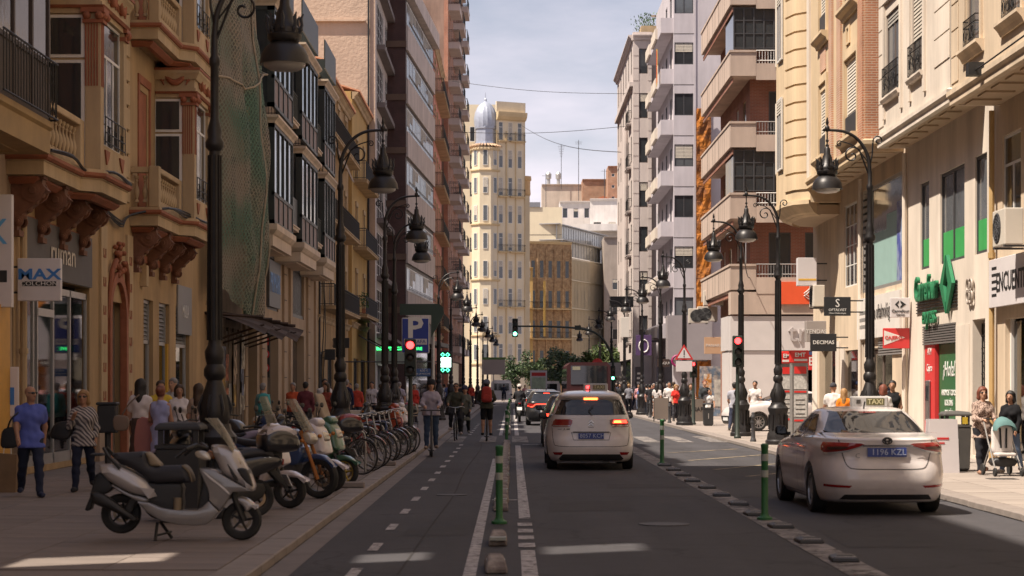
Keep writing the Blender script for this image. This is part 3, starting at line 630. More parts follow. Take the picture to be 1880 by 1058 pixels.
def build_dark_bay():
 """nearest left building: only its dark glazed bay, pale sign and a yellow kiosk front come into frame"""
 t = thing('timber_bay_building', 'building with dark timber glazed bay and iron balcony guard, cut by frame edge', 'building', (-8.9, -30, KH), 90)
 P = Panel(t); W = 64.9; H = 27.5
 for fl in range(5):
  for k in range(9):
   if k != 7: P.win(4 + k*6.2, 6.2 + fl*3.9, 1.3, 2.4, 'two transom', frame=DARKW)
 for k in range(8): P.win(4 + k*7.4, .2, 4.2, 3.3, 'three', frame=DGREY, rec=.2)
 # added unseen alley slot; its three openings are shaped to cast foreground sun patches
 gx, gw = 30 + 19.65 - 7.4*math.tan(R(SUN_AZ)), .5
 for z0, z1 in ((8.4,11.2),(14.2,15.8),(17.9,20.2)): P.hole(gx, z0, gw*2, z1 - z0)
 tan = stucco('tan_stucco', (.40,.29,.20)); P.wall(0, W, 0, H, tan, t=.15); P.band(0, W, H-.4, CORN, tan)
 sk = math.tan(R(SUN_AZ)); b = MB()
 b.prism([(.01,.3),(gx-gw-sk*.3,.3),(gx-gw-sk*14,14),(.01,14)], .05, H-.05, 'z'); b.prism([(gx+gw-sk*.3,.3),(W-.01,.3),(W-.01,14),(gx+gw-sk*14,14)], .05, H-.05, 'z')
 b.build('side_walls', tan, t)
 # bay in view
 for fl in range(5):
  z = 6.15 + fl*4.0; x0, x1 = 60.2, 63.75; d = .95
  o = P.part(MB().sweep([(-.5,-.55),(-.45,-.55),(-.30,-.42),(-.2,-.38),(-.1,-.2),(0,-.15),(.05,-.1),(.05,0),(-.5,0)], [(x0,.05),(x0,-d),(x1,-d),(x1,.05)]), 'bay_base', mat('ochre_moulding',(.34,.22,.09),.7,0,.15,2,.1))
  P.part(MB().prism([(x0,.0),(x0,-d),(x1,-d),(x1,0)], z-.54-z, -.02, 'z'), 'bay_floor', MATS['ochre_moulding'], 0,0,z); o.location = o.location + Vector((0,0,z))
  f = MB()
  for x in (x0, x0+1.1, x0+2.3, x1-.09):
   f.box(x, x+.09, -d, -d+.09, 0, 3.5)
  for y in (-d+.42, -.09): f.box(x1-.09, x1, y, y+.08, 0, 3.5)
  for zz in (0, .95, 2.75, 3.42): f.box(x0, x1, -d, -d+.07, zz, zz+.09); f.box(x1-.07, x1, -d+.07, 0, zz, zz+.09)
  f.box(x0, x1-.02, -d+.02, -d+.05, .09, .95); f.box(x1-.05, x1-.02, -d+.05, 0, .09, .95)
  P.part(f, 'bay_frame', DARKW, 0,0,z)
  P.part(MB().box(x0, x1, -d, 0, 3.51, 3.62), 'bay_roof', DARKW, 0,0,z)
  for x in (x0, x0+1.1, x0+2.3): P.part(MB().box(x+.09, x+1.05, -d+.03, -d+.04, 1.04, 2.75), 'pane', GLASS, 0,0,z)
  for y in (-d+.07, -d+.50): P.part(MB().box(x1-.04, x1-.03, y, y+.36, 1.04, 2.75), 'pane', GLASSB, 0,0,z)
  g = MB(); gx = x1 + .05
  for zz in (.05, 1.0): g.tube([(x0,-d-.12,zz),(gx,-d-.12,zz),(gx,.0,zz)], .02, 5)
  n = 8
  for k in range(n):
   y0 = -d-.10 + (d+.1)*k/n; y1 = y0 + (d+.1)/n
   g.tube([(gx,y0,.05),(gx,y1,.53),(gx,y0,1.0)], .010, 4); g.tube([(gx,y1,.05),(gx,y0,.53),(gx,y1,1.0)], .010, 4); g.tube([(gx,y0,.05),(gx,y0,1.0)], .010, 4)
  for k in range(20): xx = x0 + (gx-x0)*k/20; g.tube([(xx,-d-.12,.05),(xx,-d-.12,1.0)], .010, 4)
  P.part(g, 'bay_guard', IRON, 0,0,z)
 # yellow kiosk front at street level
 yl = mat('ochre_yellow_paint', (.58,.30,.04), .5, 0, .12, 3, 0)
 k = MB(); k.box(61.4, 63.6, -.30, .0, 0, 3.0); P.part(k, 'kiosk_front', yl)
 for j, (z0, z1) in enumerate(((.25,1.15),(1.35,1.95),(2.05,2.85))): P.part(MB().box(63.6, 63.63, -.26, -.05, z0, z1), 'kiosk_panel', MATS['slate_fascia'] if j < 2 else yl)
build_dark_bay()
def build_netted():
 t = thing('netted_building', 'decayed building shrouded in green safety netting beside the ornate facade', 'building', (-8.9, 57.6, KH), 90)
 P = Panel(t); W, H = 7.0, 24; m = mat('decayed_plaster', (.30,.23,.17), .95, 0, .3, 1.2, .4, 12, .35)
 for fl in range(4):
  for k in range(2): P.win(1.8 + k*3.4, 6.4 + fl*4.1, 1.2, 2.6, 'two', frame=DARKW, rec=.25)
 P.hole(2.0,.1,2.2,3.0); P.hole(5.2,.1,2.2,3.2)
 P.wall(0, W, 0, H, m); shell(t, 0, W, 13, H, m); interior(t, SHOPDARK, .6, 6.6, .1, 3.6, .22, 1.2)
 bd = mat('old_boards', (.15,.11,.075), .9, 0, .3, 2, .3, 20)
 for k in range(11): P.part(MB().box(.3 + k*.61, .88 + k*.61, -.07 - (k%3)*.012, -.02, .1, 3.3 + (k%2)*.12), 'hoarding_board', bd)
 pc = [(.55,.42,.30),(.50,.18,.10),(.62,.55,.44),(.20,.22,.30),(.55,.36,.10),(.40,.40,.38)]
 for k in range(16):
  x = .6 + rnd.random()*5.6; z = .5 + rnd.random()*1.7; w = rnd.uniform(.4,.8); c = pc[k % 6]
  P.part(MB().box(x, x+w, -.115-.002*k, -.11-.002*k, z, z+w*1.4), 'poster', mat('poster_%d' % (k%6), c, .8, 0, .5, 3, 0, c2=tuple(q*.35 for q in c), fac2=3.5))
 # corrugated canopy, warped sheets
 rust = mat('rusty_sheet', (.075,.048,.035), .8, .1, .35, 2, .3, 14, .3)
 for k in range(5):
  x0 = -.9 + k*2.1; q = MB(); n = 16; tilt = (.32,.1,.38,.05,.42,.18,.3)[k]; dz = (0,.1,-.05,.12,.0,.08,-.04)[k]
  rows = []
  for j in range(5):
   y = -1.75 * j/4
   rows.append([(x0 + 2.15*i/n, y, 3.75 + dz + tilt*(i/n-.4)*(j/4) + .03*math.sin(i*PI*.9) - .05*j - .02*j*j) for i in range(n+1)])
  ids = [[q.pt(p) for p in r_] for r_ in rows]
  for a, b_ in zip(ids, ids[1:]):
   for i in range(n): q.face((a[i], a[i+1], b_[i+1], b_[i]))
  o = P.part(q, 'canopy_sheet', rust, smooth=30)
  s = MB(); s.tube([(x0+.1,0,3.72),(x0+.1,-1.7,3.6)], .045, 4); s.tube([(x0+1.1,-1.6,3.42),(x0+1.1,-.02,2.9)], .03, 4); P.part(s, 'canopy_strut', rust)
 # netting: a hanging, creased sheet with real mesh cords over it
 net = bpy.data.materials.new('safety_net'); net.use_nodes = True; T = net.node_tree; B = T.nodes['Principled BSDF']; B.inputs['Roughness'].default_value = .9
 co = T.nodes.new('ShaderNodeTexCoord'); mp = T.nodes.new('ShaderNodeMapping'); mp.inputs['Rotation'].default_value = (0, 0, 0); T.links.new(co.outputs['UV'], mp.inputs[0])
 mp.inputs['Scale'].default_value = (1,1,1)
 sep = T.nodes.new('ShaderNodeSeparateXYZ'); T.links.new(mp.outputs[0], sep.inputs[0])
 def mth(op, a, b_=None, v=None):
  n = T.nodes.new('ShaderNodeMath'); n.operation = op; T.links.new(a, n.inputs[0])
  if b_ is not None: T.links.new(b_, n.inputs[1])
  if v is not None: n.inputs[1].default_value = v
  return n.outputs[0]
 u, v = sep.outputs[0], sep.outputs[1]
 a1 = mth('ABSOLUTE', mth('SUBTRACT', mth('FRACT', mth('ADD', u, v)), None, .5)); a2 = mth('ABSOLUTE', mth('SUBTRACT', mth('FRACT', mth('SUBTRACT', u, v)), None, .5))
 cord = mth('LESS_THAN', mth('MINIMUM', a1, a2), None, .16)
 n1 = T.nodes.new('ShaderNodeTexNoise'); n1.inputs['Scale'].default_value = .45; n1.inputs['Detail'].default_value = 5; T.links.new(co.outputs['Object'], n1.inputs['Vector'])
 rp = T.nodes.new('ShaderNodeValToRGB'); rp.color_ramp.elements[0].position = .43; rp.color_ramp.elements[0].color = (.085,.15,.105,1); rp.color_ramp.elements[1].position = .60; rp.color_ramp.elements[1].color = (.23,.20,.155,1)
 T.links.new(n1.outputs['Fac'], rp.inputs[0]); T.links.new(rp.outputs[0], B.inputs['Base Color'])
 al = mth('ADD', mth('MULTIPLY', cord, None, .42), None, .5); T.links.new(al, B.inputs['Alpha'])
 q = MB(); nu, nv = 44, 60; z0, z1 = 3.9, 21.5; UV = {}
 def NP(i, j):
  s_ = i/nu; h_ = j/nv; x = -2.0 + 9.4*s_
  z = z0 + (z1 - z0)*h_
  out = .12 + 1.05*math.sin(PI*min(1, s_*.95+.02))**.8 * (.55 + .45*math.sin(h_*5.0 + .5)) + .16*math.sin(s_*23 + 3*math.sin(h_*4)) + .09*math.sin(s_*41 + h_*9) + .05*math.sin(h_*37 + s_*12)
  if j == 0: z += .5*math.sin(s_*9) 
  return (x, -max(.12, out), z + .25*math.sin(s_*14)*(1-h_))
 ids = [[q.pt(NP(i, j)) for i in range(nu+1)] for j in range(nv+1)]
 for j in range(nv):
  for i in range(nu): q.face((ids[j][i], ids[j][i+1], ids[j+1][i+1], ids[j+1][i]))
 me = q.mesh('safety_net', net, 80); uv = me.uv_layers.new(name='UVMap')
 for lp in me.loops:
  c = me.vertices[lp.vertex_index].co; uv.data[lp.index].uv = (c.x * 7.5, c.z * 5.5)
 P.put(me, 'safety_net')
 tanr = mat('net_rope', (.36,.29,.21), .9, 0, .2, 4, 0)
 for s_ in (.0, .52, .80, 1.0):
  P.part(MB().tube([(lambda p: (p[0], p[1]-.03, p[2]))(NP(int(s_*nu), j)) for j in range(0, nv+1, 2)], .035, 5), 'net_rope', tanr)
 P.part(MB().tube([(lambda p: (p[0], p[1]-.04, p[2] + 1.6*(i/nu)**2*1.5))(NP(i, 22)) for i in range(0, nu+1, 2)], .03, 5), 'net_rope', tanr)
 P.part(MB().tube([(lambda p: (p[0], p[1]-.04, p[2] - 2*math.sin(PI*i/nu)))(NP(i, 40)) for i in range(0, nu+1, 2)], .03, 5), 'net_rope', tanr)
build_netted()
LFAR = 206
def build_dark_glass():
 t = thing('dark_mirador_building', 'stone-based building with dark metal glazed bays and pale slabs', 'building', (-8.9, 64.6, KH), 90)
 P = Panel(t); W, H = 24.6, 15.4; bs = stucco('beige_stone', (.42,.31,.21)); G = 7.7
 dm = mat('dark_green_metal', (.035,.04,.036), .45, .3, .15, 4, 0); pale = stucco('pale_slab', (.62,.50,.38)); grey_in = mat('mauve_panel', (.22,.165,.15), .6, 0, .1, 2, 0)
 for x, w in ((2.6,2.6),(8.4,3.4),(17.0,4.6)): P.hole(x, .1, w, 3.6); P.hole(x, 4.4, w, 2.2)
 P.wall(0, W, 0, H, bs, t=.5); shell(t, 0, W, 13, H, bs); interior(t, SHOPDARK, .1, 24, .1, 6.7, .5, 2.5)
 for x, w in ((2.6,2.6),(8.4,3.4),(17.0,4.6)):
  P.part(MB().box(x-w/2, x+w/2, .3, .34, .12, 3.7), 'shop_pane', GLASS)
  q = MB(); n = int(w/.12)
  for k in range(n): q.box(x-w/2+.12*k, x-w/2+.12*k+.07, .1, .16, 4.4, 6.6)
  q.box(x-w/2, x+w/2, .05, .2, 6.35, 6.6); q.box(x-w/2, x+w/2, .05, .2, 4.4, 4.55); P.part(q, 'louvre_screen', DGREY)
 s = P.part(MB().box(6.4, 9.8, -.12, .02, 4.5, 6.2), 'shop_sign', DGREY); text('PRIMARK', 1.05, paint('blue_letter',(.10,.28,.62)), s, (8.1,-.14,5.35), sx=.72)
 for x in (.5, 4.9, 11.6, 13.8, 20.5, 23.8): P.part(MB().box(x-.35, x+.35, -.10, 0, 0, G-.3), 'pilaster', bs)
 for x in (.5, 4.9, 11.6, 20.5): 
  for k in range(6): P.part(MB().box(x-.36, x+.36, -.115, -.10, .9+k*1.0, .93+k*1.0), 'joint_line', JOINT)
 # miradors: two columns, each with pale moulded slabs, dark frame and mauve spandrels
 for cx, w in ((3.4, 5.6), (12.2, 6.0), (20.6, 5.0)):
  d = 1.0; x0, x1 = cx-w/2, cx+w/2
  P.part(MB().sweep([(-.9,-.75),(-.25,-.75),(-.2,-.45),(0,-.32),(.1,-.2),(.1,0),(-.9,0)], [(x0,.05),(x0,-d),(x1,-d),(x1,.05)]), 'bay_base', pale, 0, 0, G-.7)
  P.part(MB().box(x0+.06, x1-.06, -d+.06, .05, G-1.42, G-.71), 'bay_underside', pale)
  for fl in range(2):
   z = G - .7 + fl*3.9; f = MB(); hh = 3.35
   n = 4
   for k in range(n+1): xx = x0 + (w-.12)*k/n; f.box(xx, xx+.12, -d, -d+.12, 0, hh)
   for yy in (-d+.12, -.12): f.box(x0, x0+.1, yy, yy+.12, 0, hh)
   f.box(x0, x0+.1, -d, 0, 0, .14); f.box(x0, x0+.1, -d, 0, hh-.14, hh)
   for zz in (0, .95, hh-.12): f.box(x0, x1, -d, -d+.10, zz, zz+.12)
   P.part(f, 'bay_frame', dm, 0, 0, z)
   for k in range(n):
    xa = x0 + (w-.12)*k/n + .12; xb = x0 + (w-.12)*(k+1)/n
    P.part(MB().box(xa, xb, -d+.05, -d+.06, 1.07, hh-.12), 'pane', GLASS if (k+fl) % 3 else MATS['pale_glass'], 0, 0, z)
    P.part(MB().box(xa, xb, -d+.04, -d+.07, .12, .95), 'spandrel', grey_in, 0, 0, z)
   P.part(MB().box(x0+.03, x0+.05, -d+.24, -.12, .14, hh-.14), 'pane', GLASS, 0, 0, z)
   P.part(MB().sweep([(-.9,0),(.02,0),(.05,.08),(.16,.18),(.16,.26),(-.9,.26)], [(x0,.05),(x0,-d),(x1,-d),(x1,.05)]), 'bay_cornice', pale, 0, 0, z+hh)
   P.part(MB().box(x0+.05, x1-.05, -d+.05, .05, .01, .24), 'bay_ceiling', pale, 0, 0, z+hh)
   if fl < 3:
    pass
 for fl in range(2): P.balcony(7.7, G-.2+fl*3.9, 2.6, .9, pale, 1.05, m=dm, solid=dm if fl == 0 else None); P.balcony(16.6, G-.2+fl*3.9, 2.6, .9, pale, 1.05, m=dm)
 for cx, w in ((3.4,5.6),(12.2,6.0),(20.6,5.0)): P.part(MB().box(cx-w/2, cx+w/2, -1.02, -.97, 15.0, 16.2).box(cx+w/2-.05, cx+w/2, -.97, 0, 15.0, 16.2), 'terrace_screen', dm)
 U = Panel(t, (0, 1.6, 0))
 for k in range(6): U.win(2.2+4*k, 15.6, 1.8, 2.2, 'two', frame=dm)
 U.wall(0, 24.5, 15.4, 18.4, pale, 'attic_wall'); shell(t, 0, 24.5, 12, 18.4, pale, 'attic_walls', 15.4, 1.62)
 P.band(0, W, H-.3, CORN, pale)
build_dark_glass()
def simple_house(name, label, X, Z0, Z1, H, G, hf, nf, cols, m, trim, ww=1.1, wh=2.3, balc=True, frame=None, roof_tiles=False, shops=(), rot=90, blind=.35, rail=1.0):
 t = thing(name, label, 'building', (X, Z0, KH), rot); P = Panel(t); W = Z1 - Z0
 for fl in range(nf):
  for k in range(cols):
   x = W*(k+.5)/cols
   P.win(x, G + hf*fl + .15, ww, wh, 'two transom', frame=frame, blind=blind if (k+fl) % 3 == 0 else 0, rec=.16)
 for x, w, h in shops: P.hole(x, .08, w, h)
 P.wall(0, W, 0, H, m); shell(t, 0, W, 12, H, m)
 for fl in range(nf):
  for k in range(cols):
   x = W*(k+.5)/cols; b = MB(); q = .13
   b.box(x-ww/2-q, x-ww/2, -.05, 0, G+hf*fl+.15, G+hf*fl+.15+wh); b.box(x+ww/2, x+ww/2+q, -.05, 0, G+hf*fl+.15, G+hf*fl+.15+wh); b.box(x-ww/2-q-.05, x+ww/2+q+.05, -.09, 0, G+hf*fl+.15+wh, G+hf*fl+.4+wh)
   P.part(b, 'window_surround', trim)
  if balc:
   P.balcony(W/2 if cols < 3 else W/2, G + hf*fl + .1, W*.86, .75, trim, rail)
 P.band(0, W, G-.35, SHELF, trim, 'string_course'); P.band(0, W, H-.42, CORN, trim)
 if roof_tiles:
  rt = mat('roof_tile', (.36,.16,.085), .85, 0, .25, 6, .2); r_ = MB(); n = int(W/.28)
  for k in range(n): r_.tube([(k*.28+.14, -.42, H-.02), (k*.28+.14, 4.5, H+1.5)], .09, 6)
  r_.poly([(0,-.36,H-.05),(W,-.36,H-.05),(W,4.5,H+1.42),(0,4.5,H+1.42)]); P.part(r_, 'tiled_roof', rt)
 for x, w, h in shops:
  P.part(MB().box(x-w/2, x+w/2, .2, .24, .08, h+.08), 'shop_pane', GLASS); f = MB(); f.box(x-w/2,x-w/2+.08,.1,.25,.08,h+.08); f.box(x+w/2-.08,x+w/2,.1,.25,.08,h+.08); f.box(x-.04,x+.04,.1,.25,.08,h+.08); f.box(x-w/2,x+w/2,.12,.2,h-.02,h+.08); P.part(f, 'shopfront_frame', DGREY)
 return t, P
t, P = simple_house('cream_balcony_house', 'low cream house with tiled eaves and long iron balconies', -8.9, 89.2, 106.6, 16.4, 5.2, 4.0, 3, 4, CREAM, CREAM2, roof_tiles=True, shops=((2.4,2.6,3.1),(7.0,3.2,3.1),(12.6,3.4,3.0)))
P.part(MB().tube([(.3,-.1,0),(.32,-.12,6),(.25,-.1,11),(.3,-.1,16)], .05, 6).tube(smooth_poly([(.5,-.15,2),(.6,-.3,5),(.4,-.2,8),(.6,-.25,12)],4,False), .025, 5).tube(smooth_poly([(.8,-.15,1),(.7,-.35,4),(.9,-.2,9)],4,False), .02, 5), 'drain_pipe', BLACK)
# curtain blinds hanging over the cream house balconies
CB = mat('balcony_curtain', (.42,.33,.25), .95, 0, .15, 2, 0)
for x, z in ((2.2, 12.2), (6.5, 12.0)):
 q = MB(); rows = [[(x + .9*i/8, -.1 - 1.0*(j/8)**1.3 + .05*math.sin(i*2.2), z + 2.5 - 2.9*j/8) for i in range(9)] for j in range(9)]
 ids = [[q.pt(p) for p in r_] for r_ in rows]
 for a, b_ in zip(ids, ids[1:]):
  for i in range(8): q.face((a[i],a[i+1],b_[i+1],b_[i]))
 P.part(q, 'balcony_curtain', CB, smooth=60)
YEL = stucco('yellow_stucco', (.52,.34,.13))
t, P = simple_house('yellow_house', 'narrow yellow house with black iron balconies', -8.7, 106.6, 117.6, 17.6, 5.4, 3.7, 3, 2, YEL, CREAM2, roof_tiles=True, shops=((2.8,3.4,3.0),(8.0,3.6,3.0)))
pot = P.part(MB().box(.6,1.5,-.68,-.5,5.55,5.8), 'planter', mat('clay_pot',(.30,.12,.06)))
q = MB()
for k in range(90): x, y, z = rnd.uniform(.4,1.9), rnd.uniform(-.85,-.4), 5.8+rnd.random()*.8; a = rnd.random()*6; q.poly([(x,y,z),(x+.12*math.cos(a),y+.08*math.sin(a),z+.05),(x+.1*math.cos(a+.6),y+.1,z+.14)])
P.part(q, 'plant_leaves', mat('leaf_green',(.06,.12,.035),.7,0,.3,4,0))
def build_gallery():
 t = thing('white_gallery_building', 'tall white building with glazed galleries and bare peach party wall', 'building', (-8.2, 117.6, KH), 90)
 P = Panel(t); W, H = 15.0, 40; wl = stucco('mauve_white', (.56,.50,.47)); peach = mat('bare_party_wall', (.54,.405,.31), .95, 0, .10, .5, .6, 5, .14, bd=.06)
 for fl in range(10):
  P.hole(4.4, 4.8+3.5*fl, 6.2, 2.7); P.hole(11.4, 4.8+3.5*fl, 5.0, 2.7)
  for x, w in ((4.4,6.2),(11.4,5.0)): P.win(x, 4.8+3.5*fl, w, 2.7, 'four grid', rec=.05, cut=False)
 P.hole(4.4,.1,5,3.3); P.hole(11,.1,4.6,3.3)
 P.wall(0, W, 0, H, wl); shell(t, .02, W, 13, H, wl, y0=.3)
 for fl in range(10): P.part(MB().box(1.2, 14.0, -.5, 0, 4.45+3.5*fl, 4.75+3.5*fl), 'gallery_ledge', mat('ledge_grey',(.17,.14,.13)))
 for x, w in ((4.4,5),(11,4.6)): P.part(MB().box(x-w/2,x+w/2,.2,.24,.1,3.4), 'shop_pane', GLASS)
 s = Panel(t, (0, 14, 0), -90)      # party wall facing the camera
 s.wall(0, 14, 0, H, peach, 'party_wall')
 for z in (17.9, 23.4): s.part(MB().box(0, 13.4, -.22, 0, z, z+.10), 'wall_ledge', peach)
 s.part(MB().tube([(13.6,-.1,0),(13.6,-.1,H)], .06, 6), 'drain_pipe', BLACK)
 s.part(MB().box(11.2, 13.3, -1.5, 0, 16.0, 18.6), 'chimney_stub', peach)
build_gallery()
def build_ribbon():
 """brown and white ribbon-window block that steps out into the street"""
 ang = math.degrees(math.atan2(1.0, 20.0))
 t = thing('ribbon_window_building', 'brown brick block with long white bands and strip windows', 'building', (-7.0, 129, KH), 90 - ang)
 P = Panel(t); W, H = 20.0, 27.6; br = brickmat('maroon_brick', (.115,.052,.045), (.09,.042,.038), (.10,.07,.06)); band = stucco('mauve_band', (.58,.49,.44), .08, .25); dk = mat('dark_brown_metal', (.05,.035,.03), .6)
 G = 6.4; hf = 3.5
 for fl in range(6): P.hole(W/2, G + 1.45 + hf*fl, W-.8, 1.55)
 P.hole(W/2, .1, W-1.2, 4.2); P.wall(0, W, 0, H, dk, t=.45); shell(t, .02, W, 12, H, br, y0=.02); interior(t, SHOPDARK, .6, W-.6, .1, 4.3, .45, 2.2)
 s = Panel(t, (0, 12, 0), -90)
 for fl in range(6):
  s.hole(10.4, G + .8 + hf*fl, 1.5, 2.2)
 s.wall(0, 12, 0, H, br, 'side_wall')
 for fl in range(6):
  s.win(10.4, G + .8 + hf*fl, 1.5, 2.2, 'one', frame=dk, cut=False); s.part(MB().box(7, 12.05, -.12, 0, G-.05+hf*fl, G+.35+hf*fl), 'side_band', mat('brown_band',(.16,.10,.07)))
 n = 10
 for fl in range(6):
  z = G + hf*fl
  for k in range(n): P.part(MB().box(.02 + W*k/n, W*(k+1)/n-.02, -.16, -.02, z-.25, z+1.38), 'white_panel', band, bevel=0)
  w = (W-.8)/n
  for k in range(n):
   o = P.win(.4 + w*(k+.5), z + 1.45, w-.06, 1.55, 'two', rec=-.03, cut=False, blind=(.0,.4,.0,.7,.0)[(k*3+fl) % 5], frame=WHITEP)
  P.part(MB().tube([(.1,-.22,z+1.55),(W-.1,-.22,z+1.55)], .03, 5).tube([(.1,-.22,z+1.65),(W-.1,-.22,z+1.65)], .02, 5), 'hand_rail', dk)
 P.part(MB().box(0, W, -.5, 0, H-.5, H+.6), 'parapet', band); P.part(MB().box(.5, W-.5, .2, .24, .1, 4.2), 'shop_pane', GLASS)
 P.part(MB().box(0, W, -1.2, 0, 4.4, 4.7), 'canopy_slab', dk)
build_ribbon()
d = thing('satellite_dish', 'white round satellite dish on the brown block roof', 'satellite dish', (-7.35, 129.6, 27.75))
o = MB(); n = 20; prof = [(.001,0),(.3,.03),(.6,.12),(.78,.22),(.80,.22),(.62,.10),(.3,.01),(.001,-.02)]
o.M = Matrix.Rotation(R(70), 4, 'X') @ Matrix.Rotation(R(25), 4, 'Y'); o.lathe(prof, n, (0,0,0)); q = o.build('reflector', WHITEP, d, 60, loc=(0,0,1.05))
MB().tube([(0,0,0),(0,.1,1.0)], .04, 6).tube([(0,0,.6),(0,-.75,.95)], .02, 5).box(-.08,.08,-.85,-.70,.9,1.02).build('mast', STEEL, d)
PINK = stucco('pink_stucco', (.62,.28,.22))
t, P = simple_house('pink_house', 'salmon pink facade between brown strip block and brick tower block', -5.95, 149, 165.5, 27.6, 6, 3.6, 6, 4, PINK, CREAM2, shops=((4,5,3.2),))
def build_brick_tower():
 ang = math.degrees(math.atan2(.5, 32))
 t = thing('brick_tower_block', 'tall brick apartment block with white balconies and blank party wall', 'building', (-5.45, 165.6, KH), 90 - ang)
 P = Panel(t); W, H = 32, 50; br = brickmat('red_brick_far', (.40,.16,.09), (.34,.13,.075), (.36,.26,.2)); grey = mat('dirty_party_wall', (.29,.21,.165), .95, 0, .22, .5, .4, 6, .3)
 for fl in range(13):
  for k in range(7): P.win(2.4 + k*4.4, 5.2+3.25*fl, 1.1, 1.7, 'two', blind=.5 if (k+fl)%2 else .2)
 P.hole(W/2,.1,W-2,3.6); P.wall(0, W, 0, H, br); shell(t, .02, W, 14, H, grey, y0=.3)
 wb = stucco('white_balcony', (.60,.52,.48))
 for fl in range(13):
  for k in range(3): P.balcony(4.2 + k*9, 4.9+3.25*fl, 4.6, .95, wb, 1.05, th=.55)
 P.part(MB().box(1,W-1,.2,.24,.1,3.7), 'shop_pane', GLASS)
 s = Panel(t, (0, 14, 0), -90); s.wall(0, 13.7, 0, H, grey, 'party_wall'); s.part(MB().box(13.7, 14.05, -.02, .2, 0, H), 'brick_return', br)
 s.part(MB().box(3, 13, -.3, 0, 30, 30.25), 'wall_ledge', grey)
build_brick_tower()
# ---------------------------------------------------------------- right-hand buildings (local x runs towards the camera)
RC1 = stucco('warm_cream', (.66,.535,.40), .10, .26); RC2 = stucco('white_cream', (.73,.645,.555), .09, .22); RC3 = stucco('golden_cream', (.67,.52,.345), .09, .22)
BRK = brickmat('orange_brick', (.50,.20,.105), (.42,.16,.085), (.50,.38,.28)); BRKP = brickmat('pale_brick', (.52,.27,.17), (.48,.24,.15), (.55,.45,.36))
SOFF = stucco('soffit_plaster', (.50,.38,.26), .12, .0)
TAUPE = mat('taupe_frame', (.16,.12,.10), .6, 0, .1, 3, 0)
def overhang(t, Z1, x0, x1, d, zb, H, m, name='bay', cham=0.35):
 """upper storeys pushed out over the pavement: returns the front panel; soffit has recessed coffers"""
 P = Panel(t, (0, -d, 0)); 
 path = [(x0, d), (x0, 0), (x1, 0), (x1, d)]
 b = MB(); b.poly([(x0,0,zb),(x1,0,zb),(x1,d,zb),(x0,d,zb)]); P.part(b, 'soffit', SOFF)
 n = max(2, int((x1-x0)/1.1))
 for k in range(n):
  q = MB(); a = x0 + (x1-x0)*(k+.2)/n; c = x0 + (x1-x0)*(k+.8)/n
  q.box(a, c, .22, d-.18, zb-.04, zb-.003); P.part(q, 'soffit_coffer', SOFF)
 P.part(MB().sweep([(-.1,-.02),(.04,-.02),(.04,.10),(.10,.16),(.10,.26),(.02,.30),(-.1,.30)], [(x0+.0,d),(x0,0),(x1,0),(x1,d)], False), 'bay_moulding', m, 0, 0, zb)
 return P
def returns(t, x0, x1, d, zb, H, m, near=None):
 for x, mm in ((x0, m), (x1, near or m)):
  b = MB(); b.poly([(x,-d,zb),(x,0.0,zb),(x,0.0,H),(x,-d,H)]); b.build('bay_return', mm, t)
def quoin_lines(P, x0, x1, z0, z1, step, m, out=.02):
 z = z0
 while z < z1:
  P.part(MB().box(x0, x1, -out, -.001, z + .012, z + step - .012), 'quoin', m, bevel=.008); z += step
def guard(P, x, z, w, m=IRON, h=.85, d=.10):
 q = MB()
 for zz in (.06, h*.75, h): q.tube([(-w/2,0,zz),(-w/2,-d,zz),(w/2,-d,zz),(w/2,0,zz)], .013, 4)
 n = int(w/.1)
 for k in range(n+1): q.tube([(-w/2+w*k/n,-d,.06),(-w/2+w*k/n,-d,h)], .008, 4, False)
 for k in range(3): q.tube([(-w/2+w*(k+.5)/3 + .09*math.cos(a), -d-.005, h*.42 + .12*math.sin(a)) for a in [PI*2*j/10 for j in range(11)]], .009, 4)
 P.part(q, 'window_guard', m, x, 0, z)
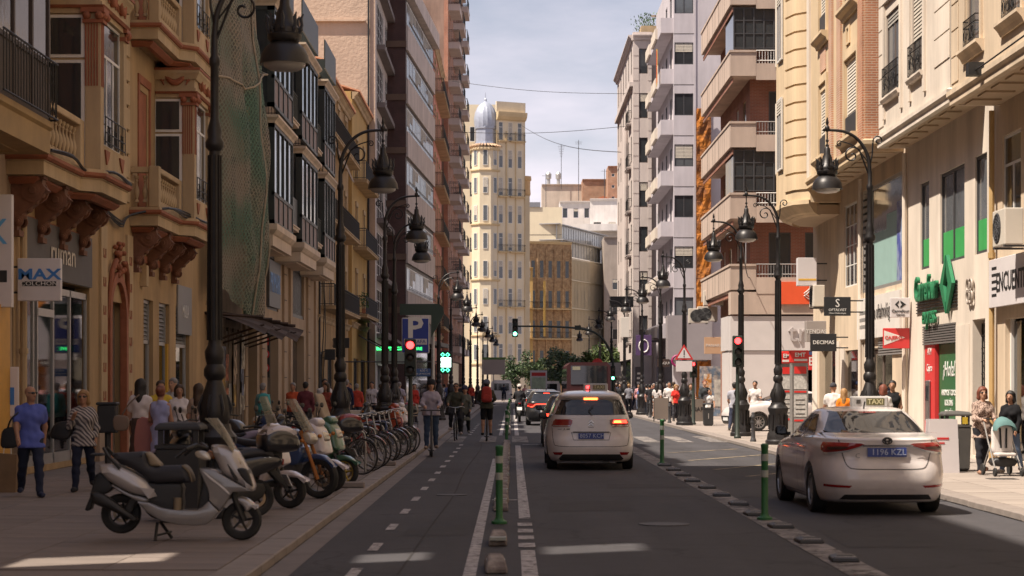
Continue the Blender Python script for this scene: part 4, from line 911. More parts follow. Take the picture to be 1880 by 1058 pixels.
def build_r1():
 Zf = 41.35; t = thing('cream_corner_building', 'cream building with deep overhang cut by frame edge at upper corner', 'building', (10.2, Zf, KH), -90)
 W, H, d = 71, 25, 1.0; P = Panel(t)
 P.hole(1.9,.1,2.2,2.9); P.hole(5.6,.1,3.8,3.0); P.win(1.3, 4.6, 1.5, 2.2, 'two transom'); P.win(4.0, 4.6, 1.5, 2.2, 'two transom')
 for k in range(8): P.win(12+k*7, .3, 4.0, 3.2, 'three', frame=DGREY); P.win(12+k*7, 4.7, 2.2, 2.2, 'two')
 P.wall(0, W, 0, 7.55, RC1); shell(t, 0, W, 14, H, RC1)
 interior(t, SHOPWARM, .7, 8, .1, 3.2)
 P.part(MB().box(.82,2.98,.16,.17,.12,2.95), 'shop_pane', SEE); P.part(MB().box(3.72,7.48,.16,.17,.12,3.05), 'shop_pane', SEE)
 P.part(MB().box(.8,.9,.1,.2,.1,3.0).box(2.9,3.0,.1,.2,.1,3.0), 'shopfront_frame', WHITEP)
 B = overhang(t, Zf, .35, W, d, 7.5, H, RC1)
 for fl in range(5):
  z = 7.5 + .9 + fl*3.5
  for k in range(9):
   x = 2.0 + k*3.4 + (0 if k % 2 else .3); B.win(x, z, 1.15 if k % 2 == 0 else .95, 1.9, 'one', frame=TAUPE, glass=GLASSB, rec=.22, blind=.35 if (k + fl) % 2 else .0, blindm=BLIND)
 B.wall(.35, W, 7.5, H, RC1, 'bay_front', t=.3); returns(t, .35, W, d, 7.5, H, RC1)
 for fl in range(3):
  z = 8.4 + fl*3.5
  for k in range(4):
   x = 2.0 + k*3.4 + (0 if k % 2 else .3); guard(B, x, z, 1.0, h=.55)
   B.part(MB().sweep([(0,-.24),(.04,-.24),(.08,-.16),(.13,-.10),(.17,-.06),(.17,.0),(0,0)], [(x-.85,0),(x+.85,0)]), 'sill', RC1, 0, 0, z)
   B.part(MB().box(x-.75,x-.62,-.05,0,z,z+2.0).box(x+.62,x+.75,-.05,0,z,z+2.0).box(x-.75,x+.75,-.07,0,z+2.0,z+2.15), 'window_surround', RC1)
 quoin_lines(B, .35, .95, 7.9, 19, .55, RC1)
 B.band(.35, W, H-.4, CORN, RC1)
 P.part(MB().tube([(.15,-.12,0),(.15,-.12,7.4)], .06, 8).tube([(.15,-.12,4.3),(.15,-.12,4.42)], .08, 8), 'drain_pipe', mat('ochre_pipe',(.45,.30,.13),.6), smooth=40)
 B.part(MB().box(3.1,3.35,-.35,-.05,7.65,7.9).tube([(3.2,-.2,7.75),(4.5,-.25,7.72),(9,-.2,7.8)], .02, 4), 'cable_clamp', BLACK)
build_r1()
GREENF = mat('green_film', (.05,.36,.10), .4, 0, .1, 2, 0)
def build_r2():
 Zf = 50.6; t = thing('white_bay_building', 'white-cream building over the supermarket with projecting upper storeys', 'building', (10.2, Zf, KH), -90)
 W, H, d = 9.2, 25.5, .75; P = Panel(t); x_ = lambda Z: Zf - Z
 wins = ((x_(48.45), 1.02, 1), (x_(45.45), 2.5, 2), (x_(42.65), 1.1, 1))
 for x, w, n in wins: P.hole(x, 4.5, w, 2.15)
 P.hole(3.75, .08, 3.55, 2.95); P.hole(7.75, .08, 1.15, 3.0)
 P.wall(0, W, 0, 7.9, RC2, t=.45); shell(t, 0, W, 13, H, RC2); interior(t, SHOPDARK, .2, 9, .1, 3.3, .46, 3); interior(t, SHOPDARK, .2, 9, 4.4, 6.8, .46, 2)
 for x, w, n in wins:
  f = MB(); f.box(x-w/2,x-w/2+.06,.04,.1,4.5,6.65); f.box(x+w/2-.06,x+w/2,.04,.1,4.5,6.65); f.box(x-w/2,x+w/2,.04,.1,6.58,6.65); f.box(x-w/2,x+w/2,.04,.1,4.5,4.57)
  if n == 2: f.box(x-.05,x+.05,.04,.1,4.57,6.58)
  o = P.part(f, 'window', DGREY)
  P.put(MB().box(x-w/2+.06,x+w/2-.06,.07,.08,5.25,6.58).mesh('pane', GLASSB), 'pane', parent=o); P.put(MB().box(x-w/2+.06,x+w/2-.06,.065,.085,4.57,5.25).mesh('green_film', GREENF), 'green_film', parent=o)
 B = overhang(t, Zf, .12, W-.9, d, 7.75, H, RC2)
 for fl in range(5):
  z = 8.85 + fl*3.45
  for x, w, bl in ((2.0, 1.9, .12), (4.95, 1.4, .0)):
   B.win(x, z, w, 2.1, 'two', frame=TAUPE, glass=GLASSB, rec=.25, blind=bl or (.55 if x > 4 else .2), blindm=BLINDG if x < 3 else BLIND)
 B.wall(.12, W-.9, 7.75, H, RC2, 'bay_front', t=.32); returns(t, .12, W-.9, d, 7.75, H, RC2)
 for fl in range(3):
  z = 8.85 + fl*3.45
  for x, w in ((2.0,1.9),(4.95,1.4)):
   guard(B, x, z, w, h=.75)
   B.part(MB().box(x-w/2-.22,x-w/2-.02,-.06,0,z-.5,z+2.4).box(x+w/2+.02,x+w/2+.22,-.06,0,z-.5,z+2.4).box(x-w/2-.22,x+w/2+.22,-.08,0,z+2.4,z+2.6), 'window_surround', RC2)
   B.part(MB().sweep([(0,-.12),(.10,-.12),(.14,-.04),(.14,0),(0,0)], [(x-w/2-.12,0),(x+w/2+.12,0)]), 'sill', RC2, 0, 0, z)
 quoin_lines(B, 6.75, 8.28, 8.7, 22, .62, RC2); quoin_lines(B, .15, .75, 8.2, 22, .62, RC2)
 B.band(.12, W-.9, H-.4, CORN, RC2)
 P.part(MB().tube([(.12,-.1,0),(.12,-.1,7.6)], .06, 8), 'drain_pipe', RC2, smooth=40)
 # supermarket front
 o = P.part(MB().box(2.05,5.5,.05,.25,2.75,3.04), 'shutter_box', mat('shutter_grey',(.13,.12,.115),.6))
 s = MB()
 for k in range(8): s.box(2.0,5.55,-.03,.05,2.62+.06*k,2.66+.06*k)
 P.part(s, 'roller_shutter', MATS['shutter_grey'])
 P.part(MB().box(2.05,3.2,.02,.12,.08,2.72), 'cash_machine_front', mat('red_panel',(.62,.045,.045),.4,0,.05,2,0))
 a = P.part(MB().box(2.3,2.75,-.03,.02,.75,1.75), 'cash_machine', STEEL, bevel=.02); P.put(MB().box(2.36,2.69,-.036,-.03,1.25,1.62).mesh('screen', GLASS), 'screen', parent=a)
 text('ATM', .24, WHITEP, a, (2.62,.012,2.45), sx=.9); text('Cajero', .26, WHITEP, a, (2.62,.012,2.05), sx=.85)
 g = P.part(MB().box(3.35,5.45,.10,.14,.15,2.62), 'green_poster', mat('dark_green_film',(.03,.13,.05),.4,0,.1,2,0)); wl = paint('white_letter',(.75,.75,.72))
 text('\u00a1Hola!', .52, wl, g, (4.4,.09,2.0), shear=.2); 
 for k, s_ in enumerate(('ABRIMOS TODOS', 'LOS D\u00cdAS', 'DEL A\u00d1O')): text(s_, .2, wl, g, (4.4,.09,1.45-.24*k))
 c = P.put(MB().box(3.7,5.0,.07,.10,.45,.72).mesh('club_badge', paint('navy_badge',(.04,.05,.25))), 'club_badge', parent=g); text('El Club', .2, wl, g, (4.2,.06,.585))
 # iron gate door with diamond lattice
 q = MB(); 
 for k in range(6): q.tube([(7.25+.2*k,.2,.1),(7.25+.2*k,.2,3.0)], .018, 4)
 for k in range(10):
  q.tube([(7.2+.11*math.cos(a)+.55,.19,.35+.28*k+.11*math.sin(a)) for a in [PI*2*j/10 for j in range(11)]], .014, 4); q.tube([(7.2,.19,.2+.28*k),(8.3,.19,.34+.28*k)], .012, 4)
 P.part(q, 'gate_lattice', IRON); P.part(MB().box(7.2,8.3,.24,.26,.1,3.0), 'gate_glass', GLASS)
 P.part(MB().box(5.6,6.9,-.02,-.001,.1,3.0), 'stone_pier', RC2)
 # lettering over the door
 gm = mat('letter_green', (.025,.19,.085), .4, 0, .05, 2, 0); sg = MB()
 for k in range(9): sg.box(1.25,5.75,-.035,-.012,3.42+.075*k,3.445+.075*k)  # black bars stand in for the shadow lines cast behind the lettering
 st = P.part(sg, 'sign_shadow_bars', BLACK)
 text('Carrefour', .86, gm, st, (2.75,-.10,3.98), ext=.04, sx=.72, bold=.012); text('express', .62, gm, st, (3.1,-.10,3.32), ext=.03, sx=.75, shear=.15, bold=.006)
 lg = MB(); lg.prism([(4.35,3.98),(4.95,4.66),(4.95,4.38),(4.72,3.98),(4.95,3.58),(4.95,3.30)], -.12, -.04, 'y'); P.part(lg, 'logo_chevron', gm)
 lg = MB(); lg.prism([(5.65,3.98),(5.05,3.30),(5.05,3.72),(5.22,3.98),(5.05,4.24),(5.05,4.66)], -.12, -.04, 'y'); P.part(lg, 'logo_arrow', gm)
 cl = MB()
 for k in range(4):
  a0 = PI/4 + k*PI/2
  pts = [(7.15 + .0 + (.17*math.cos(a0) - 0) + .15*math.cos(a), -.06, 3.72 + .17*math.sin(a0) + .15*math.sin(a)) for a in [2*PI*j/16 for j in range(16)]]
  cl.tube(pts, .032, 6, closed=True)
 P.part(cl, 'clover_emblem', mat('warm_grey_metal',(.34,.29,.25),.5,.2), smooth=60)
build_r2()
def build_r3():
 Zf = 60.8; t = thing('brick_strip_building', 'golden cream building with vertical brick strips over pale shopfronts', 'building', (10.2, Zf, KH), -90)
 W, H, d = 10.1, 26, 1.0; P = Panel(t); x_ = lambda Z: Zf - Z
 P.hole(6.6, 4.3, 5.9, 2.95); P.hole(6.7,.08,3.0,2.55); P.hole(2.0,.08,2.4,2.6); P.hole(1.7,4.6,2.2,2.5)
 P.wall(0, W, 0, 8, RC1, t=.3); shell(t, 0, W, 13, H, RC3); interior(t, SHOPWARM, .3, 9.8, .1, 2.9, .31, 3); interior(t, SHOPDARK, .3, 9.8, 4.2, 7.3, .31, 2)
 scr = mat('turquoise_screen', (.30,.46,.43), .5, 0, .06, 2, 0)
 f = MB(); f.box(3.65,9.55,.02,.06,7.15,7.25); f.box(3.65,9.55,.02,.06,4.3,4.4)
 for x in (3.65, 5.0, 9.47): f.box(x, x+.08, .02,.06,4.4,7.15)
 P.part(f, 'window', ALU); P.part(MB().box(5.08,9.47,.05,.06,5.9,7.15), 'pane', GLASS)
 P.part(MB().box(5.08,9.47,.04,.07,4.4,5.9).box(7.2,9.47,.041,.07,5.9,6.3), 'screen_film', scr); P.part(MB().box(8.7,9.3,.025,.038,4.4,6.5), 'blue_film', mat('blue_film',(.07,.09,.33),.4,0,.4,1,0,c2=(.3,.35,.5),fac2=1.5))
 lv = MB()
 for k in range(14): lv.box(3.73,5.0,.02,.1,4.42+.2*k,4.54+.2*k)
 P.part(lv, 'louvre', ALU)
 P.win(1.7, 4.6, 2.2, 2.5, 'three grid', cut=False)
 s = P.part(MB().box(3.5,9.8,-.12,-.002,2.95,4.12), 'shop_fascia', paint('white_fascia',(.74,.70,.66))); dkl = paint('dark_letter',(.05,.045,.045))
 text('cl\u00ednica oftalmol\u00f3gica', .55, dkl, s, (7.2,-.14,3.65), sx=.82)
 for k in range(3): P.put(MB().box(3.7,5.2,-.125,-.12,3.25+.2*k,3.35+.2*k).mesh('fascia_stripe', ALU), 'fascia_stripe', parent=s)
 lv = MB()
 for k in range(7): lv.box(5.2,8.2,-.03,.02,2.66+.0+.0,2.67); lv.box(6.4,9.6,-.05,.0,2.45+.07*k,2.49+.07*k)
 P.part(lv, 'vent_grille', ALU)
 P.part(MB().box(5.25,8.15,.07,.08,.1,2.6), 'shop_pane', SEE); P.part(MB().box(.85,3.15,.07,.08,.1,2.65), 'shop_pane', SEE)
 P.part(MB().box(5.2,5.3,.04,.1,.1,2.6).box(8.1,8.2,.04,.1,.1,2.6).box(6.65,6.75,.04,.1,.1,2.6).box(5.2,8.2,.05,.09,2.5,2.6), 'shopfront_frame', TAUPE)
 for x in (.1, 3.3, 4.3): P.part(MB().box(x, x+.7, -.05, 0, .0, 2.8), 'stone_pier', RC2)
 B = overhang(t, Zf, .0, W-.4, d, 7.75, H, RC3); zf = 8.35
 for fl in range(5):
  z = zf + fl*3.6
  B.win(2.9, z, 1.3, 2.0, 'two', frame=WHITEP, rec=.2, blind=.75, blindm=paint('white_blind',(.66,.60,.52))); B.win(7.7, z, 1.9, 2.1, 'two', frame=WHITEP, rec=.2, blind=.8, blindm=paint('white_blind',(.66,.60,.52)))
 B.wall(0, W-.4, 7.75, H, RC3, 'bay_front', t=.3); returns(t, 0, W-.4, d, 7.75, H, RC3, near=BRK)
 for fl in range(4):
  z = zf + fl*3.6
  for x, w in ((2.9,1.3),(7.7,1.9)):
   B.part(MB().box(x-w/2+.02,x+w/2-.02,-.02,.05,z+.02,z+.62), 'window_apron', mat('dark_mesh_panel',(.04,.04,.045),.5))
   B.part(MB().sweep([(0,-.30),(.06,-.30),(.10,-.20),(.20,-.14),(.24,-.08),(.24,0),(0,0)], [(x-w/2-.35,0),(x+w/2+.35,0)]), 'sill', RC3, 0, 0, z)
   B.part(MB().box(x-w/2-.2,x-w/2-.02,-.06,0,z,z+2.2).box(x+w/2+.02,x+w/2+.2,-.06,0,z,z+2.2).box(x-w/2-.2,x+w/2+.2,-.06,0,z+2.2,z+2.4), 'window_surround', RC3)
  B.part(MB().box(2.4,3.4,-.03,-.002,z+2.55,z+3.2), 'brick_inset', BRKP)
  B.part(MB().box(6.9,7.05,-.04,-.002,z+2.6,z+3.1).box(7.35,7.5,-.04,-.002,z+2.6,z+3.1).box(7.05,7.35,-.04,-.002,z+2.6,z+2.66).box(7.05,7.35,-.04,-.002,z+3.04,z+3.1), 'raised_frame', RC3)
 for x0, x1, m_ in ((4.2,4.7,BRKP),(5.6,6.2,BRKP),(8.95,9.65,BRK),(.02,.5,RC2)): B.part(MB().box(x0, x1, -.07, -.001, 8.0, H-.5), 'brick_strip', m_)
 B.part(MB().box(9.25,9.66,-.02,d+.0,8.0,H-.5), 'brick_return', BRK)
 B.band(0, W-.4, H-.4, CORN, RC3)
 P.part(MB().tube([(3.9,-.1,0),(3.9,-.1,7.6)], .06, 8), 'drain_pipe', RC2, smooth=40)
build_r3()
def build_r4():
 """rounded corner bay at the side street"""
 t = thing('rounded_corner_building', 'golden cream corner building with rounded banded bay at the side street', 'building', (10.2, 66.4, KH), -90)
 P = Panel(t); W, H = 5.6, 26; P.hole(3.0,.1,3.4,2.8); P.wall(0, W, 0, 8, RC1, t=.3); shell(t, 0, W, 13, H, RC3); interior(t, SHOPWARM, .4, 5.2, .1, 3.0, .31, 3)
 P.part(MB().box(1.3,4.7,.2,.22,.1,2.9), 'shop_pane', SEE)
 P.part(MB().box(.1,1.2,-.05,0,0,3.0), 'stone_pier', RC2); P.part(MB().box(4.85,5.5,-.05,0,0,3.0), 'stone_pier', RC2)
 pts = [(5.6,0),(5.6,-.95),(5.2,-1.35),(4.4,-1.55),(2.6,-1.6),(1.4,-1.4),(.4,-1.0),(0,0)]
 pts = pts[::-1]
 b = MB(); b.prism(pts, 7.3, H, 'z'); P.part(b, 'bay_front', RC3)
 sp = [(-.5,-.4),(-.2,-.3),(-.1,-.2),(0,-.12),(.08,-.05),(.08,.08),(-.5,.08)]
 P.part(MB().sweep(sp, pts[1:-1]), 'bay_moulding', RC3, 0, 0, 7.3)
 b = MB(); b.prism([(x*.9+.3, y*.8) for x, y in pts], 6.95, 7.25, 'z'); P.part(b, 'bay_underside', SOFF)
 z = 7.7
 while z < 23:
  P.part(MB().sweep([(-.05,.02),(.045,.02),(.045,.5),(-.05,.5)], [pts[4],pts[5],pts[6]]), 'quoin_band', RC3, 0, 0, z); P.part(MB().sweep([(-.05,.02),(.04,.02),(.04,.5),(-.05,.5)], [pts[1],pts[2]]), 'quoin_band', RC3, 0, 0, z); z += .55
 for fl in range(5):
  z = 8.5 + fl*3.5; xm = (pts[2][0]+pts[3][0])/2; ym = (pts[2][1]+pts[3][1])/2; an = math.degrees(math.atan2(pts[3][1]-pts[2][1], pts[3][0]-pts[2][0]))
  w = Panel(t, (xm, ym, z), an); o = w.win(0, 0, .95, 2.3, 'two', rec=-.02, cut=False, blind=.35, blindm=BLINDG)
  xm = (pts[3][0]+pts[4][0])/2; ym = (pts[3][1]+pts[4][1])/2; w = Panel(t, (xm, ym, z), 0); w.win(0, 0, 1.0, 2.3, 'two', rec=-.05, cut=False, blind=.2)
build_r4()
CONC = stucco('beige_concrete', (.52,.41,.34), .08, .2); BRICK5 = brickmat('dark_orange_brick', (.30,.095,.055), (.25,.08,.048), (.30,.2,.15))
def build_r5():
 t = thing('corner_balcony_block', 'brick apartment block with wraparound concrete balconies across the side street', 'building', (10.8, 101.5, KH), -90)
 P = Panel(t); W, H = 12.5, 30; hf = 3.2; G = 6.1
 for fl in range(8):
  for x, w in ((1.8,1.0),(4.4,1.2),(7.6,1.0),(10.4,1.3)): P.win(x, G+.3+hf*fl, w, 2.0, 'one', frame=CREAM2, blind=.4 if (fl+int(x))%2 else 0, rec=.1)
 P.hole(5.5,.1,8,3.2); P.wall(0, W, 0, H, BRICK5); shell(t, 0, W-.3, 10, H, BRICK5, y0=.3)
 P.part(MB().box(1.5,9.5,.2,.24,.1,3.3), 'shop_pane', GLASS)
 S = Panel(t, (W, 0, 0), 90)      # side facing the camera: x to the right, away from the street
 for fl in range(8):
  z = G+hf*fl
  S.win(1.35, z+.25, 1.0, 2.2, 'two', frame=DGREY, rec=.15); S.win(3.6, z+.1, 2.2, 2.35, 'three', frame=DGREY, rec=.15)
 S.hole(3.2,.1,3.6,2.9)
 S.wall(0, 9, 0, H, BRICK5, 'side_wall')
 S.part(MB().box(1.4,5,.3,.34,.1,3.0), 'shop_pane', SHOPDARK)
 for fl in range(8):
  z = G + hf*fl
  b = MB(); path = [(0-.05, -1.0), (W+1.0, -1.0), (W+1.0, .15)]
  b.sweep([(-1.0,-.2),(0,-.2),(0,.86),(.04,.86),(.04,.96),(-.18,.96),(-.18,.86),(-.16,.86),(-.16,-.02),(-1.0,-.02)], path); o = P.part(b, 'balcony', CONC, 0, 0, z)
  S.part(MB().box(.16,5.4,-.95,0,z-.19,z-.03).box(.16,5.4,-1.0,-.88,z-.38,z+.36), 'balcony_slab', CONC)
  q = MB()
  for zz in (.95,.5): q.tube([(.17,-.94,z+zz),(5.3,-.94,z+zz)], .02, 4)
  for k in range(39): q.tube([(.18+.13*k,-.94,z+.36),(.18+.13*k,-.94,z+.95)], .012, 4, False)
  S.part(q, 'railing', WHITEP if fl % 2 else ALU)
  P.part(MB().box(-.05, W+.9, -.9, -.85, z-.5, z-.30), 'slab_shadow_gap', BRICK5)
  for k in range(5): P.part(MB().box(.6+2.6*k,.62+2.6*k,-1.006,-1.0,z-.19,z+.85), 'panel_joint', JOINT)
  if fl in (1, 3, 6):
   g = MB()
   for k in range(5): g.box(-.85+.45*k,-.80+.45*k,-.86,-.82,z+1.02,z+2.9)
   for zz in (1.05,1.7,2.3,2.85): g.box(-.85,1.0,-.85,-.83,z+zz,z+zz+.04)
   S.part(g, 'gallery_frame', DGREY); S.part(MB().box(-.85,1.0,-.82,-.81,z+1.02,z+2.9), 'gallery_pane', GLASS)
   P.part(MB().box(W-2.5,W+.85,-.83,-.82,z+1.02,z+2.9), 'gallery_pane', GLASS)
 # white shop box at street level with lettering and sale banner
 ws = paint('white_cladding', (.62,.58,.57)); P.part(MB().box(W-3.0, W-.01, -1.0, .0, 3.2, 4.75), 'shop_fascia', ws)
 f = S.part(MB().box(-.98, 5.5, -.9, -.01, 3.18, 4.72), 'shop_fascia', ws)
 P.part(MB().box(W-3.0, W-.01, -.95, -.01, 0, 3.17), 'shop_box', ws); S.part(MB().box(-.93, 1.35, -.85, -.01, 0, 3.16), 'shop_box', ws); S.part(MB().box(5.05,5.5,-.85,-.01,0,3.16), 'shop_box', ws)
 text('tran', 1.2, paint('pale_grey_letter',(.45,.41,.40)), f, (2.6,-.93,3.95), ext=.05)
 r = S.part(MB().box(1.45,4.9,-.86,-.80,2.3,3.05), 'sale_banner', MATS['red_panel']); text('REBAJAS', .55, WHITEP, r, (3.2,-.87,2.67))
 oc = S.part(MB().box(1.2,5.5,-1.08,-1.0,5.25,6.25), 'shop_sign', mat('orange_red_panel',(.75,.10,.03),.5,0,.05,2,0)); text('O', .6, WHITEP, oc, (3.4,-1.09,5.9)); text('REAL', .26, WHITEP, oc, (3.6,-1.09,5.45))
 dm = MB()
 for k in range(2): dm.tube([(2.3,-1.1,5.62+.12*k),(2.65,-1.1,5.37+.12*k),(3.0,-1.1,5.62+.12*k),(2.65,-1.1,5.9+.12*k)], .03, 4, closed=True)
 S.part(dm, 'logo_diamonds', WHITEP)
 S.part(MB().box(-.98,5.5,-.98,-.01,4.8,5.80), 'parapet', CONC)
 S.part(MB().box(1.8,2.8,-.9,-.86,3.3-.32,3.12), 'street_plate', paint('blue_plate',(.05,.08,.2)))
build_r5()
def ac_unit(loc, rz, label, s=1.0):
 t = thing('air_conditioner', label, 'air conditioner', loc, rz, 'air conditioners on the facades')
 MB().box(-.42*s,.42*s,-.32*s,0,0,.62*s).build('casing', paint('ac_white',(.60,.55,.48)), t, bevel=.02*s)
 g = MB(); c = (-.1*s, .31*s)
 for r_ in (.06,.12,.18,.24): g.tube([(c[0]+r_*s*math.cos(a), -.33*s, c[1]+r_*s*math.sin(a)) for a in [2*PI*k/16 for k in range(16)]], .008*s, 4, closed=True)
 for k in range(6): a = PI*k/6; g.tube([(c[0]-.25*s*math.cos(a),-.332*s,c[1]-.25*s*math.sin(a)),(c[0]+.25*s*math.cos(a),-.332*s,c[1]+.25*s*math.sin(a))], .006*s, 4)
 g.build('fan_grille', DGREY, t)
 MB().lathe([(.26*s,0),(.26*s,.012)], 18).build('fan_recess', BLACK, t).matrix_local = Matrix.Translation((c[0],-.318*s,c[1])) @ Matrix.Rotation(R(90),4,'X')
 MB().box(-.38*s,-.33*s,-.32*s,.2*s,-.04,0).box(.33*s,.38*s,-.32*s,.2*s,-.04,0).build('bracket', DGREY, t); return t
ac_unit((9.87, 38.3, 4.45), -90, 'cream air conditioner near the frame edge above white sign', 1.15)
ac_unit((9.85, 62.2, 4.2), -90, 'air conditioner on rounded corner wall beside grey box sign', 1.1)
for x, z, l in ((10.2, 5.75, 'upper air conditioner on brick side wall by orange cladding'), (9.9, 4.95, 'second air conditioner below it on brick corner wall'), (9.45, 4.85, 'outermost of the two lower air conditioners at brick corner')): ac_unit((x, 99.6, z), 0, l, 1.2)
def build_r6():
 wl = stucco('lilac_white_panel', (.56,.52,.55), .07, .15)
 t = thing('lilac_white_building', 'lilac-white apartment building with boxed window bays and flag', 'building', (10.3, 140, KH), -90)
 P = Panel(t); W, H = 15, 28; hf = 3.25
 for fl in range(7):
  for k in range(4): P.win(2+k*3.6, 5.6+hf*fl, 1.5, 1.6, 'two', frame=DGREY)
 P.hole(W/2,.1,W-2,3.4); P.wall(0, W, 0, H, wl); shell(t, 0, W-.3, 10, H, wl, y0=.3); P.part(MB().box(1,W-1,.2,.24,.1,3.4), 'shop_pane', GLASS)
 S = Panel(t, (W,0,0), 90)
 for fl in range(7): S.win(.66, 5.8+hf*fl, 1.2, 1.4, 'two', frame=DGREY, rec=.12, glass=GLASS if fl % 3 else GLASSB, blind=(0,.4,0,.6)[fl % 4])
 S.wall(0, 9, 0, H, wl, 'side_wall')
 for fl in range(8): S.part(MB().box(.0,1.3,-.012,-.001,4.5+hf*fl,4.53+hf*fl), 'panel_joint', JOINT)
 S.part(MB().box(1.30,1.42,-.06,0,0,H), 'pipe_duct', wl)
 for fl in range(7):
  z = 4.6+hf*fl
  P.part(MB().box(2.0,W-.2,-.8,0,z,z+.95), 'balcony_front', wl); P.part(MB().box(2.5,6,-.95,-.8,z+.1,z+.8).box(8,12,-.95,-.8,z+.1,z+.8), 'balcony_planter', RC2)
 fo = mat('orange_foam', (.55,.19,.025), .95, 0, .45, 1.2, .9, 3, c2=(.16,.06,.02), fac2=1.2, bd=.2)
 f = MB(); n, m_ = 5, 40
 ids = [[f.pt((1.45 + .9*i/n, -.30 - .16*rnd.random(), 2.4 + 16.8*j/m_)) for i in range(n+1)] for j in range(m_+1)]
 for j in range(m_):
  for i in range(n): f.face((ids[j][i],ids[j][i+1],ids[j+1][i+1],ids[j+1][i]))
 S.part(f, 'foam_coating', fo)
 S.part(MB().box(1.45,2.35,-.1,0,.0,19.1), 'foam_backing', fo)
 S.part(MB().box(-.5,2.3,-1.6,-.0,3.2,6.0), 'grey_sign_box', paint('mauve_grey',(.30,.27,.28)))
 fl_ = MB()
 fl_.prism([(0,0),(.7,-.1),(.7,-2.2),(0,-2.4)], -.01, .01, 'y'); o = P.part(fl_, 'flag', mat('flag_yellow',(.75,.50,.05),.8,0,0,1,0), W-1.2, -1.0, 23.2)
 for k in range(4): P.put(MB().box(.02+.17*k,.09+.17*k,-.016,.016,-2.2,-.12).mesh('flag_stripe', MATS['red_panel']), 'flag_stripe', parent=o)
build_r6()
def build_r7():
 wl = stucco('stone_white', (.60,.53,.50), .06, .14); t = thing('white_stone_building', 'white stone building with narrow side windows and planted roof edge', 'building', (8.7, 162, KH), -90)
 P = Panel(t); W, H = 21, 27; hf = 3.2
 for fl in range(7):
  for k in range(6): P.win(2+k*3.4, 5.0+hf*fl, 1.2, 1.9, 'two', frame=DARKW)
 P.hole(10,.1,17,3.4); P.wall(0, W, 0, H, wl); shell(t, 0, W-.3, 10, H, wl, y0=.3); P.part(MB().box(2,W-2,.2,.24,.1,3.4), 'shop_pane', GLASS)
 S = Panel(t, (W,0,0), 90)
 for fl in range(7): S.win(.75, 4.8+hf*fl, .62, 1.8, 'one', frame=DARKW, rec=.15, blind=.3 if fl % 2 else 0)
 S.wall(0, 1.35, 0, H, wl, 'side_wall')
 for k in range(28): S.part(MB().box(.02,.42,-.035,0,1+.9*k,1.82+.9*k), 'stone_block', wl); S.part(MB().box(1.08,1.34,-.035,0,1+.9*k,1.82+.9*k), 'stone_block', wl)
 bw = mat('mauve_brown_panel', (.24,.165,.15), .9, 0, .12, .8, .2, 10, .2)
 S.part(MB().box(1.36, 3.2, .8, 1.0, 0, H), 'recessed_wall', bw)
 for fl in range(9): S.part(MB().box(1.37,3.2,.70,.8,2.6+hf*fl,2.75+hf*fl), 'panel_ledge', mat('tan_ledge',(.36,.27,.2)))
 P.band(0, W, H-.6, CORN, wl); S.band(0, 1.35, H-.6, CORN, wl); P.part(MB().box(.5,W,-.25,0,H-3.9,H-3.6), 'string_course', wl)
 for fl in range(6): P.balcony(W-3.4, 4.7+hf*fl, 3, .3, wl, .9)
 P.part(MB().box(W-9,W-6,-.35,0,5,H-6), 'rounded_bay', wl, bevel=.3)
 q = MB()
 for k in range(420):
  x, y, z = W-.6-rnd.random()*3.4, 1.2+rnd.gauss(0,.5), H+rnd.random()*1.5; a = rnd.random()*6.28
  q.poly([(x,y,z),(x+.16*math.cos(a),y+.1*math.sin(a),z+.10*math.sin(a*3)),(x+.13*math.cos(a+.7),y+.12*math.sin(a+.7),z+.16)])
 P.part(q, 'roof_plants', MATS['leaf_green']); P.part(MB().box(W-4.2,W-.3,.6,1.8,H,H+.5), 'roof_planter', CREAM2)
 # penthouse setback behind
 P.part(MB().box(10,W-3,4,9,H,H+4.5), 'penthouse', wl)
build_r7()
# small side block that closes the side street on the right, behind the corner building
t = thing('side_street_house', 'plain cream house along the side street behind corner building', 'building', (24, 70, KH), 180 - 180)
P = Panel(t)
for fl in range(6):
 for k in range(5): P.win(2+k*3.2, 4.8+3.3*fl, 1.2, 1.9, 'two')
P.wall(0, 18, 0, 25, RC1); shell(t, 0, 18, 10, 25, RC1)
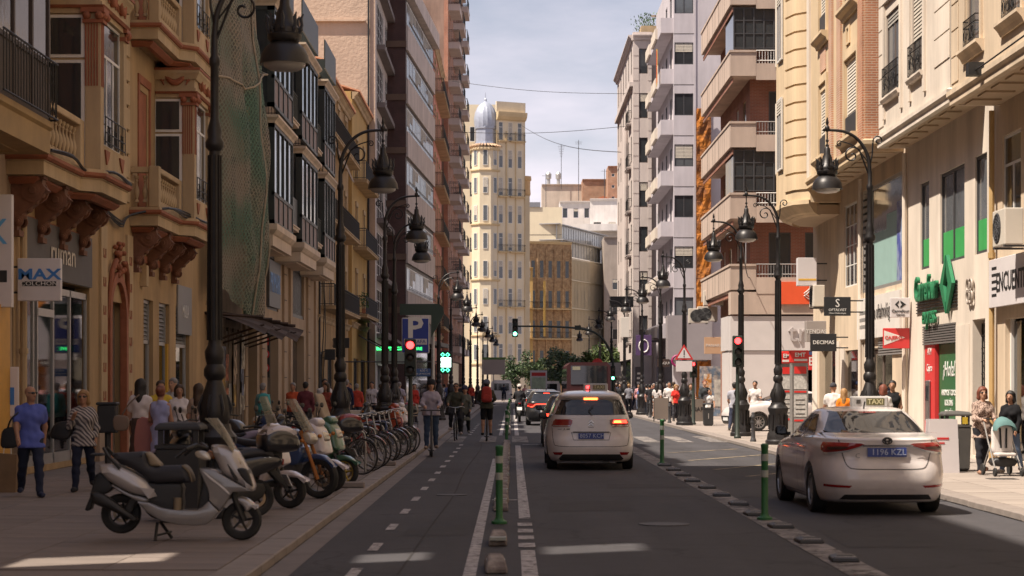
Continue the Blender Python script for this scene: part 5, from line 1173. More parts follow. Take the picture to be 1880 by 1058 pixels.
# ---------------------------------------------------------------- far end of the street
TW = stucco('tower_cream', (.70,.60,.44), .06, .08); TWD = stucco('tower_trim', (.58,.45,.27), .06, .1)
def build_tower():
 t = thing('domed_corner_tower_building', 'cream corner building with octagonal turret and blue-grey ribbed dome', 'building', (-6.2, 262, KH), 0)
 P = Panel(t); W1 = 3.6
 # left wing (faces camera, stepped back), turret, right wing turning along the bend
 hf = 3.7; H = 36.5
 for fl in range(9): P.win(.9, 4.5+hf*fl, .7, 2.0, 'one')
 P.wall(-3.5, 1.6, 0, 33, TW); P.band(-3.5, 1.6, 32.5, CORN, TWD)
 # turret
 cx, cy, r = 2.65, .3, 1.95; n = 8; ring = [(cx + r*math.cos(2*PI*(k+.5)/n), cy + r*math.sin(2*PI*(k+.5)/n)) for k in range(n)]
 P.part(MB().prism(ring, 0, 33.2, 'z'), 'turret', TW)
 for z in (4.2, 8, 15.4, 22.8, 30.0, 32.8):
  P.part(MB().sweep([(-.1,0),(.12,0),(.18,.12),(.18,.26),(-.1,.26)], ring[::1], True), 'turret_band', TWD, 0, 0, z)
 for fl in range(8):
  for k in range(n):
   a = 2*PI*k/n
   if math.sin(a) > .3: continue
   z = 4.9 + hf*fl; wx = cx + (r*.925)*math.cos(a); wy = cy + (r*.925)*math.sin(a)
   w = Panel(t, (wx, wy, z), math.degrees(a)+90); w.win(0, 0, .62, 2.1, 'one', rec=-.06, cut=False, frame=WHITEP, glass=GLASSB, blind=.0 if (fl*3+k) % 4 else .6)
 tiles = MB(); 
 for k in range(28): a = 2*PI*k/28; tiles.tube([(cx+1.3*math.cos(a),cy+1.2*math.sin(a),33.75),(cx+2.3*math.cos(a),cy+2.3*math.sin(a),33.35)], .12, 6)
 P.part(tiles, 'tile_skirt', mat('pale_roof_tile',(.50,.34,.22),.85,0,.2,6,.2))
 zc = mat('zinc_dome', (.36,.39,.47), .5, .2, .12, 2, .1); dm = MB()
 dm.lathe([(1.5,0),(1.5,.3),(1.36,.35),(1.36,2.1),(1.5,2.2),(1.52,2.45)], 8, (cx, cy, 33.6)); P.part(dm, 'dome_drum', zc)
 m = 32; prof = [(1.4,0),(1.48,.5),(1.49,1.2),(1.36,1.9),(1.12,2.5),(.82,2.95),(.45,3.25),(.2,3.4)]
 dm = MB().rings([[(cx + rr*(1 + .045*(k % 2))*math.cos(2*PI*k/m), cy + rr*(1 + .045*(k % 2))*math.sin(2*PI*k/m), 36.05+z) for k in range(m)] for rr, z in prof]); P.part(dm, 'dome', zc, smooth=30)
 P.part(MB().lathe([(.22,0),(.16,.2),(.2,.35),(.05,.6),(.03,1.3)], 8, (cx, cy, 39.4)), 'finial', zc)
 # right wing: front turned slightly towards the street bend
 B = Panel(t, (4.1, -.6, 0), 26); hb = 38.5
 for fl in range(9):
  for k in range(3): B.win(.7 + 1.4*k, 4.7+hf*fl, .62, 2.4, 'one transom', rec=.12, glass=GLASSB, blind=(.0,.35,.8,.5)[(fl*3+k*2) % 4])
 B.wall(0, 4.3, 0, hb, TW)
 for fl in range(9):
  if fl in (4, 6, 8, 2): B.balcony(.95, 4.6+hf*fl, 1.3, .5, TWD, .9, sp=.2); B.balcony(3.05, 4.6+hf*fl, 2.2, .55, TWD, .9, sp=.2)
  for k in range(4): B.part(MB().box(.0+1.4*k,.2+1.35*k,-.12,0,4.5,hb-3), 'pilaster', TWD) if fl == 0 else None
 B.band(0, 4.3, hb-1.6, [(0,0),(.3,.1),(.6,.5),(.7,.9),(.7,1.1),(0,1.1)], TWD); B.part(MB().box(0,4.3,-.1,.2,hb-.5,hb+.9), 'parapet', TW)
 P.part(MB().box(-3.4,4.2,2.5,14,0,hb+.9), 'rear_block', TW); P.part(MB().box(4.0,7.7,2.2,9,0,hb-.05), 'rear_wing', TW)
 P.part(MB().box(-3.3,-1.0,2.4,4,hb+.9,hb+3.0), 'roof_hut', TWD)
 P.part(MB().box(6.9,8.6,3.4,8,0,27.2), 'low_wing', TW); P.part(MB().lathe([(.75,0),(.85,.3),(.78,1.0),(.8,2.0),(.95,2.2),(.9,2.7)], 14, (7.9,4.4,27.2)), 'round_turret', mat('ochre_turret',(.55,.36,.18),.8,0,.1,2,.1))
build_tower()
def far_block(name, label, x, y, rz, W, H, D, m, rows, cols, ww=.9, wh=1.8, z0=4.5, hf=3.4, balc=None, frame=None, style='one', trim=None, blind=.3, roofm=None):
 t = thing(name, label, 'building', (x, y, KH), rz); P = Panel(t)
 for fl in range(rows):
  for k in range(cols): P.win(W*(k+.5)/cols, z0+hf*fl, ww, wh, style, frame=frame, blind=blind if (k*2+fl) % 3 == 0 else 0)
 P.wall(0, W, 0, H, m); shell(t, 0, W, D, H, m, y0=.02)
 if balc:
  for fl in balc: P.balcony(W/2, z0+hf*fl-.1, W*.9, .7, trim or m, 1.0, sp=.22)
 P.band(0, W, H-.4, CORN, trim or m); return t, P
OB = mat('brown_ornate', (.40,.27,.15), .9, 0, .3, 1.6, .5, 6, c2=(.28,.17,.09), fac2=2.5)
t, P = far_block('brown_ornate_building', 'brown patterned facade with dark iron balconies behind street trees', 2.6, 300, 24, 7.2, 23.6, 10, OB, 4, 5, .7, 2.7, 4.2, 4.6, (0,1,2), CREAM2, trim=TWD, blind=0)
for k in range(6): P.part(MB().box(1.44*k-.1 if k else 0, 1.44*k+.12 if k < 5 else 7.2, -.14, 0, 3, 22.5), 'pilaster', OB)
P.part(MB().box(2.0,2.35,-.95,-.9,9,17.5), 'yellow_banner', mat('banner_yellow',(.5,.32,.08),.7))
t, P = far_block('yellow_slip_house', 'slim yellow facade between turret building and brown ornate building', 1.6, 299, 10, 1.6, 19.5, 8, YEL, 4, 1, .8, 2.4, 4.2, 4.6, (0,1,2))
def build_fins():
 t = thing('fin_clad_office', 'pale office block with vertical fin cladding and glazed top floors', 'building', (8.2, 318, KH), 71)
 P = Panel(t); W, H = 34, 22.5; m = stucco('fin_cream', (.74,.65,.48), .05, .06); fin = stucco('fin_tan', (.66,.56,.40), .05, .05)
 P.hole(W/2+.4,.1,W-2,5.4); P.wall(0, W, 0, H, m); P.part(MB().box(1,W-1,.2,.25,.1,5.4), 'shop_pane', GLASS)
 n = 40
 for k in range(n): P.part(MB().box(.8+(W-1)*k/n, .95+(W-1)*k/n, -.35, 0, 5.6, H-.3), 'cladding_fin', fin)
 for k in range(3): P.part(MB().box(.1,W,-.38,-.02,9.5+4.6*k,9.65+4.6*k), 'floor_band', m)
 for k in range(20):
  if k % 3 != 1: P.part(MB().box(3+1.3*k,3.7+1.3*k,-.05,-.002,14.6+(k%2)*.4,17.4), 'slit_window', GLASS)
 for fl in range(2):
  z = H + .2 + 2.6*fl; q = MB()
  for k in range(20): q.box(.2+1.6*k*(1-.15*fl),.3+1.6*k*(1-.15*fl),.3+.8*fl,.4+.8*fl,z,z+2.4)
  q.box(.2,32-4*fl,.3+.8*fl,.4+.8*fl,z+2.2,z+2.3); P.part(q, 'glazing_frame', STEEL); P.part(MB().box(.2,32-4*fl,.36+.8*fl,.4+.8*fl,z,z+2.3), 'glazing', mat('pale_sky_glass',(.50,.50,.46),.1,0,.2,1,0)); P.part(MB().box(-.1,33-4*fl,-.2+.8*fl,6,z+2.4,z+2.55), 'roof_slab', ALU)
 P.part(MB().box(0,W,.3,12,0,H), 'body', m)
 F = Panel(t, (0,.0,0), -71)
 F.part(MB().box(-7.5,-.05,1.2,9,0,30.5), 'stone_flank', m); F.part(MB().box(-6.0,-3.6,1.0,1.2,30.5,31.3), 'roof_rail', STEEL)
 for k in range(6): F.part(MB().box(-7.2,-.1,1.17,1.2,8+3.6*k,8.05+3.6*k), 'stone_joint', JOINT)
 for fl in range(4): F.win(-.9, 6+4.2*fl, .9, 2.6, 'one', rec=1.1, cut=False)
build_fins()
t, P = far_block('grey_end_building', 'plain grey-beige slab closing the view beside right-hand facades', 15.5, 330, 0, 4.0, 26.5, 10, stucco('grey_beige',(.40,.34,.30)), 4, 1, 1.2, 1.8, 5, 4.2)
t, P = far_block('white_terrace_house', 'white flat with blue-framed window and terrace above the fin-clad office', 14.0, 352, -6, 8, 35, 9, stucco('terrace_white',(.66,.62,.60)), 2, 3, 1.4, 1.8, 24, 5)
P.part(MB().box(-3,8,-3.2,0,29,30.2), 'terrace_parapet', MATS['terrace_white'])
t, P = far_block('ochre_roof_house', 'ochre rooftop house with red tiles among antennas', 13.6, 372, 0, 7.4, 35.6, 9, stucco('far_ochre',(.62,.42,.2)), 2, 3, 1.0, 1.4, 27, 4.2)
P.part(MB().prism([(-.6,35.6),(3.7,37.4),(8,35.6)], -.4, 9, 'y'), 'tiled_roof', mat('red_roof_tile',(.46,.15,.07),.85,0,.2,4,.2))
t, P = far_block('pale_roof_block', 'pale rooftop block with ventilators on the skyline', 6.0, 395, 0, 9, 42, 9, stucco('far_pale',(.58,.50,.42)), 1, 3, 1.0, 1.4, 36, 4)
for k, x in enumerate((1.4, 3.4)): P.part(MB().lathe([(.35,0),(.35,1.2),(.55,1.3),(.6,2.2),(.3,2.6)], 8, (x,2,42)), 'ventilator', ALU)
t, P = far_block('brick_stair_tower', 'brick stair tower with small square openings on the skyline', 18.6, 380, 0, 6, 44, 8, brickmat('far_brick',(.42,.21,.12),(.36,.17,.1),(.4,.3,.22)), 3, 3, .6, .6, 37.5, 2.2, blind=0)
t, P = far_block('low_brick_roof', 'low brown brick roof hut beside brick stair tower', 14.0, 390, 0, 6.5, 42.5, 8, MATS['far_brick'], 1, 2, .6, .8, 36, 3)
t, P = far_block('white_attic', 'white attic flat with lilac doors below the roof antennas', 8.8, 362, 0, 6, 35.5, 6, MATS['terrace_white'], 2, 3, .9, 1.8, 29, 3.4, frame=paint('lilac_frame',(.4,.38,.5)))
def antenna(x, y, z, h, label, arms=5):
 t = thing('roof_antenna', label, 'antenna', (x, y, z)); q = MB(); q.tube([(0,0,0),(0,0,h)], .06, 5)
 for k in range(arms): q.tube([(-.7+.08*k,0,h-.4-.35*k),(.7-.08*k,0,h-.4-.35*k)], .03, 4)
 q.build('mast', DGREY, t)
antenna(6.4, 370, 27.5, 14, 'thin bare antenna, leftmost of the roof masts', 1); antenna(9.9, 394, 41, 9, 'tall roof antenna with many crossbars', 7); antenna(12.6, 371, 36, 12, 'dark thick mast beside the tiled roof', 2); antenna(17.5, 371, 36.5, 6, 'short mast right of the red roof', 1)
# infill along the bend so that no horizon shows
for k, (x, y, rz, W, H, lb) in enumerate(((-60, 330, 0, 56, 20, 'low cream terrace behind the turret building'), (24, 300, -40, 30, 24, 'cream terrace behind the white stone building'))):
 far_block('terrace_row', lb, x, y, rz, W, H, 10, TW, 5, 12)
# ---------------------------------------------------------------- street lamps
LAMPGLASS = mat('lamp_bowl', (.42,.40,.37), .25, 0, .1, 5, 0)
def make_lamp():
 t = thing('street_lamp', 'x', 'street lamp', (0,0,0), 0, 'ornate iron street lamps'); m = LAMPIRON
 b = MB(); o8 = lambda r, z: [(r*math.cos(PI/4*k+PI/8), r*math.sin(PI/4*k+PI/8), z) for k in range(8)]
 b.rings([o8(r, z) for r, z in ((.36,0),(.36,.10),(.32,.14),(.30,.30),(.26,.36),(.25,.86),(.28,.92),(.29,1.0),(.22,1.08),(.20,1.16))])
 for k in range(8):
  a = PI/4*k; c = (.245*math.cos(a), .245*math.sin(a)); b.tube([(c[0],c[1],.42),(c[0],c[1],.82)], .03, 5)
 b.build('pedestal', m, t, 35)
 MB().lathe([(.17,1.15),(.19,1.22),(.20,1.34),(.175,1.46),(.12,1.62),(.095,1.70),(.135,1.76),(.135,1.84),(.10,1.90),(.12,1.98),(.125,2.06),(.085,2.14),(.078,2.2),(.074,3.2),(.07,4.55),(.115,4.60),(.12,4.66),(.085,4.72),(.095,4.80),(.07,4.9),(.055,4.96),(.052,5.6),(.068,5.63),(.068,5.7),(.045,5.74),(.042,6.0)], 14).build('column', m, t, 40)
 fl = MB()
 for k in range(10): a = 2*PI*k/10; fl.tube([(.088*math.cos(a),.088*math.sin(a),2.2),(.078*math.cos(a),.078*math.sin(a),4.5)], .012, 4)
 for k in range(7): a = 2*PI*k/7; fl.tube([(.17*math.cos(a),.17*math.sin(a),1.24),(.21*math.cos(a),.21*math.sin(a),1.36),(.15*math.cos(a),.15*math.sin(a),1.52)], .02, 5)
 fl.build('fluting', m, t, 60)
 # gooseneck arm towards +x
 arm = MB(); pts = smooth_poly([(0,0,5.95),(.04,0,6.3),(.22,0,6.62),(.5,0,6.80),(.87,0,6.84)], 6, False); arm.tube(pts, [.042-.016*i/len(pts) for i in range(len(pts))], 8)
 arm.lathe([(.02,0),(.05,.04),(.05,.1),(.02,.14),(.035,.19),(.008,.3)], 8, (.87,0,6.80)); arm.ball((.93,0,6.84), .035, 6, 5)
 arm.build('arm', m, t, 50)
 scr = MB()
 def spiral(cx, cz, r0, a0, turns, sg=1, r1=.02): return [(cx + (r0 + (r1-r0)*k/22)*math.cos(a0 + sg*turns*2*PI*k/22), 0, cz + (r0 + (r1-r0)*k/22)*math.sin(a0 + sg*turns*2*PI*k/22)) for k in range(23)]
 scr.tube([(.03,0,5.95)] + spiral(.36, 6.32, .20, PI*1.05, 1.4, -1)[2:], .018, 6); scr.tube(spiral(-.17, 6.62, .11, -.3, 1.3, 1), .016, 6); scr.tube([(0,0,6.1),(-.05,0,6.35),(-.06,0,6.58)], .018, 6)
 scr.tube(smooth_poly([(.05,0,6.2),(.3,0,6.5),(.62,0,6.62)], 5, False), .013, 5); scr.tube(spiral(.62,6.56,.06,PI/2,1.2,-1,.01), .012, 5)
 scr.build('scrollwork', m, t, 60)
 ln = thing('lantern', None, None, (.87,0,0)); del_ = ln; ln.parent = t
 h = MB(); h.tube([(0,0,6.82),(0,0,6.52)], .016, 6); h.ball((0,0,6.62), .035, 6, 5); h.ball((0,0,6.52), .04, 6, 5)
 h.lathe([(.03,6.5),(.06,6.46),(.065,6.36),(.10,6.28),(.12,6.16),(.17,6.10),(.19,6.06),(.185,5.98),(.16,5.93)], 12)
 h.build('cap', m, ln, 40)
 c = MB()
 for k in range(8):
  a = 2*PI*k/8; ca, sa = math.cos(a), math.sin(a)
  c.tube([(.175*ca,.175*sa,6.0),(.215*ca,.215*sa,6.12),(.20*ca,.20*sa,6.2),(.235*ca,.235*sa,6.26)], [.03,.022,.026,.006], 5); c.ball((.195*ca,.195*sa,6.06), .035, 6, 4)
 c.lathe([(.17,5.9),(.21,5.94),(.215,6.0),(.18,6.02)], 12); c.build('crown_ring', m, ln, 50)
 MB().lathe([(.13,5.92),(.17,5.90),(.25,5.83),(.295,5.74),(.31,5.66),(.315,5.63),(.30,5.63),(.285,5.66),(.2,5.78),(.05,5.84)], 20, cap=False).build('bell_shade', m, ln, 50)
 MB().lathe([(.272,5.655),(.25,5.60),(.19,5.565),(.10,5.55),(.01,5.545)], 18).build('glass_bowl', LAMPGLASS, ln, 60)
 return t
LP = make_lamp(); used = []
def lamp(x, y, rz, label):
 o = LP if not used else copy_tree(LP); used.append(1); o.location = (x, y, KH); o.rotation_euler = (0, 0, R(rz)); o['label'] = label
for x, y, l in ((-3.7,24.4,'tallest street lamp, right behind the silver scooter'), (-3.5,40,'street lamp between parked motorcycles and dark glazed bays'), (-3.5,54,'street lamp just before the parking sign, nearer of the close pair'), (-3.78,63,'street lamp just before the parking sign, farther of the close pair'),
 (-3.4,91,'street lamp behind the green pharmacy cross'), (-3.3,106,'street lamp past the pharmacy cross'), (-3.3,133,'far street lamp before the brick tower block'), (-3.1,146,'second far street lamp by brick tower block'), (-2.9,165,'third far street lamp by brick tower block'), (-2.7,182,'fourth far street lamp near the domed tower'), (-2.5,200,'last small street lamp below the domed tower')):
 lamp(x, y, 0, l)
for x, y, l in ((7.3,40,'street lamp rising behind the white sedan taxi roof'), (7.3,53.8,'street lamp beside the red bus-stop panels'), (7.3,62.5,'street lamp beside the red traffic light'), (7.0,79.6,'street lamp carrying the triangular warning sign'), (7.2,95,'street lamp behind the warning sign among the crowd'), (7.1,107,'street lamp in front of lilac building crowd'),
 (7.0,122,'far street lamp near the white stone building'), (7.0,138,'second far street lamp along the white stone building'), (7.0,156,'third far street lamp along the white stone building'), (7.0,178,'last small street lamp behind the red bus')):
 lamp(x, y, 180, l)
# ---------------------------------------------------------------- traffic lights
REDL = lamp_mat('red_signal_light', (1.0,.03,.03), 6); GRNL = lamp_mat('green_signal_light', (.15,1.0,.55), 5); OFFL = mat('dark_lens', (.05,.045,.04), .3, var=0, bump=0)
SIGG = mat('signal_green_black', (.02,.03,.024), .5, 0, .1, 4, 0)
def signal_head(parent, x, y, z, lit, s=1.0, n=3):
 h = MB(); h.box(-.15*s, .15*s, 0, .22*s, 0, .32*n*s); b = h.mesh('signal_head', SIGG, bevel=.02*s); o = link(b, 'signal_head', parent, (x, y, z))
 for k in range(n):
  zc = (.16 + .32*k)*s
  l = MB().lathe([(.10*s,0),(.085*s,.018*s),(.04*s,.03*s)], 14); l_ = link(l.mesh('lens', {2:REDL,0:GRNL}.get(k, OFFL) if (lit == k) else OFFL, 50), 'lens', o, (0,-.002,zc)); l_.rotation_euler = (R(90),0,0)
  v = MB(); m = 9
  for j in range(m):
   a0, a1 = PI*(-.1 + 1.2*j/m), PI*(-.1 + 1.2*(j+1)/m); r0 = .115*s
   v.poly([(r0*math.cos(a0),0,zc+r0*math.sin(a0)),(r0*math.cos(a1),0,zc+r0*math.sin(a1)),(r0*math.cos(a1),-.14*s,zc+r0*math.sin(a1)),(r0*math.cos(a0),-.14*s,zc+r0*math.sin(a0))])
  link(v.mesh('visor', SIGG), 'visor', o)
 return o
def signal(x, y, zh, lit, label, pole=True, s=1.0, n=3):
 t = thing('traffic_light', label, 'traffic light', (x, y, KH)); MB().lathe([(.11,0),(.11,.06),(.075,.1),(.07,1.2),(.055,1.25),(.052,zh)], 12).build('post', SIGG, t, 40)
 signal_head(t, 0, -.12, zh - .02 - .1, lit, s, n); return t
signal(-2.62, 50.6, 1.98, 2, 'traffic light showing red in front of the blue parking sign'); signal(6.9, 60, 2.30, 2, 'traffic light showing red beside the white shop'); 
t = signal(7.45, 80.5, 2.05, 1, 'pedestrian signal with red figure behind the café fence', n=2)
MB().box(-.04,.04,-.16,-.145,2.42,2.55).build('red_figure', REDL, t)
t = thing('signal_gantry', 'curved mast arm carrying a green traffic light over the road', 'traffic light', (6.6, 128, KH)); pts = smooth_poly([(0,0,0),(0,0,2.6),(-.12,0,3.6),(-.8,0,4.75),(-1.9,0,5.25),(-4.0,0,5.42),(-6.3,0,5.45)], 6, False)
MB().tube(pts, [.10-.045*i/len(pts) for i in range(len(pts))], 10).build('mast_arm', SIGG, t, 50); signal_head(t, -6.4, -.1, 4.75, 0, 1.25); signal_head(t, -.02, -.22, 1.9, 0, 1.0); MB().box(-2.5,-2.1,-.08,.08,5.2,5.5).build('arm_joint', SIGG, t)
# ---------------------------------------------------------------- signs
def board(name, label, x0, x1, z0, z1, y, m, th=.08, cat='sign', bracket=None, rim=None):
 t = thing(name, label, cat, ((x0+x1)/2, y, z0)); w = (x1-x0)/2
 MB().box(-w, w, 0, th, 0, z1-z0).build('panel', m, t, bevel=.008)
 if rim: MB().box(-w-.02,w+.02,.01,th-.01,-.02,0).box(-w-.02,w+.02,.01,th-.01,z1-z0,z1-z0+.02).box(-w-.02,-w,.01,th-.01,0,z1-z0).box(w,w+.02,.01,th-.01,0,z1-z0).build('rim', rim, t)
 if bracket:
  for f in (.2,.8): MB().tube([((-w if bracket < 0 else w), th/2, (z1-z0)*f), ((-w-.35 if bracket < 0 else w+.35), th/2, (z1-z0)*f)], .02, 5).build('bracket', IRON, t)
 return t
WP = paint('sign_white', (.66,.62,.63)); BLK = paint('sign_black', (.02,.02,.022)); NAVY = mat('sign_blue', (.02,.045,.30), .4, 0, .04, 2, 0); BLUEL = paint('letter_blue', (.05,.20,.55)); WL = paint('letter_white', (.75,.73,.70))
t = board('mattress_shop_sign', 'white square sign reading MAX COLCHON on the ornate facade', -8.70, -7.94, 3.22, 3.97, 34.5, WP, .12, bracket=-1)
text('MAX', .26, BLUEL, t, (0,-.006,.46), sx=1.35, bold=.008); MB().box(-.30,.30,-.006,0,.26,.345).build('black_strip', BLK, t); text('COLCHON', .105, WL, t, (0,-.012,.302), sx=1.25)
t = board('edge_shop_sign', 'tall white sign with blue letter cut by the frame edge', -9.9, -8.42, 3.05, 4.95, 33.0, WP, .14); text('MAX', .62, paint('letter_sky_blue',(.12,.38,.70)), t, (.0,-.006,1.25), sx=1.0); MB().box(-.6,.66,-.006,0,.42,.62).build('black_strip', BLK, t)
t = board('small_shop_notice', 'small white notice with blue square on the yellow kiosk', -9.2, -8.46, 1.2, 2.05, 33.6, WP, .05); MB().box(.0,.3,-.006,0,.2,.5).build('blue_square', BLUEL, t)
t = board('eye_clinic_sign', 'black projecting sign with white snake-like emblem and lettering', 8.60, 9.33, 3.64, 4.16, 54, BLK, bracket=1); text('S', .32, WL, t, (0,-.006,.34), sx=.9); text('OFTALVIST', .1, WL, t, (0,-.006,.16)); text('Cl\u00ednica Oftalmol\u00f3gica', .055, WL, t, (0,-.006,.07))
t = board('sport_shop_sign', 'black projecting sign reading DECIMAS', 8.83, 9.60, 2.73, 3.25, 58, BLK, bracket=1); text('DECIMAS', .155, WL, t, (0,-.006,.26), bold=.002)
t = board('supermarket_box_sign', 'white box sign with dark supermarket logo above the red cash sign', 9.66, 10.15, 3.46, 3.96, 50.0, WP, .14); text('Carrefour', .11, BLK, t, (0,-.006,.16)); text('express', .07, BLK, t, (0,-.006,.07)); MB().prism([(-.14,.33),(-.04,.43),(-.04,.38),(-.08,.33),(-.04,.28),(-.04,.23)], -.006, 0, 'y').build('logo_mark', BLK, t); MB().prism([(.14,.33),(.0,.23),(.0,.28),(.04,.33),(.0,.38),(.0,.43)], -.006, 0, 'y').build('logo_mark', BLK, t)
t = board('cash_sign', 'red projecting sign reading CAJERO with white arrow', 9.5, 10.17, 2.67, 3.19, 50.15, MATS['red_panel'], .10); MB().prism([(-.32,.08),(.22,.28),(-.32,.46)], -.005, 0, 'y').build('white_arrow', WL, t); text('CAJERO', .125, MATS['red_panel'], t, (-.08,-.010,.27), bold=.003)
t = board('travel_box_sign', 'pale grey projecting box sign with yellow stripe by corner bay', 9.02, 9.62, 4.87, 5.75, 61.9, WP, .35, bracket=1); MB().box(-.28,.28,-.006,0,.16,.22).build('yellow_stripe', paint('stripe_yellow',(.7,.42,.08)), t)
t = board('grey_box_sign', 'grey box sign with white capital letters under the air conditioner', 8.95, 9.55, 3.05, 3.68, 59.6, paint('sign_grey',(.34,.30,.28)), .4); text('TENDAS', .17, WL, t, (0,-.006,.3))
t = board('bakery_sign', 'peach sign reading PANARIA hanging by the orange foam wall', 9.75, 10.80, 3.30, 4.15, 99.4, paint('peach_panel',(.60,.38,.24)), .1); text('PANARIA', .22, WL, t, (0,-.006,.42))
t = board('clinic_fascia_sign', 'white fascia sign reading ENCUENTRA cut by frame edge', 10.02, 10.08, 3.35, 4.35, 37.2, WP, 4.0); text('ENCUENTRA', .55, BLK, t, (-.035,2.0,.48), rz=-90, sx=.85, bold=.008)
st = MB()
for k in range(5): st.box(-.034,-.03,3.35,3.75,.22+.14*k,.28+.14*k)
st.build('fascia_stripes', BLK, t)
t = board('dark_shop_sign', 'dark sign with thin white mark on the cream balcony house', -8.85, -8.05, 3.55, 4.05, 97, BLK, .1, bracket=-1)
t = board('optician_signs', 'stacked dark sign under the cream house balcony', -8.8, -8.3, 2.9, 3.4, 92, BLK, .08, bracket=-1)
t = thing('green_lit_fascia', 'shop fascia with bright green light strip beneath awning', 'sign', (-8.15, 118.6, 2.9)); GLED = lamp_mat('green_led', (.05,.9,.2), 1.6)
MB().box(0,.06,0,9,0,1.15).build('fascia', paint('pale_green_fascia',(.40,.45,.38)), t); MB().box(-.5,2.2,-.02,0,0.1,.9).build('side_fascia', MATS['pale_green_fascia'], t); MB().box(-.5,2.2,-.05,-.021,.92,1.12).build('light_strip', GLED, t); text('ib', .5, paint('leaf_letter',(.1,.25,.1)), t, (.4,-.03,.45))
# pharmacy cross
t = thing('pharmacy_cross', 'lit green pharmacy sign showing A 24', 'sign', (-3.25, 95.4, 2.35)); PW = lamp_mat('pharmacy_white_led', (.75,1.0,.88), 2.2)
MB().box(-.32,.32,0,.14,-.08,1.02).build('casing', BLK, t, bevel=.02); MB().box(-.28,.28,-.012,-.002,.24,.70).build('display', PW, t); text('A 24', .26, paint('cross_letter',(.02,.18,.1)), t, (0,-.02,.47))
for zz in (.1, .84):
 for xx in (-.12, .12):
  MB().tube([(xx-.09,-.012,zz),(xx,-.012,zz+.09),(xx+.09,-.012,zz),(xx,-.012,zz-.09)], .02, 4, closed=True).build('led_diamond', lamp_mat('pharmacy_green_led',(.1,1.0,.45),3), t)
MB().tube([(-.32,.07,.5),(-5.2,.07,.5)], .035, 6).build('bracket', DGREY, t)
# parking guidance sign
t = thing('parking_sign', 'blue square P parking sign with dark green curved arrow frame', 'sign', (-3.20, 65, KH)); GRN = mat('sign_dark_green', (.03,.055,.045), .5, 0, .1, 3, 0)
MB().lathe([(.09,0),(.09,.1),(.06,.14),(.055,3.9)], 10, (.58,.1,0)).build('post', ALU, t, 40)
MB().box(-.46,.46,0,.1,2.68,3.86).build('panel', WP, t, bevel=.04); MB().box(-.43,.43,-.012,-.001,2.71,3.83).build('blue_face', NAVY, t)
text('P', .95, WL, t, (-.02,-.02,3.50), bold=.025, sx=1.1); MB().box(-.38,.38,-.018,-.012,2.97,3.16).build('name_strip', WP, t); text('RUZAFA', .17, NAVY, t, (.02,-.024,3.065)); text('LIBRE', .15, GLED, t, (.05,-.02,2.83))
pts = [(-.50,3.92),(.72,3.92),(.86,3.98),(.93,4.12),(.86,4.26),(.72,4.32),(-.50,4.32)]
MB().prism([(-.52,3.95),(.52,3.95),(.52,3.2),(.95,4.0),(.92,4.2),(.80,4.32),(-.52,4.32)], .0, .12, 'y').build('arrow_frame', GRN, t)
t = board('rate_sign', 'small blue sign with night rate lettering under the parking sign', -3.34, -2.70, 2.02, 2.27, 65.1, paint('sign_mid_blue',(.05,.12,.32)), .03); text('6,50 \u20ac', .1, WL, t, (.1,-.006,.19)); text('TODA LA NOCHE', .075, WL, t, (0,-.006,.08))
# prohibition signs on a dark board by the stone pier
t = thing('no_parking_board', 'dark board with stacked red-ringed road signs beside the stone pier', 'sign', (-9.0, 71.4, 2.0)); MB().box(-.18,.18,0,.05,0,1.6).build('board', BLK, t); REDS = paint('sign_red', (.55,.03,.03))
for z in (.35, .85):
 d = MB().lathe([(.17,0),(.17,.012)], 18); o = link(d.mesh('red_ring', REDS), 'red_ring', t, (0,-.002,z)); o.rotation_euler = (R(90),0,0)
 d = MB().lathe([(.12,.0),(.12,.016)], 18); o = link(d.mesh('white_disc', WP), 'white_disc', t, (0,-.002,z)); o.rotation_euler = (R(90),0,0)
MB().box(-.14,.14,-.012,-.001,1.18,1.5).build('red_plate', REDS, t)
# warning triangle on its lamp post
t = thing('warning_sign', 'red-edged triangular warning sign with white plate below', 'sign', (6.95, 79.2, 2.75)); MB().prism([(-.38,0),(.38,0),(0,.62)], 0, .03, 'y').build('red_triangle', REDS, t); MB().prism([(-.27,.06),(.27,.06),(0,.50)], -.006, -.001, 'y').build('white_face', WP, t); MB().box(-.02,.02,-.011,-.006,.18,.38).box(-.02,.02,-.011,-.006,.10,.14).build('exclamation_mark', BLK, t); MB().box(-.33,.33,0,.02,-.48,-.05).build('plate', WP, t)
t = thing('no_entry_sign', 'round red no-entry sign behind the red bus', 'sign', (5.6, 128.5, KH)); o = link(MB().lathe([(.36,0),(.36,.02)], 20).mesh('red_disc', REDS), 'red_disc', t, (0,0,3.0)); o.rotation_euler = (R(90),0,0); MB().box(-.25,.25,-.03,-.021,2.93,3.07).build('white_bar', WP, t); MB().tube([(0,.03,0),(0,.03,3.3)], .035, 6).build('post', ALU, t)
t = board('purple_oval_sign', 'purple arched sign above the far crowd', 7.9, 8.9, 3.6, 4.9, 125, paint('purple_panel',(.09,.05,.14)), .1); MB().tube([(.3*math.cos(a),-.01,.6+.4*math.sin(a)) for a in [2*PI*k/14 for k in range(14)]], .04, 4, closed=True).build('pale_ring', WL, t)
t = board('aqui_sign', 'dark brown projecting sign reading AQUI', 8.3, 9.0, 2.75, 3.2, 112, paint('sign_brown',(.05,.03,.025)), .08); text('AQUI', .2, WL, t, (.1,-.006,.22))
t = board('grey_info_sign', 'pale grey information panel right of the red bus', 5.95, 7.25, 2.3, 3.2, 130.5, paint('panel_grey',(.32,.30,.30)), .06); MB().tube([(0,.03,0),(0,.03,-2.2)], .05, 6).build('post', ALU, t)
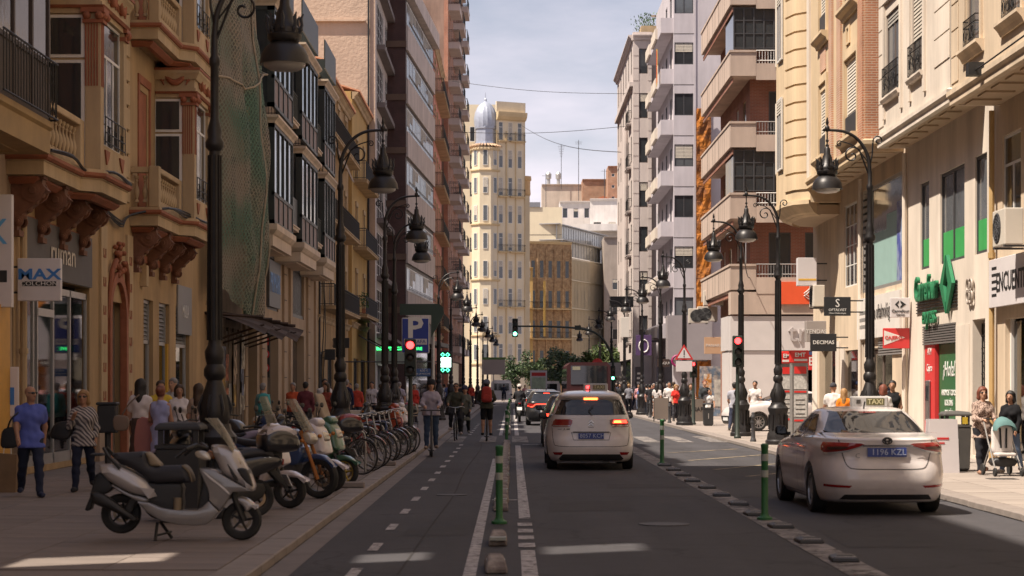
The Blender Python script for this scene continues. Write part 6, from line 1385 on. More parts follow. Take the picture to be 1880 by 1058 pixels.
t = board('pale_info_sign', 'pale panel with green strip behind the left lamp row', -2.6, -.6, 2.6, 4.1, 170, paint('panel_pale',(.36,.33,.32)), .06); MB().tube([(0,.03,0),(0,.03,-2.5)], .05, 6).build('post', ALU, t); MB().box(-1,1,-.01,0,1.3,1.5).build('green_strip', paint('strip_green',(.1,.2,.06)), t)
t = board('white_light_box', 'white lit box sign on a far lamp post', 6.55, 7.05, 4.6, 5.8, 118, paint('box_white',(.70,.66,.60)), .25)
t = board('vertical_street_sign', 'dark vertical banner with white letters beside far facade', 8.05, 8.55, 1.5, 2.9, 128, paint('banner_dark',(.05,.045,.06)), .06); MB().box(-.15,.15,-.01,-.001,.3,.42).box(-.15,.1,-.01,-.001,.6,.72).box(-.12,.15,-.01,-.001,.9,1.02).build('white_print', WL, t)
t = board('magenta_ring_sign', 'magenta ring-shaped projecting sign above pedestrians', 8.75, 8.8, 3.0, 3.1, 104, BLK, .05); MB().tube([(.0+.28*math.cos(a),0,.0+.28*math.sin(a)) for a in [2*PI*k/20 for k in range(20)]], .07, 6, closed=True).build('ring', paint('magenta_panel',(.30,.02,.12)), t); MB().tube([(.1,0,0),(1.6,0,0)], .03, 5).build('bracket', IRON, t)
t = board('dark_gantry_camera', 'dark long box fixed high on the white stone corner', 6.9, 8.55, 7.2, 7.95, 138, BLK, .8, cat='light fixture')
# ---------------------------------------------------------------- bus stop panels
def bus_panel(x, y, label):
 t = thing('bus_stop_panel', label, 'bus stop', (x, y, KH), 0, 'bus stop panels'); RP = mat('bus_red', (.70,.035,.03), .4, 0, .04, 2, 0)
 MB().box(-.25,-.19,0,.12,0,2.45).build('upright', ALU, t); MB().box(-.19,.25,.02,.10,.1,2.25).build('panel', mat('glass_grey_panel',(.30,.29,.28),.2,0,.08,3,0), t); MB().box(-.27,.27,-.02,.14,2.25,2.6).build('header', RP, t, bevel=.02); text('EMT', .16, WL, t, (.02,-.028,2.47), bold=.004); MB().box(-.15,.22,-.026,-.02,2.30,2.36).build('header_line', WL, t)
 for z0, z1, m in ((1.95,2.15,RP),(1.42,1.47,RP),(.62,.67,RP)): MB().box(-.14,.2,.012,.019,z0,z1).build('red_strip', m, t)
 for z0, z1 in ((1.52,1.88),(.75,1.36)): MB().box(-.15,.21,.012,.019,z0,z1).build('timetable', mat('timetable_paper',(.55,.53,.50),.6,0,.3,14,0), t)
 for k in range(4): MB().box(-.1+.0,.16,.006,.011,.82+.13*k,.84+.13*k).build('timetable_line', BLK, t)
bus_panel(8.00, 54.6, 'nearer red-topped bus stop panel'); bus_panel(7.95, 56.6, 'farther red-topped bus stop panel behind the first')
# ---------------------------------------------------------------- bins, bollards, barriers
BINM = mat('bin_grey_plastic', (.085,.08,.075), .55, 0, .1, 4, .1, 60); BINM2 = mat('bin_dark_plastic', (.03,.03,.032), .55, 0, .1, 4, 0)
def litter_bin(x, y, label, m, s=1.0, rz=0):
 t = thing('litter_bin', label, 'bin', (x, y, KH), rz, 'pavement litter bins'); f = lambda w, z: [(-w,-w,z),(w,-w,z),(w,w,z),(-w,w,z)]
 MB().rings([f(.20*s,.0),(f(.20*s,.03)),f(.23*s,.04),f(.255*s,.84*s)]).build('body', m, t, bevel=.02)
 b = MB(); 
 for sx in (-1,1):
  for sy in (-1,1): b.box(sx*.20*s-.03, sx*.20*s+.03, sy*.20*s-.03, sy*.20*s+.03, .84*s, 1.06*s)
 b.build('lid_posts', m, t); MB().rings([f(.25*s,.84*s),f(.262*s,.845*s),f(.262*s,.88*s),f(.25*s,.885*s)]).build('rim', m, t)
 MB().rings([f(.262*s,1.05*s),f(.262*s,1.09*s),f(.22*s,1.13*s),f(.05*s,1.15*s)]).build('lid', m, t, bevel=.01); (MB().box(.08*s,.18*s,-.268*s,-.262*s,.9*s,1.03*s).build('yellow_sticker', paint('sticker_yellow',(.6,.42,.04)), t) if m is BINM else 0)
 MB().box(-.015,.015,-.252*s,-.242*s,.35*s,.62*s).build('crest_strip', ALU, t)
litter_bin(8.45, 37.4, 'grey litter bin beside the supermarket entrance', BINM); litter_bin(-3.98, 23.6, 'dark litter bin behind the silver scooter', BINM2, 1.05); litter_bin(7.85, 78.5, 'small dark litter bin near café fence', BINM2, .8)
t = thing('wall_post_bin', 'slim dark bin on a post against the ornate facade', 'bin', (-7.75, 37.6, KH)); MB().tube([(0,0,0),(0,0,.8)], .06, 8).build('post', BINM2, t); MB().box(-.18,.18,-.14,.14,.72,1.25).build('body', BINM2, t, bevel=.03); MB().box(-.20,.20,-.16,.16,1.25,1.31).build('lid', BINM2, t, bevel=.02)
t = thing('pavement_board', 'white folding pavement board between taxi and grey bin', 'sign', (8.05, 36.6, KH)); MB().prism([(-.3,0),(.3,0),(.26,1.0),(-.26,1.0)], -.02, .02, 'y').build('front_panel', WP, t); MB().prism([(-.3,0),(.3,0),(.26,1.0),(-.26,1.0)], .28, .32, 'y').build('back_panel', WP, t); MB().box(-.12,.1,-.026,-.02,.62,.66).box(-.12,.02,-.026,-.02,.54,.57).build('red_print', REDS, t)
def bollard(x, y, label, h=.85, m=None, rz=0):
 t = thing('bollard', label, 'bollard', (x, y, KH), 0, 'iron bollards'); MB().lathe([(.09,0),(.09,.05),(.07,.09),(.06,.14),(.055,h-.18),(.07,h-.16),(.07,h-.12),(.055,h-.09),(.05,h-.02),(.02,h)], 12).build('shaft', m or DGREY, t, 40); MB().lathe([(.072,h-.3),(.072,h-.26)], 12).build('band', m or DGREY, t)
bollard(6.95, 56.5, 'bollard beside the red traffic light post'); 
for k in range(5): bollard(6.75 + .03*k, 84 + 3.4*k, 'iron bollard by the café fence, %s from the fence end' % ('first','second','third','fourth','fifth')[k])
GREENP = mat('flex_post_green', (.025,.13,.04), .5, 0, .1, 3, 0); WORNW = mat('reflective_band', (.36,.38,.34), .5, 0, .1, 3, 0)
def flex_post(x, y, label):
 t = thing('flexible_post', label, 'bollard', (x, y, 0.004), 0, 'green flexible lane posts'); MB().lathe([(.10,0),(.10,.03),(.06,.05),(.045,.08),(.045,.92),(.05,.93),(.05,.97),(.03,.985)], 14).build('shaft', GREENP, t, 40)
 for z in (.55, .76): MB().lathe([(.0475,z),(.0475,z+.09)], 14).build('reflector', WORNW, t, 40)
for x, y, l in ((-.16,24.6,'nearest green flexible post in cycle lane divider'), (-.16,58,'green flexible post at the crossing in cycle lane divider'), (-.15,70,'green flexible post just past the crossing'), (-.14,82,'green flexible post beside the black hatchback'), (-.13,93,'green flexible post farther up cycle lane divider'), (-.13,105,'farthest green flexible post of cycle lane divider'), (3.26,42.6,'green flexible post right of the white minivan taxi'), (3.26,25.3,'green flexible post left of the white sedan taxi')): flex_post(x, y, l)
SEPM = mat('divider_concrete', (.34,.30,.27), .85, 0, .25, 6, .3, 40, c2=(.16,.13,.12), fac2=5)
def sep_mesh():
 b = MB(); f = lambda x, y0, y1, z: [(-x,y0,z),(x,y0,z),(x,y1,z),(-x,y1,z)]
 b.rings([f(.10,-.42,.42,0),f(.10,-.42,.42,.05),f(.085,-.36,.36,.10),f(.06,-.28,.28,.13)]); return b.mesh('divider_body', SEPM, bevel=.012)
SM = sep_mesh(); SB = MB().box(-.088,.088,-.10,.10,.10,.134).mesh('white_band', WORNW); SM2 = None
def nth(n): return '%d%s' % (n, 'th' if 10 < n % 100 < 14 else {1:'st',2:'nd',3:'rd'}.get(n % 10, 'th'))
ys = [18.5, 21.6] + [27.4 + 1.35*k for k in range(23)] + [68 + 1.6*k for k in range(24)]
for i, y in enumerate(ys):
 t = thing('lane_divider', 'worn concrete lane divider block, %s past the nearest green post' % nth(i-1) if i > 1 else ('worn concrete divider block at the bottom of the picture' if i == 0 else 'worn concrete divider block just before the nearest green post'), 'divider', (-.155 + .0*i, y, .004), rnd.uniform(-2,2), 'cycle lane divider blocks')
 link(SM, 'divider_body', t); link(SB, 'white_band', t, (0, -.38 if i % 2 else .0, -.035))
LM = MB(); f = lambda x, y0, y1, z: [(-x,y0,z),(x,y0,z),(x,y1,z),(-x,y1,z)]
LM.rings([f(.14,-.20,.20,0),f(.13,-.18,.18,.035),f(.07,-.10,.10,.06)]); LM = LM.mesh('bump_body', BLACK, bevel=.008); LR = MB().box(-.10,.10,-.175,-.12,.03,.05).mesh('reflector', mat('dull_reflector',(.25,.25,.27),.3,.3,.1,5,0))
for k in range(11):
 t = thing('lane_bump', 'low black rubber bump on the worn white line, %s from the bottom' % nth(k+1), 'divider', (3.26 + rnd.uniform(-.03,.03), 19.4 + 2.25*k, .010), rnd.uniform(-4,4), 'rubber lane bumps'); link(LM, 'bump_body', t); link(LR, 'reflector', t)
# café fence
t = thing('cafe_fence', 'taupe café screen reading PANARIA behind bollards', 'fence', (6.95, 81.0, KH)); TP = paint('taupe_screen', (.20,.165,.14))
for k, (x0, x1, y) in enumerate(((-.65,.0,6.0),(.05,1.35,0.0))): MB().box(x0, x1, y, y+.04, .12, 1.05).build('screen', TP, t); MB().tube([(x0,y+.02,0),(x0,y+.02,1.1),(x1,y+.02,1.1),(x1,y+.02,0)], .025, 6).build('frame', IRON, t)
text('PANARIA', .24, BLK, t, (.7,-.006,.62))
t = thing('graffiti_wall', 'wall covered with torn posters and graffiti in the gap beside brick block', 'wall', (9.9, 102.2, KH)); MB().box(-.1,2.4,0,.2,0,2.6).build('wall', mat('graffiti_paint',(.42,.36,.33),.8,0,.5,2.2,.1,20,c2=(.12,.16,.22),fac2=2.4), t)
for k, c in enumerate(((.62,.24,.03),(.6,.55,.5),(.15,.1,.25),(.5,.48,.1))): MB().box(.1+.55*k,.5+.55*k,-.012-.002*k,-.001,.3+.2*(k%2),2.2-.3*(k%3)).build('poster', mat('torn_poster_%d'%k,c,.8,0,.5,4,0,c2=(.5,.47,.42),fac2=4), t)
# awnings
t = thing('brown_awning', 'brown sloping awning with folding arms on the yellow house', 'awning', (-8.6, 110, 3.2)); AW = mat('awning_cloth', (.13,.085,.07), .9, 0, .15, 2, 0)
b = MB(); b.poly([(0,0,2.6),(0,7,2.6),(2.6,7,.6),(2.6,0,.6)]); b.poly([(2.6,0,.6),(2.6,7,.6),(2.6,7,.35),(2.6,0,.35)]); b.build('cloth', AW, t); [MB().tube([(0,y,1.3),(1.4,y,.5),(2.6,y,.62)], .04, 5).build('folding_arm', DGREY, t) for y in (.05,6.9)]
# overhead cables
def cable(label, pts, r=.018):
 t = thing('overhead_cable', label, 'cable', pts[0], 0, 'cables strung across the street'); p0 = Vector(pts[0]); a, c, sag = Vector(pts[0]), Vector(pts[1]), pts[2]
 MB().tube([a.lerp(c, k/20) - p0 - Vector((0,0,sag*math.sin(PI*k/20))) for k in range(21)], r, 4).build('wire', BLACK, t)
cable('upper overhead cable spanning the sky between brick tower and white stone building', ((-4.9,160,26.5),(8.6,146,23.4),.3), .018); cable('overhead cable from turret cornice down to the white stone building', ((.9,262,36.6),(8.7,150,19.5),1.0), .03); cable('middle overhead cable crossing below the dome level', ((-4.9,165,23.0),(8.7,150,21.5),.3), .02); cable('thin cable at low height between right lamp and brick corner', ((7.3,62,6.1),(10.8,89,6.6),.35), .02)
# ---------------------------------------------------------------- cars: z-stacked loft bodies, details projected on to them
def loft_body(keys, sub=4, n=56):
 K = smooth_poly(keys, sub, False); rs = []
 for z, yr, yf, hw, e in K:
  hl = (yf - yr)/2; yc = (yf + yr)/2; r_ = []
  for k in range(n):
   a = 2*PI*(k+.5)/n; c, s_ = math.cos(a), math.sin(a)
   r_.append((hw*math.copysign(abs(c)**(2/e), c), yc + hl*math.copysign(abs(s_)**(2/e), s_), z))
  rs.append(r_)
 return MB().rings(rs)
TMP = bpy.data.scenes.new('tmp')
def boolean_cut(me, cutter):
 a = bpy.data.objects.new('a', me); b = bpy.data.objects.new('b', cutter); TMP.collection.objects.link(a); TMP.collection.objects.link(b)
 md = a.modifiers.new('cut', 'BOOLEAN'); md.operation = 'DIFFERENCE'; md.object = b; md.solver = 'EXACT'
 with bpy.context.temp_override(scene=TMP, view_layer=TMP.view_layers[0]):
  dg = bpy.context.evaluated_depsgraph_get(); out = bpy.data.meshes.new_from_object(a.evaluated_get(dg))
 bpy.data.objects.remove(a); bpy.data.objects.remove(b); out.shade_smooth(); out.set_sharp_from_angle(angle=R(32)); return out
class Skin:
 def __init__(s, me): 
  s.bvh = BVHTree.FromPolygons([tuple(v.co) for v in me.vertices], [tuple(p.vertices) for p in me.polygons])
 def hit(s, o, d):
  p, n, i, _ = s.bvh.ray_cast(Vector(o), Vector(d)); return p, n
 def patch(s, poly, view, off=.006, mx=.07, mirror=False):
  """poly in (x,z) for view 'rear'/'front', in (y,z) for 'side' (+x), in (x,y) for 'top'"""
  bm = bmesh.new(); vs = [bm.verts.new((a, b, 0)) for a, b in poly]; bm.faces.new(vs); bmesh.ops.triangulate(bm, faces=bm.faces)
  for _ in range(5):
   es = [e for e in bm.edges if e.calc_length() > mx]
   if not es: break
   bmesh.ops.subdivide_edges(bm, edges=es, cuts=1); bmesh.ops.triangulate(bm, faces=bm.faces)
  for v in bm.verts:
   a, b = v.co.x, v.co.y
   o, d = {'rear': ((a,-6,b),(0,1,0)), 'front': ((a,6,b),(0,-1,0)), 'side': ((6,a,b),(-1,0,0)), 'top': ((a,b,6),(0,0,-1))}[view]
   p, n = s.hit(o, d)
   if p is None: p = Vector((a, -2.1 if view == 'rear' else 2.1, b)) if view in ('rear','front') else Vector((.85, a, b)); n = -Vector(d)
   if n.dot(Vector(d)) > 0: n = -n
   v.co = p + n*off*.4 - Vector(d)*off*.6
  if mirror: bmesh.ops.scale(bm, vec=(-1,1,1), verts=bm.verts)
  bmesh.ops.recalc_face_normals(bm, faces=bm.faces)
  want = {'rear': Vector((0,-1,0)), 'front': Vector((0,1,0)), 'side': Vector((-1 if mirror else 1,0,0)), 'top': Vector((0,0,1))}[view]
  if sum(f.normal.dot(want)*f.calc_area() for f in bm.faces) < 0: bmesh.ops.reverse_faces(bm, faces=bm.faces)
  me = bpy.data.meshes.new('p'); bm.to_mesh(me); bm.free(); me.shade_smooth(); return me
 def line(s, pts, view, w=.008, off=.004, mirror=False):
  b = MB(); 
  for (a, c) in zip(pts, pts[1:]):
   d = Vector((c[0]-a[0], c[1]-a[1])); nn = Vector((-d.y, d.x)).normalized()*w/2; m = max(1, int(d.length/.06))
   for k in range(m):
    q = [Vector(a).lerp(Vector(c), k/m), Vector(a).lerp(Vector(c), (k+1)/m)]; quad = []
    for u, sg in ((q[0],-1),(q[0],1),(q[1],1),(q[1],-1)):
     e = u + nn*sg; o, dd = {'rear': ((e.x,-6,e.y),(0,1,0)), 'front': ((e.x,6,e.y),(0,-1,0)), 'side': ((6,e.x,e.y),(-1,0,0)), 'top': ((e.x,e.y,6),(0,0,-1))}[view]
     p, n = s.hit(o, dd)
     if p is None: quad = None; break
     p = p - Vector(dd)*off; quad.append((-p.x if mirror else p.x, p.y, p.z))
    if quad: b.poly(quad)
  return b
def mirror2(poly): return [(-a, b) for a, b in poly][::-1]
CARGLASS = glassmat('car_glass', (.018,.02,.024), .03, 0.0); TAILRED = mat('tail_lamp_red', (.26,.012,.012), .15, 0, .1, 8, 0, coat=.6); BRAKEON = lamp_mat('brake_light_on', (1.0,.06,.03), 2.2); HIBRAKE = lamp_mat('high_brake_light_on', (1.0,.16,.03), 5); AMBER = lamp_mat('amber_light_on', (1.0,.22,.04), 4)
PLATEB = mat('plate_blue', (.03,.06,.26), .4, 0, .04, 2, 0); PLATEW = paint('plate_white', (.66,.66,.66)); HEADL = mat('headlamp_glass', (.55,.56,.58), .08, .3, .1, 6, 0, coat=.8); GLOWG = lamp_mat('green_reflection_strip', (.05,.8,.25), .8)
def wheel_meshes(r, w, kind=0):
 ty = MB(); prof = [(r*.66,-w*.42),(r*.72,-w*.5),(r*.93,-w*.5),(r*.985,-w*.38),(r,-w*.2),(r,w*.2),(r*.985,w*.38),(r*.93,w*.5),(r*.72,w*.5),(r*.66,w*.42)]
 ty.M = Matrix.Rotation(R(90), 4, 'Y'); ty.lathe(prof + [prof[0]], 28, cap=False)
 rm = MB(); rm.M = Matrix.Rotation(R(90), 4, 'Y'); rm.lathe([(r*.66,-w*.42),(r*.68,w*.44),(r*.62,w*.44),(r*.60,w*.2),(r*.60,-w*.3)], 24, cap=False); rm.lathe([(r*.16,w*.1),(r*.16,w*.40),(r*.10,w*.43)], 12)
 rm.M = None; n = 10 if kind == 0 else 5
 for k in range(n):
  a = 2*PI*k/n; d = Vector((0, math.cos(a), math.sin(a))); t_ = Vector((0,-math.sin(a),math.cos(a))); ww = r*(.05 if kind == 0 else .11)
  p0, p1 = d*r*.12, d*r*.64
  rm.rings([[tuple(p + t_*ww*s0*q + Vector((x,0,0))) for s0, x in ((-1,w*.28),(1,w*.28),(1,w*.40),(-1,w*.40))] for p, q in ((p0,1.2),(p1,.9))])
 bk = MB(); bk.M = Matrix.Rotation(R(90), 4, 'Y'); bk.lathe([(r*.6,-.01),(r*.6,.0)], 20)
 return ty.mesh('tyre', RUBBER, 40), rm.mesh('rim', mat('alloy_rim', (.42,.42,.43), .3, .7, .05, 4, 0), 40), bk.mesh('brake_disc', BLACK)
WHEEL = wheel_meshes(.315, .205, 0); WHEEL5 = wheel_meshes(.325, .21, 1)
SED = [(.17,-2.10,2.12,.78,6.2),(.20,-2.20,2.20,.82,6.2),(.30,-2.27,2.27,.865,6),(.44,-2.315,2.31,.885,6),(.56,-2.31,2.315,.892,6),(.66,-2.285,2.29,.888,6),(.76,-2.25,2.22,.882,6),(.85,-2.255,2.08,.874,6),(.92,-2.275,1.78,.858,6),(.98,-2.285,1.36,.838,4.5),(1.02,-2.28,1.12,.815,4.4),(1.045,-2.19,1.04,.785,4.4),(1.065,-1.86,.98,.765,6),(1.09,-1.60,.92,.750,6),(1.16,-1.42,.74,.715,6),(1.26,-1.19,.48,.668,6),(1.35,-.97,.22,.620,4.4),(1.395,-.80,.05,.575,4.0),(1.42,-.62,-.08,.49,3.4),(1.432,-.50,-.18,.36,3),(1.437,-.42,-.26,.2,2.6)]
MPV = [(.17,-2.05,2.10,.80,6.2),(.21,-2.14,2.16,.85,6.2),(.32,-2.20,2.22,.898,6),(.46,-2.22,2.24,.912,6),(.60,-2.20,2.22,.914,6.2),(.70,-2.165,2.16,.905,6.2),(.80,-2.145,2.05,.885,6.2),(.90,-2.135,1.86,.862,6.2),(1.00,-2.12,1.58,.838,6.2),(1.10,-2.10,1.30,.805,6.2),(1.20,-2.04,1.04,.770,6.2),(1.32,-1.96,.78,.725,6.2),(1.42,-1.885,.55,.682,6.2),(1.47,-1.93,.42,.662,6),(1.52,-1.95,.28,.632,6),(1.565,-1.88,.08,.585,4.2),(1.60,-1.55,-.20,.50,3.6),(1.618,-1.25,-.45,.38,3),(1.626,-1.0,-.65,.2,2.6)]
HAT = [(.17,-1.95,2.02,.78,6.2),(.21,-2.04,2.10,.82,6.2),(.32,-2.10,2.16,.875,6),(.46,-2.125,2.18,.90,6),(.60,-2.12,2.17,.905,6),(.72,-2.08,2.10,.895,6),(.82,-2.06,1.95,.88,6),(.92,-2.05,1.66,.862,6),(1.00,-2.03,1.25,.835,6),(1.08,-1.96,1.02,.795,6),(1.18,-1.84,.78,.745,6),(1.30,-1.68,.48,.685,6),(1.38,-1.60,.25,.64,6),(1.43,-1.62,.08,.60,4.4),(1.465,-1.45,-.08,.52,3.8),(1.485,-1.1,-.25,.42,3),(1.492,-.9,-.4,.22,2.6)]
BODY = {}
def body_mesh(kind):
 if kind in BODY: return BODY[kind]
 K = {'sedan': SED, 'mpv': MPV, 'hatch': HAT}[kind]; ax = {'sedan': (-1.335,1.365), 'mpv': (-1.33,1.40), 'hatch': (-1.28,1.36)}[kind]
 raw = loft_body(K).mesh('body', ASPH, 30); sk = Skin(raw); c = MB()
 for y in ax:
  for sx in (-1, 1):
   c.M = Matrix.Translation((sx*.80, y, .325)) @ Matrix.Rotation(R(90), 4, 'Y'); c.lathe([(.375,-.20),(.375,.3)], 30)
 me = boolean_cut(raw, c.mesh('c', BLACK)); BODY[kind] = (me, sk, ax); return BODY[kind]
def car(name, label, cat, kind, paintm, loc, rz, rear, plate=None, plate_m=None, taxi=False, rims=WHEEL, brake=False, group=None, detail=2, wheels=True):
 me0, sk, ax = body_mesh(kind); t = thing(name, label, cat, loc, rz, group)
 me = me0.copy(); me.materials.clear(); me.materials.append(paintm); link(me, 'body', t)
 def add(m_, name_, ma, par=t): m_.materials.clear(); m_.materials.append(ma); return link(m_, name_, par)
 for y in ax:
  for sx in (-1, 1):
   o = link(rims[0], 'wheel', t, (sx*(.765 if kind != 'mpv' else .785), y, .315)); o.rotation_euler = (0,0,0 if sx > 0 else PI); link(rims[1], 'rim', o); link(rims[2], 'brake_disc', o)
 MB().box(-.6,.6,-1.9,1.9,.20,.32).build('underbody', BLACK, t)
 # glazing
 if kind == 'mpv':
  rw = [(-.70,1.13),(.70,1.13),(.715,1.17),(.60,1.42),(.52,1.435),(-.52,1.435),(-.60,1.42),(-.715,1.17)]; sw = [[(-1.55,1.06),(-.70,1.05),(-.66,1.40),(-1.25,1.41),(-1.62,1.22)],[(-.62,1.05),(.30,1.03),(.22,1.43),(-.58,1.43)],[(.36,1.03),(1.02,1.02),(.45,1.42),(.30,1.43)]]; ws = [(-.66,1.14),(.66,1.14),(.56,1.50),(-.56,1.50)]
 elif kind == 'sedan':
  rw = [(-.66,1.095),(.66,1.095),(.675,1.12),(.52,1.355),(.46,1.372),(-.46,1.372),(-.52,1.355),(-.675,1.12)]; sw = [[(-1.20,1.02),(-.42,1.0),(-.40,1.33),(-.72,1.33)],[(-.34,1.0),(.86,.985),(.30,1.30),(.0,1.345),(-.32,1.34)]]; ws = [(-.66,1.06),(.66,1.06),(.54,1.34),(-.54,1.34)]
 else:
  rw = [(-.64,1.02),(.64,1.02),(.66,1.06),(.54,1.33),(.46,1.35),(-.46,1.35),(-.54,1.33),(-.66,1.06)]; sw = [[(-1.25,1.02),(-.42,1.0),(-.40,1.33),(-.95,1.34)],[(-.34,1.0),(.86,.985),(.30,1.30),(.0,1.36),(-.32,1.36)]]; ws = [(-.66,1.08),(.66,1.08),(.54,1.36),(-.54,1.36)]
 add(sk.patch(smooth_poly(rw, 3), 'rear'), 'rear_window', CARGLASS)
 add(sk.patch(ws, 'front'), 'windscreen', CARGLASS)
 for w in sw:
  for mi in (False, True): add(sk.patch(w, 'side', mirror=mi), 'side_window', CARGLASS)
 # door gaps and handles
 if detail > 1:
  for xs in ([(-1.0,.95),(-.86,.55),(-.72,.28)], [(-.37,1.0),(-.37,.26)], [(.90,.97),(.92,.60),(.86,.26)], [(-.75,.24),(.9,.24)]):
   for mi in (False, True): sk.line(xs, 'side', .010, .003, mi).build('door_gap', BLACK, t)
  for y in (-.88, .02):
   for sx in (-1, 1):
    p, n = sk.hit((6, y, .90), (-1,0,0)); MB().box(sx*(p.x)-.012, sx*(p.x)+.028*sx, y-.09, y+.09, .885, .912).build('door_handle', paintm, t, bevel=.006)
 for sx in (-1, 1):
  b = MB(); pillow(b, [(sx*.86,1.00),(sx*1.0,1.01),(sx*1.03,1.07),(sx*1.0,1.14),(sx*.88,1.14),(sx*.85,1.07)], .05, .03, c=.72, sub=2); o = b.build('mirror', BLACK, t, 50)
  MB().box(sx*.80,sx*.87,.70,.76,1.0,1.05).build('mirror_foot', BLACK, o); MB().box(sx*.88,sx*1.0,.664,.669,1.03,1.12).build('mirror_glass', CARGLASS, o)
 rear(t, sk, add, paintm)
 if plate:
  p, n = sk.hit((0,-6,.70 if kind == 'mpv' else (.845 if kind == 'sedan' else .62)), (0,1,0)); o = MB().box(-.26,.26,-.02,.0,-.06,.06).build('number_plate', plate_m or PLATEB, t, loc=(0, p.y-.012, p.z)); o.rotation_euler = (R(-4),0,0); text(plate, .115, paint('plate_letter', (.42,.48,.66)) if (plate_m or PLATEB) is PLATEB else BLK, o, (.02,-.026,0), ext=.002)
 # front (seen on the car in the side street)
 z0 = .62
 for sx in (-1, 1):
  add(sk.patch([(sx*.42,z0),(sx*.74,z0+.05),(sx*.78,z0+.13),(sx*.50,z0+.07)] if sx > 0 else [(-.50,z0+.07),(-.78,z0+.13),(-.74,z0+.05),(-.42,z0)], 'front'), 'headlamp', HEADL)
 add(sk.patch([(-.50,.24),(.50,.24),(.62,.50),(.45,.53),(-.45,.53),(-.62,.50)], 'front'), 'grille', BLACK); p, n = sk.hit((0,6,.42), (0,-1,0)); MB().box(-.26,.26,p.y-.005,p.y+.02,.36,.47).build('front_plate', PLATEW, t)
 zt = max(k[0] for k in {'sedan': SED, 'mpv': MPV, 'hatch': HAT}[kind])
 MB().tube([(0,-1.25 if kind == 'mpv' else -.72,zt-.03),(0,-1.36 if kind == 'mpv' else -.80,zt+.07)], .012, 5).build('aerial', BLACK, t)
 if taxi:
  o = MB().box(-.26,.26,-.10,.10,0,.16).build('taxi_sign', paint('taxi_white',(.40,.39,.38)), t, bevel=.02, loc=(.17,-.25,zt-.015)); MB().box(-.06,.20,-.106,-.10,.03,.13).build('sign_display', mat('display_olive',(.12,.11,.05),.4,var=0,bump=0), o); text('TAXI', .10, paint('taxi_letter',(.55,.50,.30)), o, (.07,-.112,.08), ext=.002); MB().box(-.20,-.14,-.108,-.10,.05,.11).build('status_light', REDL if kind == 'mpv' else OFFL, o)
 return t
WCAR = car_paint('white_car_paint', (.66,.61,.60)); DCAR = car_paint('black_car_paint', (.018,.018,.02)); SCAR = car_paint('silver_car_paint', (.34,.34,.36), .4); GCAR = car_paint('grey_car_paint', (.09,.09,.10), .3)
def rear_mpv(t, sk, add, pm):
 tl = [(-.79,.90),(-.76,.885),(-.43,.885),(-.385,.96),(-.38,1.02),(-.42,1.04),(-.72,1.04),(-.765,.99)]
 add(sk.patch(tl, 'rear', .014), 'tail_lamp', TAILRED); add(sk.patch(mirror2(tl), 'rear', .014), 'tail_lamp', TAILRED)
 add(sk.patch([(.44,.96),(.74,.96),(.72,1.025),(.46,1.025)], 'rear', .020), 'lit_brake_light', AMBER if False else BRAKEON); add(sk.patch([(.46,.97),(.62,.97),(.60,1.01),(.48,1.01)], 'rear', .026), 'lit_bulb', AMBER)
 for sg in (0, 1):
  st = [(-.77,.897),(-.43,.897),(-.42,.912),(-.77,.912)]; add(sk.patch(mirror2(st) if sg else st, 'rear', .02), 'lamp_strip', HEADL)
 add(sk.patch([(-.14,1.435),(.14,1.435),(.14,1.472),(-.14,1.472)], 'rear', .012), 'high_brake_light', HIBRAKE)
 add(sk.patch([(-.62,.20),(.62,.20),(.66,.24),(.58,.33),(-.58,.33),(-.66,.24)], 'rear', .008), 'diffuser_or_shade', BLACK)
 for sg in (0, 1):
  rf = [(-.78,.37),(-.74,.315),(-.60,.315),(-.575,.375)][::-1]; add(sk.patch(mirror2(rf) if sg else rf, 'rear', .009), 'bumper_reflector', TAILRED)
 sk.line(smooth_poly([(-.80,1.08),(-.79,.85),(-.76,.58),(-.66,.495),(0,.485),(.66,.495),(.76,.58),(.79,.85),(.80,1.08)], 4, False), 'rear', .012, .004).build('tailgate_gap', mat('gap_grey',(.10,.095,.09)), t)
 add(sk.patch([(-.38,.765),(.38,.765),(.37,.79),(-.37,.79)], 'rear', .018), 'plate_trim', DGREY)
 sk.line([(-.40,.78),(-.36,.62),(.36,.62),(.40,.78)], 'rear', .010, .004).build('plate_recess', mat('gap_grey',(.1,.1,.1)), t)
 lg = MB(); p, n = sk.hit((0,-6,.95), (0,1,0)); y = p.y - .012
 for dz in (0, .055):
  lg.prism([(-.065,.905+dz),(-.045,.905+dz),(0,.945+dz),(.045,.905+dz),(.065,.905+dz),(0,.972+dz)], y-.008, y+.004, 'y')
 lg.build('chevron_badge', CHROME, t)
 sk.line([(-.055,.875),(.055,.875)], 'rear', .008, .006).build('badge_letters', BLACK, t); sk.line([(-.68,.835),(-.60,.835)], 'rear', .014, .006).build('badge_letters', GREYP, t); text('A', .07, BLACK, t, (-.545,y-.025,.835)); sk.line([(-.50,.84),(-.43,.84)], 'rear', .02, .006).build('badge_letters', BLACK, t)
 q = MB(); q.tube([(.02,-2.115,1.12),(-.05,-2.07,1.22),(.05,-2.02,1.32)], .01, 4); q.build('rear_wiper', BLACK, t)
 q = MB(); q.box(.25,.38,-2.12,-1.9,.16,.22); q.build('tow_bracket', BLACK, t)
